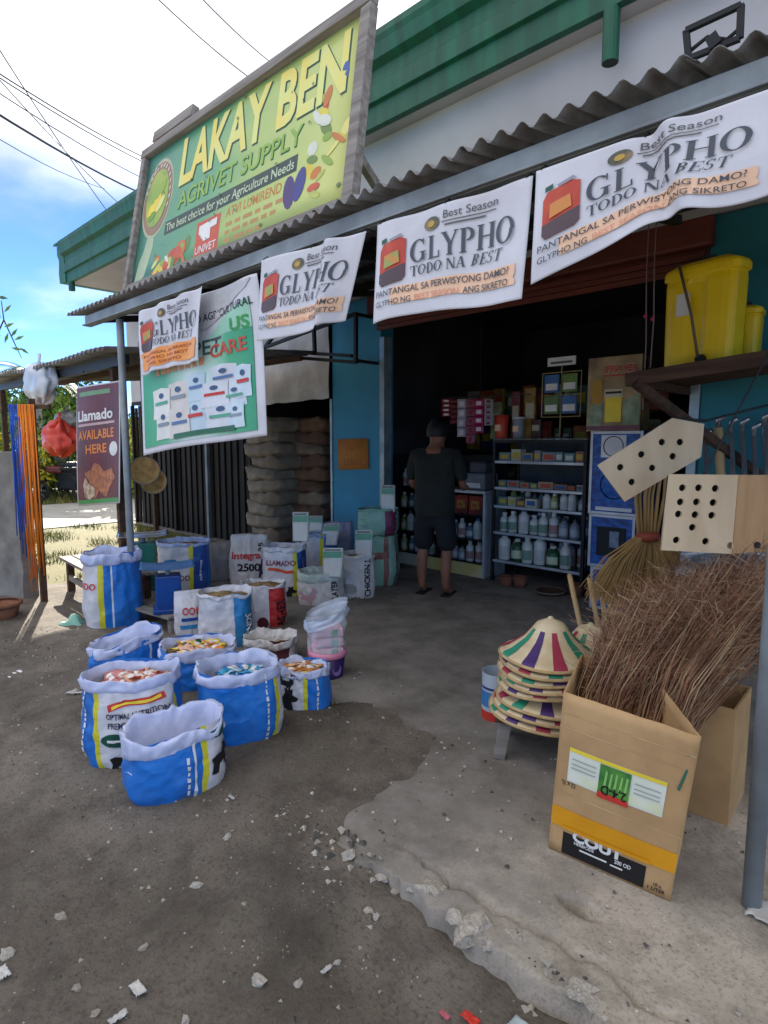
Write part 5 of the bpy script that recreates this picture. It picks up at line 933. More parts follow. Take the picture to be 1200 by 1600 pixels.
# pots on the floor
Mclay = mat('clay', '#8a5a42', '#6c4433', rough=.85)
for i, (x, y, w_, nm) in enumerate(((790, 917, 22, 'left small clay pot under the display case'), (812, 919, 24, 'right small clay pot under the display case'), (900, 934, 28, 'small brown pot beside the wooden handles'))):
    p = onz(x, y, APZ); k = mpp(p); r = w_*k/2; p += Vector((p.x, p.y, 0)).normalized()*r; t = thing('clay_pot', nm, 'pot', (p.x, p.y, APZ), 0, 'clay pots'); b = MB(); b.lathe([(r*.7, 0), (r*.72, .005), (r*.95, r*1.1), (r*.85, r*1.1), (r*.6, .02), (0, .02)], 20); b.build('pot_body', Mclay, t, smooth=True); b = MB(); b.lathe([(r*.93, r*1.1), (r, r*1.12), (r, r*1.35), (r*.86, r*1.35), (r*.86, r*1.1)], 20, cap=False); b.build('pot_rim', Mclay, t, smooth=True)
p = onz(850, 931, APZ); r = 24*mpp(p); t = thing('shallow_dish', 'shallow dark round dish on the floor by the display case', 'dish', (p.x, p.y+.1, APZ)); b = MB(); b.lathe([(r*.8, 0), (r, .035), (r*.97, .035), (r*.75, .01), (0, .01)], 24); b.build('dish_body', M_bwood, t, smooth=True); b = MB(); b.lathe([(r*1.0, .03), (r*1.03, .034), (r*1.0, .04), (r*.97, .035)], 24, cap=False); b.build('dish_rim', M_wood, t, smooth=True)
# crowded shelving at the back of the shop
bs = thing('back_shelf', 'tall dark shelving crowded with packets at the back of the shop', 'shelf', (-4.2, 7.2, APZ)); O = bs.location.copy()
for z in (.5, .95, 1.4, 1.85): cp('shelf_board', M_bwood, -5.25, -2.2, 7.0, 7.4, z-.025, z, bs)
for xx in (-5.28, -3.75, -2.2): cp('upright', M_bwood, xx, xx+.03, 6.99, 7.41, APZ, 2.3, bs)
pc_ = ['#a83c34', '#3c6a4c', '#c8a03c', '#b8b4b0', '#34588e', '#c86a3c', '#7a3a5c', '#8a9a6a']; pp_ = {}
for ri, z in enumerate((.5, .95, 1.4, 1.85)):
    x = -5.2; i = 0
    while x < -2.3 and i < 12:
        w_ = rb.uniform(.14, .26); h_ = rb.uniform(.2, .38); c = rb.choice(pc_); b = MB(); b.box((0, 0, h_/2), (w_, .18, h_)); t = thing('shelf_packet', '%s packet from the left on the %s back shelf' % (ORD[i], ('lowest', 'second', 'third', 'top')[ri]), 'packet', (x+w_/2, 7.12, z+.001), rb.uniform(-.15, .15), 'packets on the back shelving'); b.build('packet_body', mat('bpk'+c, c, [q*.5 for q in srgb(c)], scale=12, rough=.4), t, bevel=.012); b = MB(); b.box((0, -.0925, h_*.55), (w_*.7, .004, h_*.35)); b.build('packet_print', mat('bpp%d' % (i % 3), ('#d2cdbc', '#c8b04a', '#b0503c')[i % 3]), t); x += w_+.02; i += 1
# orange card on the pillar
pts = [ony(x, y, FYW-.012) for x, y in ((528, 686), (575, 685), (576, 733), (529, 734))]; loc = (pts[2]+pts[3])/2
t = thing('orange_card', 'orange cardboard notice pinned to the blue pillar', 'notice', loc); s = Sheet(*pts, o=loc); s.sheet('card', mat('orange card', '#c27a32', '#ab6a2a', scale=4, rough=.8), t, 2, 2, .006)
s.text(t, 'AE', .42, .4, .14, P('burnt ink', '#8a4c1e'), .14, 1); s.text(t, 'LENTE', .22, .86, .22, P('burnt ink', '#8a4c1e'), .6, 1)
# ================================================================== CUSTOMER
def skin(name, pts, edges, rad, m, parent, sub=2, root=0):
    me = bpy.data.meshes.new(name); me.from_pydata(pts, edges, []); o = bpy.data.objects.new(name, me); COL.objects.link(o); o.parent = parent; me.materials.append(m)
    md = o.modifiers.new('skin', 'SKIN'); md.use_smooth_shade = True
    lay_ = me.skin_vertices[0] if len(me.skin_vertices) else None
    if lay_ is None:
        bpy.context.view_layer.objects.active = o; bm = bmesh.new(); bm.from_mesh(me); bm.verts.layers.skin.verify(); bm.to_mesh(me); bm.free(); lay_ = me.skin_vertices[0]
    for i, r in enumerate(rad): lay_.data[i].radius = r if isinstance(r, tuple) else (r, r); lay_.data[i].use_root = (i == root)
    md2 = o.modifiers.new('sub', 'SUBSURF'); md2.levels = sub; md2.render_levels = sub; return o
pf = onz(674, 930, APZ); pp = Vector((pf.x, pf.y+.04, APZ))
man = thing('person', 'person seen from behind in dark shirt and black shorts at the shop counter', 'person', pp, R(20)); man.scale = (1, 1, .965)
Mskin = mat('brown skin', '#8a5c44', '#7a4f3a', rough=.55); Mshirt = mat('dark olive shirt', '#262923', '#1c1e1a', scale=4, rough=.9, bump=.6, bscale=6, bdist=.03, crump=6, cstr=.5); Mshort = mat('black shorts', '#1c1c20', '#141417', rough=.85, bump=.4, bscale=6); Mhair = mat('black hair', '#141210', '#0d0c0b', scale=30, rough=.6, bump=.4)
V = [(0, 0, .90), (0, -.01, 1.08), (0, 0, 1.26), (0, .01, 1.38), (0, .03, 1.46), (0, .05, 1.535), (0, .065, 1.62)]; Rd = [(.15, .11), (.14, .10), (.17, .11), (.13, .09), (.058, .058), (.07, .08), (.075, .09)]; E = [(i, i+1) for i in range(6)]
def chain(a, pts, rs):
    for p, r in zip(pts, rs): V.append(p); Rd.append(r); E.append((a, len(V)-1)); a = len(V)-1
    return a
for sx in (-1, 1):
    a = chain(0, [(sx*.10, 0, .82), (sx*.115, .02, .62), (sx*.12, .015, .47), (sx*.12, -.02, .28), (sx*.12, -.015, .09)], [.085, .075, .056, .054, .037]); chain(a, [(sx*.125, .06, .04), (sx*.135, .15, .025)], [(.038, .03), (.032, .018)])
    a = chain(3, [(sx*.18, .0, 1.37), (sx*.235, .03, 1.20), (sx*.25, .07, 1.07), (sx*.22, .2, 1.05), (sx*.18, .31, 1.06)], [.06, .046, .038, .034, .024]); w0_ = chain(a, [(sx*.17, .37, 1.055)], [(.034, .018)])
    for f in range(4): chain(w0_, [(sx*(.195-.018*f), .415, 1.052), (sx*(.192-.017*f), .445-.004*abs(f-1), 1.035), (sx*(.19-.017*f), .455-.004*abs(f-1), 1.012)], [.0085, .008, .007])
    chain(w0_, [(sx*.13, .375, 1.045), (sx*.118, .40, 1.03)], [.009, .008])
chain(6, [(0, .155, 1.60)], [.013]); chain(6, [(-.088, .06, 1.60)], [.014]); chain(6, [(.088, .06, 1.60)], [.014])
skin('body', V, E, Rd, Mskin, man)
sv = [(0, -.01, .73), (0, -.01, .90), (0, -.01, 1.08), (0, -.005, 1.26), (0, .005, 1.385), (0, .02, 1.445)]; sr = [(.215, .155), (.215, .155), (.205, .15), (.215, .145), (.16, .11), (.08, .07)]; se = [(i, i+1) for i in range(5)]
for sx in (-1, 1):
    k_ = len(sv); sv += [(sx*.19, 0, 1.37), (sx*.24, .025, 1.22), (sx*.255, .05, 1.12)]; sr += [.075, .066, .062]; se += [(4, k_), (k_, k_+1), (k_+1, k_+2)]
skin('shirt', sv, se, sr, Mshirt, man)
sv = [(0, 0, .93), (0, 0, .84)]; sr = [(.165, .125), (.16, .125)]; se = [(0, 1)]
for sx in (-1, 1): k_ = len(sv); sv += [(sx*.10, .0, .74), (sx*.115, .015, .60), (sx*.12, .02, .42)]; sr += [.11, .105, .10]; se += [(1, k_), (k_, k_+1), (k_+1, k_+2)]
skin('shorts', sv, se, sr, Mshort, man)
b = MB(); b.grid(lambda u, v: (0.097*math.sin(PI*v*.62)*math.cos(2*PI*u), .052+.115*math.sin(PI*v*.62)*math.sin(2*PI*u)-.012*v, 1.62+.112*math.cos(PI*v*.62)+.004*rim((u*20, v*20, 1))-(0.03 if math.sin(2*PI*u) < 0 else -.02)*v), 32, 14); b.build('hair', Mhair, man, smooth=True)
for sx in (-1, 1): b = MB(); b.box((sx*.125, .06, .008), (.09, .25, .016)); b.build('slipper', M_dark, man, bevel=.006)
for sx in (-1, 1): b = MB(); b.lathe([(0, -.011), (.011, 0), (0, .011)], 10, (sx*.032, .146, 1.632)); b.build('eye', Pk, man, smooth=True)
b = MB(); b.box((0, .145, 1.565), (.045, .006, .01)); b.build('mouth', mat('lip', '#7a4038'), man, bevel=.002)
# ================================================================== RIGHT SIDE: shelf, tanks, boards, brooms, carton, hats
A = Vector((-1.59, 3.9, 1.89)); B = ony(1215, 546, 3.95)
shf = thing('wall_shelf', 'brown wooden bracket shelf fixed to the teal wall', 'shelf', (-1.0, FYW, 1.9)); O = shf.location.copy()
b = MB(O); b.bar(A+Vector((-.05, 0, 0)), (B.x+.3, 3.95, A.z+.10), .05, .085); b.build('front_rail', M_bwood, shf, bevel=.004)
zsl = lambda x: A.z+(x-A.x)*(0.10/(B.x+.3-A.x))
for i in range(6):
    y = 4.02+.13*i; b = MB(O); b.bar((A.x-.03, y, zsl(A.x)+.01), (.3, y, zsl(.3)+.01), .085, .022); b.build('slat', M_bwood, shf, bevel=.003)
b = MB(O); b.bar(A+Vector((.02, -.03, -.02)), (-1.03, 4.742, 1.26), .055, .055); b.build('brace', M_bwood, shf, bevel=.004)
b = MB(O); b.bar((-.2, 3.93, zsl(-.2)-.05), (-.2, 4.742, 1.3), .055, .055); b.build('brace', M_bwood, shf, bevel=.004)
for x in (A.x+.05, -.5): b = MB(O); b.bar((x, 3.97, zsl(x)-.03), (x, 4.745, zsl(x)-.03), .05, .05); b.build('arm', M_bwood, shf)
# yellow sprayer tanks
My = mat('yellow tank plastic', '#f2cf1a', '#e8bf12', scale=2.5, rough=.38, bump=.08)
def tank(label, x0, x1, y0, y1, Y, rz, n):
    a, c = ony(x0, y1, Y), ony(x1, y1, Y); w_ = (c-a).length*.88; h_ = zat((a+c)/2, y0)-a.z; cx = (a+c)/2; zb_ = zsl(cx.x)+.022
    t = thing('sprayer_tank', label, 'sprayer', (cx.x, Y+.12, zb_), rz, 'yellow sprayer tanks on the wall shelf')
    b = MB(); d_ = .2
    secs = [(0.0, .92, .92), (.02, 1, 1), (.80, 1, 1), (.86, .98, .96), (.87, 1.06, 1.05), (.93, 1.06, 1.05), (.96, 1.0, .98), (1.0, .72, .7)]
    vs = []
    for (f, kx, ky) in secs:
        for i in range(40):
            th = 2*PI*i/40; cx_, sy_ = math.cos(th), math.sin(th); r = 1/((abs(cx_)**5+abs(sy_)**5)**.2); x = cx_*r*w_/2*kx*(1+.06*f); y = sy_*r*d_/2*ky
            if abs(x) < w_*.16 and sy_ < 0 and f < .86: y += .015
            vs.append((x, y, h_*f))
    b.v = [Vector(v) for v in vs]; m_ = len(secs); b.f = [(j*40+i, j*40+(i+1) % 40, (j+1)*40+(i+1) % 40, (j+1)*40+i) for j in range(m_-1) for i in range(40)]+[tuple(range(39, -1, -1)), tuple((m_-1)*40+i for i in range(40))]; b.m = [0]*len(b.f)
    b.build('tank_body', My, t, smooth=False, bevel=.006)
    b = MB(); b.lathe([(.05, 0), (.052, .004), (.052, .03), (0, .034)], 20, (0, 0, h_)); b.build('lid', M_dark, t)
    if n:
        b = MB(); b.tube([(-w_*.25, -d_/2-.02, h_*.98), (0, -d_/2-.035, h_*.5), (w_*.12, -d_/2-.03, h_*.12)], .009, 8); b.build('lance', mat('lance brown', '#6a5a48'), t, smooth=True)
        b = MB(); b.lathe([(.03, 0), (.03, .03), (0, .03)], 14, (w_*.14, -d_/2, h_*.10), Matrix.Rotation(R(90), 3, 'X')); b.build('pump_fitting', M_dark, t)
        b = MB(); b.box((-w_*.18, -d_/2-.006, h_*.62), (w_*.2, .006, h_*.2)); b.build('sticker', Pw, t)
tank('front yellow sprayer tank with lance across its face', 1022, 1156, 385, 568, 4.12, -.25, 1); tank('second yellow sprayer tank half hidden behind the front one', 1112, 1182, 455, 560, 4.36, .1, 0)
# strings with pink beads
for i, (x, y0, y1) in enumerate(((1010, 430, 640), (1022, 420, 575))):
    p, q = ony(x, y0, 4.0), ony(x-6, y1, 4.0); t = thing('hanging_string', ('long thin' if i == 0 else 'short beaded')+' string hanging beside the yellow tanks', 'string', (p.x, p.y, p.z)); b = MB(p); b.tube([p, p.lerp(q, .5)+Vector((.01, 0, 0)), q], .004, 5); b.build('cord', mat('string', '#7a6a6a'), t)
    b = MB(p); pr = p.lerp(q, .3+.2*i); b.lathe([(0, -.018), (.014, 0), (0, .018)], 8, pr); b.build('bead', mat('pink bead', '#b02a52'), t, smooth=True); b = MB(p); b.tube([p, (p.x, 4.0, roofz(4.0)-.05)], .003, 5); b.build('upper_cord', mat('string', '#7a6a6a'), t)
# plywood boards with holes
def frame(c, xdir, up):
    x = Vector(xdir).normalized(); z = x.cross(Vector(up)).normalized(); y = z.cross(x); M = Matrix((x, y, z)).transposed().to_4x4(); M.translation = c; return M
Mply = mat('pale plywood', '#cdb694', '#bfa684', scale=3, rough=.6, stretch=(1, 6, 1), bump=.08); Mply2 = mat('warm plywood', '#c79c6e', '#b58a5e', scale=3, rough=.6, stretch=(1, 6, 1), bump=.08)
def circ(x, y, r): return [(x+r*math.cos(2*PI*i/16), y+r*math.sin(2*PI*i/16)) for i in range(16)]
D1 = 2.75; c = dep(1015, 720, D1); k = mpp(c); to = Vector((-c.x, -c.y, 0)).normalized(); xr = Vector((RX, RY, 0))
t = thing('holed_board', 'tilted pale plywood board with seven round holes and clipped corner', 'board', c); M = frame(Vector((0, 0, 0)), xr, (0, 0, 1))
f = lambda pts: [((x-1015)*k, (720-y)*k) for x, y in pts]
plate('plywood', f([(934, 727), (1046, 654), (1096, 663), (1094, 714), (978, 784)]), [circ(*f([(x, y)])[0], 5.3*k) for x, y in ((1032, 691), (1060, 691), (1001, 710), (1050, 713), (969, 730), (1019, 731), (988, 753))], .012, Mply, t, M)
plate('hole_shade_panel', f([(938, 727), (1046, 658), (1092, 665), (1090, 712), (979, 780)]), [], .006, M_dark, t, M@Matrix.Translation((0, 0, -.03)))  # added dark sheet; its black stands in for shade inside the holes
b = MB(); b.tube([((1046-1015)*k*RX, (1046-1015)*k*RY, 66*k), ((1100-1015)*k*RX, (1100-1015)*k*RY, 62*k), (170*k*RX+.2, 170*k*RY+.3, 112*k)], .006, 6); b.build('hanging_cord', M_dark, t)
D2 = 2.35; c = dep(1095, 805, D2); k = mpp(c); t = thing('holed_box', 'plywood box with rows of round holes in its front, right of the tilted board', 'box', c); f = lambda pts: [((x-1095)*k, (805-y)*k) for x, y in pts]
holes = [(1063, 762), (1088, 762), (1114, 763), (1061, 784), (1086, 784), (1112, 785), (1059, 803), (1085, 804), (1111, 805), (1082, 824), (1058, 844), (1104, 846), (1143, 853)]
plate('front_panel', f([(1042, 741), (1148, 742), (1146, 866), (1035, 860)]), [circ(*f([(x, y)])[0], 5.6*k) for x, y in holes], .012, Mply, t, M)
e0 = Vector((53*k*RX, 53*k*RY, 0)); side = Vector((RX, RY, 0))*.8+Vector((-FX, -FY, 0))*(-.45)
b = MB(); b.add([e0+Vector((0, 0, 63*k)), e0+side*.30+Vector((0, 0, 60*k)), e0+side*.30+Vector((0, 0, -66*k)), e0+Vector((-.004, 0, -61*k))], [(3, 2, 1, 0)]); b.build('side_panel', Mply2, t, solid=.012)
plate('hole_shade_panel', f([(1046, 744), (1146, 745), (1144, 863), (1040, 857)]), [], .006, M_dark, t, M@Matrix.Translation((0, 0, -.035)))  # added black sheet that gives the box holes their inner shade by colour
b = MB(); q = f([(1172, 857)])[0]; b.lathe([(0, .0), (5.6*k, 0), (5.6*k, .004), (0, .004)], 16, e0+side*.17+Vector((0, 0, q[1]))+Vector((-FX, -FY, 0))*.01, Matrix.Rotation(YAW, 3, 'Z')@Matrix.Rotation(R(90), 3, 'X')); b.build('hole_shade_disc', M_dark, t)  # black disc, no opening: the shade of a hole put in as colour
b = MB(); b.tube([(0, 0, 62*k), (.1, .18, .5), (.25, .4, 1.0)], .004, 5); b.build('hanging_cord', M_dark, t)
# metal tool handles against the teal wall
Mtube = mat('chrome tube', '#c6c9cc', '#a0a4a8', rough=.2, metal=.8); Mlw = mat('light handle wood', '#c9a878', '#b49264', scale=4, rough=.5, stretch=(6, 6, .5))
for i, (x, y) in enumerate(((1102, 690), (1122, 668), (1142, 672), (1160, 672), (1178, 680), (1194, 664))):
    p = ony(x, y, 4.45); base = Vector((p.x+.12, 4.62, APZ)); m_ = Mlw if i == 1 else Mtube
    t = thing('tool_handle', '%s tool handle leaning on the teal wall behind the holed box' % (('leftmost slim metal', 'thick light wooden', 'third slim metal', 'fourth slim metal', 'fifth slim metal', 'rightmost slim metal')[i]), 'handle', base, 0, 'tool handles leaning on the teal wall'); q = p-base
    b = MB(); b.tube([(0, 0, 0), q*.5, q], .016 if i != 1 else .03, 10); b.build('shaft', m_, t, smooth=True); b = MB(); b.tube([q, q+Vector((0, 0, .05)), q+Vector((.04, -.02, .075))], [.017, .018, .013], 10); b.build('grip', Mtube, t, smooth=True)
# fan broom
Mstraw = mat('straw', '#a3814c', '#7f6236', scale=8, rough=.8, stretch=(1, 1, .2)); Mbind = mat('broom binding', '#8a3a28', rough=.7); Mcane = mat('cane handle', '#a98a58', '#8a6e44', scale=6, rough=.6, stretch=(4, 4, .5))
DB = 2.95; neck = dep(1012, 838, DB); k = mpp(neck)
t = thing('fan_broom', 'large straw fan broom hanging with its fibres spread downward', 'broom', neck)
rb2 = random.Random(4)
for i in range(7): b = MB(); x = (i-3)*.014; b.tube([(x*RX, x*RY, -.01), (x*RX*1.5+rb2.uniform(-.01, .01), x*RY*1.5, .2), (x*RX*1.2+.02, x*RY*1.2, .4)], .009, 6); b.build('cane', Mcane, t, smooth=True)
b = MB(); b.lathe([(.052, -.02), (.056, 0), (.052, .02)], 16); b.build('binding', Mbind, t, smooth=True)
b = MB()
for i in range(900):
    a = rb2.uniform(-1, 1); L_ = .40*(1-.25*abs(a))*rb2.uniform(.8, 1.06); x = a*.30*rb2.uniform(.75, 1.1); yb = rb2.uniform(-.05, .05); s0 = Vector((a*.045*RX, a*.045*RY, .0))+Vector((FX, FY, 0))*rb2.uniform(-.03, .03); e = Vector((x*RX, x*RY, -L_))+Vector((FX, FY, 0))*yb; mid = s0.lerp(e, .45)+Vector((x*.10*RX, x*.10*RY, .015))
    b.tube([s0, mid, e], [.0035, .003, .0012], 3, cap=False)
tag(b.build('fibres', Mstraw, t), kind='stuff')
# big carton
zf = APZ; BL, BR = onz(858, 1325, zf), onz(1046, 1408, zf)
xd = (BR-BL).normalized(); yd = Vector((-xd.y, xd.x, 0)); wB = (BR-BL).length; hL, hR = zat(BL, 1075)-zf, zat(BR, 1140)-zf; hB = (hL+hR)/2; dB = .36
box = thing('cardboard_carton', 'big open brown carton holding stick brooms at the front right', 'carton', (BL+BR)/2, math.atan2(xd.y, xd.x))
Mcb = mat('brown cardboard', '#bf9a6c', '#ae895c', scale=2.5, rough=.8, dirt=.5, dirtc='#8a6e4c', dscale=5, bump=.2, bscale=14, crump=4, cstr=.15); Mcbi = mat('cardboard inside', '#b0895a', '#9a764c', scale=3, rough=.85)
fl_ = .045
def wall(name, pts, m=Mcb): b = MB(); b.grid(lambda u, v: Vector(pts[0]).lerp(Vector(pts[1]), u).lerp(Vector(pts[3]).lerp(Vector(pts[2]), u), v)+Vector((.004*rim((u*4, v*4, 1)), .008*math.sin(PI*u)*math.sin(PI*v)*-1+(0 if name == 'front_panel' else .004*rim((u*5, v*4, 8))), .006*rim((u*6, 2, 2))*(1-v))), 20, 16); return b.build(name, m, box, smooth=True, solid=.006)
w2_ = wB/2; SHX = -.2; f1, f2, f3, f4 = (-w2_, 0, 0), (w2_, 0, 0), (w2_+.06, -.01, hR), (-w2_+.04, -.01, hL)
ft = wall('front_panel', (f4, f3, f2, f1)); bA, bB, bC, bD = (-w2_-.05, dB+.03, hL*1.0), (w2_+.02+SHX, dB+.03, hR), (w2_+SHX, dB, 0), (-w2_-.06, dB, 0); wall('left_panel', (bA, f4, f1, bD)); wall('right_panel', (f3, bB, bC, f2)); wall('back_panel', (bA, bB, bC, bD), Mcbi)
b = MB(); b.add([(-w2_, 0, .008), (w2_, 0, .008), (w2_+SHX, dB, .008), (-w2_-.06, dB, .008)], [(0, 1, 2, 3)]); b.build('bottom_panel', Mcbi, box, solid=.006)
Mw_ = Matrix.Translation(box.location)@Matrix.Rotation(box.rotation_euler.z, 4, 'Z')
class LSheet(Sheet): pass
s = Sheet(f4, f3, f2, f1, disp=lambda x, y: (.008*math.sin(PI*x)*math.sin(PI*y), 0)); s.n = Vector((0, -1, 0)); s.body = ft
s.rect(box, .0, .70, 1, .82, mat('orange tape', '#dd9a1e', '#cf8a14', scale=5, rough=.35), 1, 14, 3, 'tape', edge=.004)
s.rect(box, .115, .845, .80, .985, Pk, .6, 10, 4, 'black_print'); s.text(box, 'COUT', .2, .872, .06, Pw, .42, 1.6, bold=.05); s.rect(box, .1, .80, .82, .8205, mat('orange tape', '#dd9a1e'), 3.2, 12, 2, 'tape_edge')
s.text(box, 'HERBICIDE', .22, .897, .02, Pw, .17, 1.6, bold=.02); s.text(box, '200 OD', .56, .905, .025, Pw, .13, 1.6, bold=.02); s.rect(box, .27, .915, .5, .926, Pw, 1.6, 6, 1, 'print_line'); s.rect(box, .53, .922, .63, .932, Pw, 1.6, 6, 1, 'print_line')
s.text(box, '10 x', .87, .942, .022, Pk, .06, .6, bold=.015); s.text(box, '1 LITER', .83, .972, .022, Pk, .13, .6, bold=.015)
s.rect(box, .10, .31, .85, .52, P('carton label', '#e0dfd6', c2=srgb('#d3d6c2')), .6, 12, 6, 'carton_label'); s.rect(box, .10, .31, .85, .332, Py, 1.3, 12, 1, 'label_edge'); s.rect(box, .11, .45, .84, .51, P('label field', '#c9d08a', c2=srgb('#e0dfd6'), scale=6), 1.3, 10, 3, 'label_field')
s.rect(box, .36, .335, .60, .535, P('crop photo', '#5f9a3c', c2=srgb('#2f6a34'), scale=14), 2, 6, 4, 'crop_picture'); s.rect(box, .36, .50, .60, .535, Pr, 2.8, 4, 1, 'red_strip')
for yy in (.37, .40, .425): s.rect(box, .13, yy, .33, yy+.008, P('faint label print', '#a9b0a4'), 1.9, 6, 1, 'label_line'); s.rect(box, .63, yy+.005, .82, yy+.013, P('faint label print', '#a9b0a4'), 1.9, 6, 1, 'label_line')
for q_ in range(5): s.poly(box, [(.40+.04*q_, .46), (.41+.04*q_, .36+.012*(q_ % 2)), (.425+.04*q_, .37), (.418+.04*q_, .46)], P('crop leaf', '#8fc46a'), 2.6, 'leaf_picture')
vs, fs, tw = tmesh('2,4-D', .02); b = MB(); b.add([s.pt(.585-a*.20/tw, .455+c_*.055, .0035+.0022*3) for a, c_, _ in vs], fs); b.build('upside_down_lettering', Pk, box); 
vs, fs, tw = tmesh('12 x 1L', .015); b = MB(); b.add([s.pt(.175-a*.12/tw, .525+c_*.03, .0035+.0022*1) for a, c_, _ in vs], fs); b.build('upside_down_lettering', Pk, box)
for yy in (.115, .20, .60): s.rect(box, .0, yy, 1, yy+.006, mat('crease line', '#cfae80', '#a8875a'), .3, 12, 1, 'crease')
b = MB(); b.tube([(w2_+.03, -.012, hB*.86), (w2_+.045, .02, hB*.84), (w2_+.03, -.01, hB*.78), (w2_+.01, -.015, hB*.66)], .004, 6); b.build('green_string', mat('green string', '#2f6a5a'), box)
# second carton behind
p = onz(1105, 1297, APZ); q = onz(1010, 1240, APZ); c = (p+q)/2
t = thing('cardboard_carton', 'smaller brown carton with green and white print behind the big one', 'carton', (c.x-.03, c.y+.17, APZ), R(3)); h_ = .46; b = MB()
for (cx, cy, sx, sy) in ((0, -.14, .40, .008), (0, .14, .40, .008), (-.196, 0, .008, .272), (.196, 0, .008, .272)): b = MB(); b.box((cx, cy, h_/2), (sx, sy, h_)); b.build('panel', Mcb, t)
b = MB(); b.box((0, 0, .006), (.38, .27, .012)); b.build('bottom_panel', Mcbi, t)
s = Sheet((-.2, -.144, h_), (.2, -.144, h_), (.2, -.144, 0), (-.2, -.144, 0)); s.n = Vector((0, -1, 0)); s.rect(t, .35, .1, .52, .75, Pw, .3, 2, 2, 'white_print'); s.rect(t, .52, .06, .6, .8, P('print leaf green', '#2f7a4c'), .3, 2, 2, 'green_strip'); s.poly(t, ellp(.43, .45, .05, .1), Pr, .8, 'red_mark')
# stick brooms in the carton
Mtw = [mat('twig %d' % i, c, c2, scale=9, rough=.8) for i, (c, c2) in enumerate((('#92664c', '#704a38'), ('#a67a5a', '#845c46'), ('#c2a580', '#a08264')))]
bl = ['leftmost', 'second', 'third', 'fourth', 'fifth', 'rightmost']
for i in range(6):
    fy_ = .3+.35*(i % 2); fx = wB*(-.30+.5*i/5)+(-.1)*fy_; root = Mw_@Vector((fx, dB*fy_, .03)); t = thing('stick_broom', '%s stick broom of brown twigs in the big carton' % bl[i], 'broom', root, 0, 'stick brooms in the big carton')
    tipc = dep(1008+33*i, 978-13*i+20*(i % 2), 2.30+.06*(i % 3)); tv = tipc-root; b = MB(); bt = MB()
    for j in range(400):
        a, r = rb2.uniform(0, 2*PI), math.sqrt(rb2.random()); s0 = Vector((.05*r*math.cos(a), .05*r*math.sin(a), rb2.uniform(0, .04))); sp_ = .155; L_ = rb2.uniform(.8, 1.2)
        e = tv*L_+Vector((sp_*r*math.cos(a+rb2.uniform(-.6, .6)), sp_*r*math.sin(a), rb2.uniform(-.05, .05))); mid = Vector((s0.x+(e.x-s0.x)*.36, s0.y+(e.y-s0.y)*.36, s0.z+(e.z-s0.z)*.62))+Vector((rb2.gauss(0, .018), rb2.gauss(0, .018), 0)); e2 = e+Vector((rb2.gauss(0, .06), rb2.gauss(0, .06), rb2.uniform(-.02, .06)))
        b.tube([s0, mid, e, e2], [.0022, .0018, .0011, .0006], 3, mi=rb2.randrange(3), cap=False)
        for q_ in range(5):
            f_ = rb2.uniform(.35, 1); p_ = mid.lerp(e, f_); bt.tube([p_, p_+Vector((rb2.gauss(0, .05), rb2.gauss(0, .05), rb2.uniform(-.01, .08)))], [.0011, .0006], 3, mi=rb2.randrange(3), cap=False)
    tag(b.build('twigs', Mtw, t), kind='stuff'); tag(bt.build('twig_tips', Mtw, t), kind='stuff'); b = MB(); b.lathe([(.052, .10), (.056, .12), (.052, .14)], 14); b.build('binding', Mbind, t, smooth=True)
# clear plastic sheet over the brooms at the back
pc = dep(1130, 900, 2.75); t = thing('plastic_bag', 'clear crumpled plastic bag over the broom tips below the holed box', 'bag', pc); b = MB(); b.grid(lambda u, v: Vector(((u-.5)*.42*RX, (u-.5)*.42*RY, (v-.5)*.22))+Vector((FX, FY, 0))*(.08*rim((u*4, v*4, 1))+.03*rim((u*11, v*11, 2))), 30, 20); b.build('film', mat('crumpled film', '#c9cbd2', '#b4b6c0', rough=.12, alpha=.45, bump=1, bscale=12), t, smooth=True)
b = MB(); b.tube([Vector((-.18*RX, -.18*RY, .1)), Vector((0, 0, .12)), Vector((.18*RX, .18*RY, .1))], .008, 6); b.build('gathered_edge', mat('film edge', '#d5d7dc', rough=.2), t, smooth=True)
# loose wooden handles
for i, (x0, y0, x1, y1) in enumerate(((890, 900, 904, 965), (921, 906, 940, 1010), (937, 918, 956, 1015), (947, 916, 968, 1018), (958, 932, 972, 1010))):
    p, q = dep(x0, y0, 3.35), dep(x1, y1, 3.3); d_ = (q-p); e = p+d_*((APZ-p.z)/d_.z) if d_.z < 0 else q; e = p+d_*min((APZ-p.z)/d_.z, 4.5)
    t = thing('wooden_stick', '%s pale wooden handle standing behind the hats' % ('leftmost', 'second', 'third', 'fourth', 'rightmost')[i], 'handle', (e.x, e.y, APZ), 0, 'wooden handles behind the hats'); O3 = t.location.copy(); e = Vector((e.x, e.y, APZ)); b = MB(O3); b.tube([e, p], .014, 10); b.build('shaft', Mlw, t, smooth=True); b = MB(O3); b.tube([p, p+(p-e).normalized()*.012], [.0145, .009], 10); b.build('rounded_tip', Mlw, t, smooth=True)
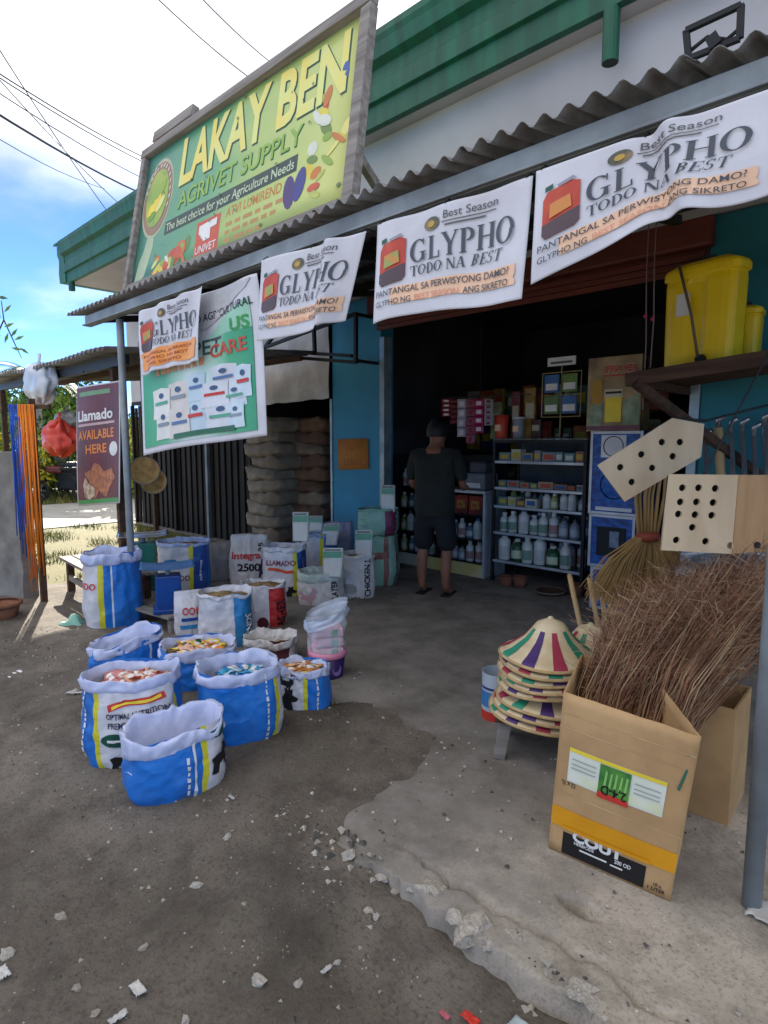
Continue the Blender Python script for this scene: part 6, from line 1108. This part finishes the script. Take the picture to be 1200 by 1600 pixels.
# stool and conical hats
ps = onz(826, 1208, APZ); hb_ = dep(856, 1060, 2.72); st = thing('wooden_stool', 'low rough wooden stool under the stacked hats', 'stool', (hb_.x, hb_.y, APZ), R(30)); zs_ = zat(hb_, 1108)-APZ
b = MB(); b.box((0, 0, zs_-.012), (.46, .30, .024)); b.build('seat', M_bwood, st, bevel=.004)
for sx in (-.19, .19):
    for sy in (-.11, .11): b = MB(); b.bar((sx*1.1, sy*1.1, 0), (sx*.95, sy*.95, zs_-.025), .055, .045); b.build('leg', M_wood, st, bevel=.004)
    b = MB(); b.box((sx, 0, zs_*.4), (.025, .2, .04)); b.build('stretcher', M_wood, st)
Mst = mat('woven palm', '#dcc8a2', '#c8b088', scale=10, rough=.7, bump=.4, bscale=40); strip = [mat('palm '+n_, c, rough=.65) for n_, c in (('green', '#2f8a6a'), ('purple', '#4a2f66'), ('red', '#a8324a'))]
def hat(label, c, r, hgt, ph, tiltv, group, seed):
    t = thing('conical_hat', label, 'hat', c, ph, group); t.rotation_euler = (tiltv[0], tiltv[1], ph); n = 72; prof = [(0.004, hgt), (.06*r/.23, hgt*.86), (r*.5, hgt*.46), (r*.8, hgt*.17), (r*.97, .012), (r, .0)]
    def sf(f, th): j = min(len(prof)-2, int(f*(len(prof)-1))); g = f*(len(prof)-1)-j; rr_ = prof[j][0]+(prof[j+1][0]-prof[j][0])*g; z = prof[j][1]+(prof[j+1][1]-prof[j][1])*g; return Vector((rr_*math.cos(th), rr_*math.sin(th), z+.006*math.sin(3*th+seed)*f))
    b = MB(); b.grid(lambda u, v: sf(v, 2*PI*u), n, 15); cr_ = b.build('crown', Mst, t, smooth=True, solid=.005)
    b = MB(); b.grid(lambda u, v: sf(1, 2*PI*u)+Vector((math.cos(2*PI*u)*.008*math.sin(2*PI*v), math.sin(2*PI*u)*.008*math.sin(2*PI*v), .007*math.cos(2*PI*v))), n, 8); b.build('bound_rim', mat('rim palm', '#c4a676', '#a98a5c', scale=20), t, smooth=True)
    for i in range(10):
        th = 2*PI*i/10+.05; b = MB(); b.grid(lambda u, v: sf(.28+.69*v, th+(u-.5)*.27)+Vector((0, 0, .006)), 3, 10); b.build('coloured_stripe', strip[i % 3], cr_, smooth=True)
    b = MB(); b.lathe([(0.018, hgt-.012), (.012, hgt+.006), (0, hgt+.01)], 10); b.build('tip', mat('pale tip', '#d8c8a4'), t, smooth=True)
hc = onz(848, 1135, APZ); zseat = APZ+zs_; base = dep(856, 1060, 2.72); base.z = 0; RH = .235
lows = ['lowest', 'second lowest', 'third lowest']
for i in range(3): hat('%s hat of the lower pile on the stool' % lows[i], (base.x-.02+.012*i, base.y-.02, zseat+.006+.034*i), RH*(1-.03*i), .10, .3*i+.2, (R(3), R(4-2*i)), 'conical hats on the stool', i)
names = ['lowest', 'second', 'third', 'fourth']
zz = zseat+.006+.034*2+.06
for i in range(4): hat('%s hat from below in the upper pile' % names[i], (base.x+.01*(i % 2), base.y, zz+.034*i), RH*.96, .10, .5*i, (R(1), R(-1+i % 2)), 'conical hats on the stool', i+4)
hat('topmost conical hat with green, purple and red stripes', (base.x+.005, base.y, zz+.034*4), RH*.97, .17, .35, (0, 0), 'conical hats on the stool', 9)
hat('striped conical hat behind the topmost one', (base.x+.10, base.y+.20, zz+.034*3.6), RH*.85, .13, 1.0, (0, R(3)), 'conical hats on the stool', 10)
sp2 = thing('wooden_block', 'wooden block standing behind the stacked hats', 'block', (base.x+.10, base.y+.26, APZ)); b = MB(); b.box((0, 0, (zz+.12-APZ)/2), (.08, .08, zz+.12-APZ)); b.build('post', M_wood, sp2); b = MB(); b.box((0, 0, .01), (.2, .2, .02)); b.build('foot', M_wood, sp2)
# paint tin
p = onz(772, 1128, APZ); k = mpp(p); r = .085; c = p+Vector((p.x, p.y, 0)).normalized()*r; h_ = zat(p, 1056)-APZ
t = thing('paint_tin', 'white and blue tin with red base beside the stool', 'tin', (c.x+.02, c.y, APZ), camrz(c)); 
b = MB(); b.lathe([(r*.95, 0), (r, .005), (r, h_), (r*.95, h_), (r*.95, h_*.5), (0, h_*.5)], 26); b.build('tin_body', mat('tin white', '#c9d2da', '#b3c0cc', rough=.3, metal=.3), t, smooth=False)
for (z0, z1, m_) in ((.0, .2, Pr), (.28, .62, P('tin blue', '#3c7ab0')), (.66, .72, Pn_)): b = MB(); b.lathe([(r*1.012, h_*z0+.002), (r*1.012, h_*z1)], 26); b.f = b.f[:-2]; b.m = b.m[:-2]; b.build('printed_band', m_, t, smooth=True)
# grey-white plank and teal sheet at the right edge
p = onz(1130, 1225, APZ); t = thing('plastic_strip', 'pale flat plastic strip hanging right of the big carton', 'strip', (p.x+.1, p.y+.25, APZ)); b = MB(); b.bar((0, 0, .1), (.02, .02, .78), .05, .012); b.build('strip', mat('pale strip', '#c4c9cc'), t); b = MB(); b.bar((0, 0, 0), (0, 0, .1), .06, .02); b.build('strip_foot', mat('pale strip', '#c4c9cc'), t)
# ================================================================== LEFT SIDE THINGS
# ropes on a post
pr0 = onz(70, 950); pz_ = zat(pr0, 632); t = thing('rope_rack', 'wooden post at the left edge hung with blue and orange ropes', 'rack', pr0); b = MB(); b.bar((0, 0, 0), (0, 0, pz_+.05), .05, .05); b.build('post', M_bwood, t); b = MB(); b.bar(Vector((-.2*RX, -.2*RY, pz_-.02)), Vector((.16*RX, .16*RY, pz_-.02)), .035, .035); b.build('cross_arm', M_bwood, t)
def ropes(label, x0, x1, y1, colr, n, seed):
    rr3 = random.Random(seed); tt = thing('rope_bundle', label, 'rope', pr0+Vector((0, 0, pz_)), 0); m_ = mat('rope '+colr, colr, rough=.6); k = mpp(pr0)
    for i in range(n):
        x = (x0+(x1-x0)*(i+.5)/n-70)*k; L_ = (y1-632)*k*rr3.uniform(.82, 1.05); off = Vector((-FX, -FY, 0))*(.04+.012*rr3.random()); b = MB(); sw = rr3.uniform(-.045, .045)
        b.tube([Vector((x*RX, x*RY, 0))+off, Vector((x*RX+sw, x*RY, -L_*.5))+off, Vector((x*RX-sw, x*RY, -L_))+off], [.006, .007, .005], 6); b.build('rope', m_, tt, smooth=True)
ropes('bundle of blue ropes hanging on the post at the left edge', 40, 55, 865, '#2152b4', 6, 1); ropes('bundle of orange ropes hanging on the post at the left edge', 54, 78, 905, '#f08420', 11, 2)
# white plastic bag over the beam
def lump(name, label, cat, c, sx, sy, sz, m, seed, amp=.5, extra=None):
    t = thing(name, label, cat, c); b = MB(); b.grid(lambda u, v: Vector((sx*math.sin(PI*v)*math.cos(2*PI*u), sy*math.sin(PI*v)*math.sin(2*PI*u), -sz*math.cos(PI*v)))*(1+amp*rim((math.cos(2*PI*u)*1.8+seed, math.sin(2*PI*u)*1.8, v*3.5))+amp*.5*rim((math.cos(2*PI*u)*5+seed, math.sin(2*PI*u)*5, v*9))), 36, 22); b.build('film', m, t, smooth=True); b = MB(); b.tube([(0, 0, sz*.8), (.01, 0, sz*1.25), (0, .01, sz*1.6)], [.03, .015, .02], 8); b.build('knot', m, t, smooth=True); return t
Mbagw = mat('white plastic bag', '#d5d9e0', '#b9c0cc', rough=.3, alpha=.85, bump=.6, bscale=8)
lump('plastic_bag', 'crumpled white plastic bag tied to the stall beam', 'bag', ony(63, 600, 2.2), .40, .12, .20, Mbagw, 1, .32)
lump('red_bag', 'translucent red bag of goods hanging from the stall beam', 'bag', ony(95, 686, 2.35), .30, .16, .18, mat('red plastic', '#f0553c', '#e04430', rough=.3, alpha=.88, bump=.6, bscale=8), 5)
lump('clear_bag', 'clear bag knotted above the red bag', 'bag', ony(105, 655, 2.45), .18, .1, .09, mat('clear bag white', '#d8d2cc', '#b8aca4', rough=.2, alpha=.6, bump=.6, bscale=10), 7)
# hanging baskets by the pole
Mbas = mat('woven basket', '#d0a868', '#a8824e', scale=16, rough=.8, bump=.3, bscale=40)
for i, (x, y, r, nm) in enumerate(((226, 738, .135, 'front'), (240, 752, .12, 'rear'))):
    c = ony(x, y, 2.55+.1*i); t = thing('round_basket', nm+' round woven basket hanging beside the canopy pole', 'basket', c, 0, 'hanging baskets'); M3 = Matrix.Rotation(camrz(c), 3, 'Z')@Matrix.Rotation(R(70+14*i), 3, 'X'); b = MB(); b.lathe([(0, -.02), (r*.7, -.015), (r, .06), (r*.97, .065), (r*.66, 0), (0, 0)], 26, M=M3); b.build('bowl', Mbas, t, smooth=True); b = MB(); b.lathe([(r*1.0, .055), (r*1.04, .062), (r*1.0, .072), (r*.96, .062)], 26, M=M3, cap=False); b.build('rim', M_wood, t, smooth=True); b = MB(); b.tube([(0, 0, r*.8), (0, 0, 2.42-c.z)], .004, 5); b.build('cord', M_wood, t)
# wooden bench behind the tall sack
p = onz(95, 962); t = thing('wooden_bench', 'low slatted wooden bench behind the tall blue sack', 'bench', (p.x-.05, p.y+.42, 0), R(-4))
for i in range(4): b = MB(); b.box((0, -.18+.12*i, .38), (1.3, .10, .025)); b.build('slat', M_wood, t)
for sx in (-.55, .55):
    for sy in (-.16, .16): b = MB(); b.box((sx, sy, .184), (.06, .06, .368)); b.build('leg', M_bwood, t)
b = MB(); b.box((0, -.17, .2), (1.04, .03, .05)); b.build('stretcher', M_wood, t)
p = onz(2, 974); t = thing('clay_pot', 'dark clay pot at the foot of the rope post', 'pot', p, 0); b = MB(); b.lathe([(.09, 0), (.12, .06), (.15, .16), (.135, .16), (.1, .04), (0, .04)], 20); b.build('pot_body', Mclay, t, smooth=True); b = MB(); b.lathe([(.15, .15), (.165, .155), (.165, .18), (.14, .18)], 20, cap=False); b.build('pot_rim', Mclay, t, smooth=True)
p = onz(122, 985); t = thing('green_plastic_sheet', 'crumpled pale green plastic lying beside the tall blue sack', 'plastic', p); b = MB(); b.grid(lambda u, v: ((u-.5)*.34, (v-.5)*.3, .008+.10*math.exp(-((u-.5)**2+(v-.4)**2)*9)*(1+1.4*rim((u*5, v*5, 3)))+.02*rim((u*9, v*9, 1))), 20, 16); b.build('sheet', mat('pale green plastic', '#7fb09a', '#6a9c88', rough=.4), t, smooth=True, solid=.003)
# white cloth on sunny patch
p = onz(28, 1060); t = thing('white_rag', 'white rag lying on the sunlit ground at the left edge', 'rag', p); b = MB(); b.grid(lambda u, v: ((u-.5)*.32, (v-.5)*.12, .012+.04*abs(rim((u*4, v*4, 3)))*math.sin(PI*u)), 20, 10); b.build('cloth', Pw, t, smooth=True, solid=.004)
# ================================================================== BACKGROUND
def leafy(name, label, cat, c, sx, sy, sz, n, cols, seed, trunk=None, leaf=.09, clumps=14, group=None):
    rr4 = random.Random(seed); t = thing(name, label, cat, c, 0, group); b = MB(); cl = []
    for i in range(clumps):
        a = rr4.uniform(0, 2*PI); r = rr4.random()**.5; cl.append((Vector((sx*r*math.cos(a), sy*r*math.sin(a), (trunk or 0)+sz*(.15+.75*rr4.random()))), rr4.uniform(.25, .45)*min(sx, sz), rr4.randrange(len(cols))))
    for i in range(n):
        q, r, ci = cl[rr4.randrange(clumps)]; d = Vector((rr4.gauss(0, 1), rr4.gauss(0, 1), rr4.gauss(0, .8))).normalized()*r*rr4.uniform(.6, 1.1); p = q+d; p.z = max(p.z, .03); nx = Vector((rr4.gauss(0, 1), rr4.gauss(0, 1), rr4.gauss(0, 1))).normalized(); ny = nx.orthogonal().normalized(); s_ = leaf*rr4.uniform(.6, 1.3)
        b.add([p-nx*s_, p+ny*s_*.4, p+nx*s_, p-ny*s_*.4], [(0, 1, 2, 3)], ci if rr4.random() < .7 else rr4.randrange(len(cols)))
    b.build('crown', cols, t); b = MB(); n0 = 4
    b.tube([(0, 0, -.05), (.05*sx, 0, (trunk or .2)*.6), (0, 0, (trunk or 0)+sz*.4)], [.10 if trunk else .04, .08 if trunk else .03, .03], 8); b.build('trunk', M_bwood, t, smooth=True)
    for q, r, ci in cl[:6]: b = MB(); b.tube([(0, 0, (trunk or .2)*.7), q*.6+Vector((0, 0, (trunk or .2)*.3)), q], [.04 if trunk else .015, .02, .008], 5); b.build('branch', M_bwood, t, smooth=True)
    return t
Lf = [mat('leaf dark', '#3c5a26', '#2c4a1e', rough=.6), mat('leaf mid', '#5a7a2e', '#46662a', rough=.6), mat('leaf light', '#7c9438', '#64802e', rough=.6)]; Ly = [mat('leaf yellow', '#b8b030', '#a09a2a', rough=.6), mat('leaf lime', '#93a436', '#7c902e', rough=.6), Lf[1]]
bgp = lambda x, D: dep(x, 790, D)
def far(x, D): p = dep(x, 780, D); return Vector((p.x, p.y, 0))
for i, (x, D, sx, sz, cols, nm) in enumerate(((20, 15.5, 1.3, 2.3, Ly, 'yellow-green bush beyond the road at the left edge'), (80, 17.5, 1.5, 2.6, Lf, 'dark green bush beyond the road behind the tricycle'), (150, 17.2, 1.4, 2.2, Lf, 'mid green bush beyond the road behind the maroon banner'), (190, 16.5, 1.2, 2.4, Ly, 'yellow-green bush beyond the road beside the canopy pole'), (-60, 17, 1.6, 2.8, Lf, 'dark bush beyond the road, mostly outside the left edge'), (235, 19, 1.6, 2.6, Lf, 'dark bush beyond the road, right of the canopy pole'))):
    leafy('bush', nm, 'bush', far(x, D), sx, sx*.8, sz*.8, 3600, cols, i+1, group='bushes beyond the road')
leafy('tree', 'green tree beyond the road rising behind the stall roof', 'tree', far(105, 30), 2.6, 2.4, 2.2, 5000, Lf, 31, trunk=2.0, leaf=.16, clumps=18)
leafy('tree', 'tree at the far left beyond the bushes', 'tree', far(-20, 34), 3.0, 2.6, 2.0, 5000, Lf, 32, trunk=2.0, leaf=.16, clumps=18)
# palm
p = far(68, 25); t = thing('palm_tree', 'small palm with drooping fronds above the stall roof', 'palm', p); ph_ = zat(p, 590); b = MB(); b.tube([(0, 0, -.05), (.1, 0, ph_*.5), (0, 0, ph_)], [.16, .13, .11], 10); b.build('trunk', M_wood, t, smooth=True); rr5 = random.Random(8)
for i in range(15):
    a = 2*PI*i/15+rr5.uniform(-.2, .2); up = rr5.uniform(.2, 1.1); b = MB(); L_ = 1.9; pts = [Vector((math.cos(a)*L_*f, math.sin(a)*L_*f, ph_+L_*(up*f-1.0*f*f))) for f in [j/10 for j in range(11)]]; b.tube(pts, [.02*(1-.08*j) for j in range(11)], 4)
    for j in range(1, 44):
        f = j/44; q = Vector((math.cos(a)*L_*f, math.sin(a)*L_*f, ph_+L_*(up*f-1.0*f*f)))
        for sg_ in (-1, 1): sd_ = Vector((-math.sin(a)*sg_, math.cos(a)*sg_, -.35)); w_ = Vector((math.cos(a), math.sin(a), 0)); l_ = .42*math.sin(PI*min(1, f*.9+.1))+.08; b.add([q, q+sd_*l_*.5+w_*.10, q+sd_*l_+w_*.18, q+sd_*l_*.5+w_*.06], [(0, 1, 2, 3)])
    b.build('frond', Lf[i % 2], t)
# near twig with leaves at the left edge
pc = dep(0, 520, 4.2); t = thing('leafy_branch', 'thin leafy branch entering at the left edge against the sky', 'branch', dep(-60, 640, 4.2)); O3 = t.location.copy(); pts = [dep(-60, 640, 4.2), dep(-22, 560, 4.2), dep(6, 500, 4.2), dep(2, 470, 4.2)]; b = MB(O3); b.tube(pts, [.012, .008, .005, .003], 6); b.tube([dep(6, 500, 4.2), dep(22, 535, 4.25), dep(34, 560, 4.3)], [.005, .004, .002], 5); b.build('stem', M_bwood, t, smooth=True)
b.tube([pts[0], (pts[0].x-.4, pts[0].y-.4, 0)], [.012, .02], 6)
for i, (x, y) in enumerate(((4, 465), (12, 482), (-4, 490), (14, 508), (22, 520), (30, 528), (38, 548), (26, 545), (10, 528), (-6, 520))):
    c = dep(x, y, 4.2+.02*(i % 3)); a = rr5.uniform(0, 6); nx = Vector((math.cos(a)*RX, math.cos(a)*RY, math.sin(a))); ny = Vector((-math.sin(a)*RX*.7+.3*FX, -math.sin(a)*RY*.7, math.cos(a)*.7)); b = MB(O3); b.add([c-nx*.04, c+ny*.016, c+nx*.04, c-ny*.016], [(0, 1, 2, 3)]); b.build('leaf', Lf[1+i % 2], t)
b = MB(O3); g0 = pts[0]; b.tube([g0, Vector((g0.x-.3, g0.y-.3, .6)), Vector((g0.x-.35, g0.y-.35, 0))], [.012, .016, .02], 6); b.build('lower_stem', M_bwood, t, smooth=True)
# parked tricycle
p = far(104, 14.9); t = thing('tricycle', 'dark motor tricycle parked beyond the road', 'tricycle', (p.x, p.y, 0.03), R(40)); Mtyre = mat('tyre', '#1b1b1c', '#131314', rough=.8)
for (x, y) in ((-.55, -.25), (.6, -.25), (.35, .55)):
    Mr = Matrix.Rotation(R(90), 3, 'X'); b = MB(); b.grid(lambda u, v: Vector((x+(.25+.04*math.cos(2*PI*v))*math.cos(2*PI*u), y+.04*math.sin(2*PI*v), .29+(.25+.04*math.cos(2*PI*v))*math.sin(2*PI*u))), 28, 8); w_ = b.build('wheel', Mtyre, t, smooth=True)
    for a in range(8): b = MB(); b.tube([(x, y, .29), (x+.24*math.cos(a*PI/4), y, .29+.24*math.sin(a*PI/4))], .008, 4); b.build('spoke', M_steel, w_)
b = MB(); b.tube([(-.55, -.25, .29), (-.42, -.25, .85), (-.1, -.25, .75), (.3, -.25, .7), (.6, -.25, .29)], .035, 8); b.build('frame', M_dsteel, t); b = MB(); b.box((-.1, -.25, .8), (.4, .2, .18)); b.build('fuel_tank', mat('dark red tank', '#5a1c1c', rough=.3), t, bevel=.05); b = MB(); b.box((.35, -.25, .82), (.55, .22, .08)); b.build('seat', M_dark, t, bevel=.03); b = MB(); b.tube([(-.45, -.5, 1.05), (-.42, -.25, .98), (-.45, 0, 1.05)], .015, 6); b.build('handlebar', M_steel, t)
b = MB(); b.box((.25, .38, .62), (1.1, .6, .7)); b.build('sidecar_body', mat('sidecar dark', '#23282c', rough=.5), t, bevel=.06); b = MB(); b.box((.15, .25, 1.5), (1.5, 1.0, .04)); b.build('roof', mat('sidecar roof', '#3c4446', rough=.5), t, bevel=.015); b = MB()
for (x, y) in ((-.25, .64), (.75, .64), (.75, .1)): b = MB(); b.tube([(x, y, .9), (x, y, 1.49)], .014, 6); b.build('roof_post', M_steel, t)
b = MB(); b.box((-.32, .38, 1.2), (.01, .5, .4)); b.build('windscreen', mat('screen', '#59656a', rough=.1), t)
# overhead cables
cb = mat('cable black', '#26272b', rough=.6)
for i, (x0, y0, d0, x1, y1, d1, r, nm) in enumerate(((-40, 3, 9, 175, 335, 16, .009, 'steep thin cable crossing the others at the left'), (-40, 78, 10, 240, 248, 17, .012, 'upper of the two parallel cables running to the sign corner'), (-40, 84, 10, 240, 256, 17, .011, 'lower of the two parallel cables running to the sign corner'), (-40, 108, 10, 236, 280, 17, .010, 'middle thin cable sloping to the sign'), (-40, 142, 9, 232, 302, 16, .020, 'thickest black cable sloping to the gutter end'), (-40, 182, 10, 140, 282, 17, .008, 'lowest thin cable at the left'), (-30, 80, 9.5, 198, 324, 16, .009, 'thin cable from the knot down to the gutter'), (240, -18, 12, 420, 138, 17, .011, 'left of the two cables above the sign'), (312, -16, 12, 450, 112, 17, .010, 'right of the two cables above the sign'))):
    p, q = dep(x0, y0, d0), dep(x1, y1, d1); p, q = p.lerp(q, -.35), p.lerp(q, 1.25); t = thing('overhead_cable', nm, 'cable', p, 0, 'overhead cables'); b = MB(p); b.tube([p.lerp(q, f/10)+Vector((0, 0, -.18*math.sin(PI*f/10))) for f in range(11)], r, 5); b.build('wire', cb, t)
# ================================================================== STONES, RUBBLE AND LITTER
Mrub = [mat('rubble %d' % i, c, c2, scale=7, rough=.9, bump=.6, bscale=18, dirt=.4) for i, (c, c2) in enumerate((('#b8ae9f', '#968c7e'), ('#a09686', '#7d7467'), ('#c6beb2', '#a39b8e')))]
def stone_mesh(seed, fl=.5):
    bm = bmesh.new(); bmesh.ops.create_icosphere(bm, subdivisions=2, radius=1)
    for v in bm.verts: n_ = v.co.normalized(); d = 1+.6*mn.noise(n_*1.3+Vector((seed*5, 0, 0)))+.3*mn.noise(n_*2.7+Vector((seed, 3, 0))); v.co = Vector((n_.x*d, n_.y*d*.75, n_.z*d*fl))
    me = bpy.data.meshes.new('stone'); bm.to_mesh(me); bm.free(); return me
sm = [stone_mesh(i) for i in range(6)]
rub = [(676, 1412, 26, 0), (738, 1468, 34, 0), (712, 1450, 20, 2), (785, 1455, 14, 2), (545, 1352, 13, 2), (596, 1378, 10, 2), (560, 1342, 8, 0), (690, 1390, 10, 0), (618, 1392, 9, 0), (830, 1508, 12, 2), (800, 1484, 20, 0), (860, 1536, 16, 0), (905, 1562, 26, 0), (770, 1490, 18, 2), (640, 1400, 10, 2), (576, 1424, 7, 2), (588, 1432, 7, 2), (405, 1533, 13, 2), (465, 1535, 8, 2), (290, 1588, 9, 2), (308, 1388, 9, 2), (356, 1318, 7, 2), (120, 1542, 8, 0), (225, 1478, 7, 0), (10, 1488, 12, 2), (526, 1492, 6, 2), (118, 1092, 8, 2), (95, 1430, 10, 0), (150, 1580, 8, 0), (930, 1590, 20, 0), (700, 1420, 12, 1), (725, 1440, 14, 0)]
near = [('pale', 'in the dirt'), ('large broken', 'at the crumbled apron edge')]
for i, (x, y, r, mi_) in enumerate(rub):
    p = onz(x, y, .01 if x < 540 else .0); k = mpp(p); s_ = r*k; p.z = max(dirt_h(p.x, p.y), .028 if (r >= 10 and x > 600) else -1)+.15*s_; me = sm[i % 6].copy(); me.name = 'rubble_stone'; me.materials.append(Mrub[mi_]); o = bpy.data.objects.new('rubble_stone', me); COL.objects.link(o); o.location = p; o.scale = (s_, s_, s_); o.rotation_euler = (0, 0, i*1.3)
    big = r >= 14; tag(o, ('broken concrete lump at the crumbled edge of the apron' if big and x > 640 else 'small pale stone near the apron edge' if x > 540 else 'pale stone chip lying on the dirt forecourt'), 'stone', 'broken lumps along the apron edge' if big and x > 640 else 'small stones near the apron edge' if x > 540 else 'stone chips on the forecourt')
b = MB(); rr6 = random.Random(77)
for i in range(6500):
    x = rr6.uniform(-5.2, .6); y = rr6.uniform(.2, 2.6) if rr6.random() < .8 else rr6.gauss(1.3, .12)
    if mn.noise(Vector((x*1.7, y*1.7, 3))) < -.15: continue
    z = dirt_h(x, y) if (y < edge_y(x) or x < -1.7) else APZ+.004
    if y > edge_y(x): z = max(z, ap_h(x, y))
    r = .0018+.011*rr6.random()**6
    if -1.75 < x < .1 and abs(y-edge_y(x)+.03) < .1: r += .018*rr6.random()**3
    a = rr6.uniform(0, 6); pts = []
    for dx, dy, dz in ((1, 0, 0), (-.5, .8, 0), (-.6, -.7, 0), (.1, .1, .8), (0, 0, -.4)): pts.append((x+r*(dx*math.cos(a)-dy*math.sin(a)), y+r*(dx*math.sin(a)+dy*math.cos(a)), z+r*dz))
    b.add(pts, [(0, 1, 3), (1, 2, 3), (2, 0, 3), (1, 0, 4), (2, 1, 4), (0, 2, 4)], rr6.choice((0, 0, 1, 1, 1, 2)))
tag(b.build('pebbles', [Mrub[0], mat('dark pebble', '#5a544c', '#48433c'), Mrub[2]]), 'fine pebbles and grit strewn on the forecourt', 'gravel', kind='stuff')
def scrap(label, cat, x, y, sx, sy, m, seed, name='litter_scrap', rz=0):
    p = onz(x, y, .01); p.z = max(dirt_h(p.x, p.y), ap_h(p.x, p.y) if p.y > edge_y(p.x) and p.x > -1.8 else -1)+.006; b = MB(); b.grid(lambda u, v: ((u-.5)*sx, (v-.5)*sy*(1-.5*abs(rim((u*3, 1, seed)))), .012*abs(rim((u*4+seed, v*4, 0)))+.004), 10, 8); o = b.build(name, m, smooth=True, solid=.002); o.location = p; o.rotation_euler = (0, 0, rz); tag(o, label, cat)
Mlit = mat('dirty white litter', '#c8c6c2', '#aaa69f', rough=.6)
scrap('long white paper strip on the dirt left of the sacks', 'litter', 117, 1095, .09, .022, Mlit, 1, rz=.8); scrap('crushed white cup scrap near the bottom left', 'litter', 215, 1545, .05, .03, Mlit, 2); scrap('thin white scrap below the sacks', 'litter', 362, 1262, .035, .012, Mlit, 3); scrap('torn red plastic scrap below the apron edge', 'litter', 735, 1570, .05, .03, mat('red litter', '#c8392c', rough=.4), 4); scrap('small pink scrap beside the red plastic', 'litter', 695, 1562, .03, .015, mat('pink litter', '#b8606a'), 5); scrap('pale blue plastic scrap at the bottom edge', 'litter', 825, 1592, .10, .05, mat('bluish litter', '#a8b4b4', rough=.4), 6); scrap('white paper scrap at the lower left edge', 'litter', 5, 1520, .05, .03, Mlit, 7); scrap('white wrapper scrap in the dirt centre', 'litter', 510, 1510, .012, .04, Mlit, 8); scrap('white plastic heap at the foot of the right pole', 'litter', 1198, 1450, .10, .12, Mlit, 9); scrap('small white strip near the bottom centre-left', 'litter', 185, 1590, .02, .05, Mlit, 10)
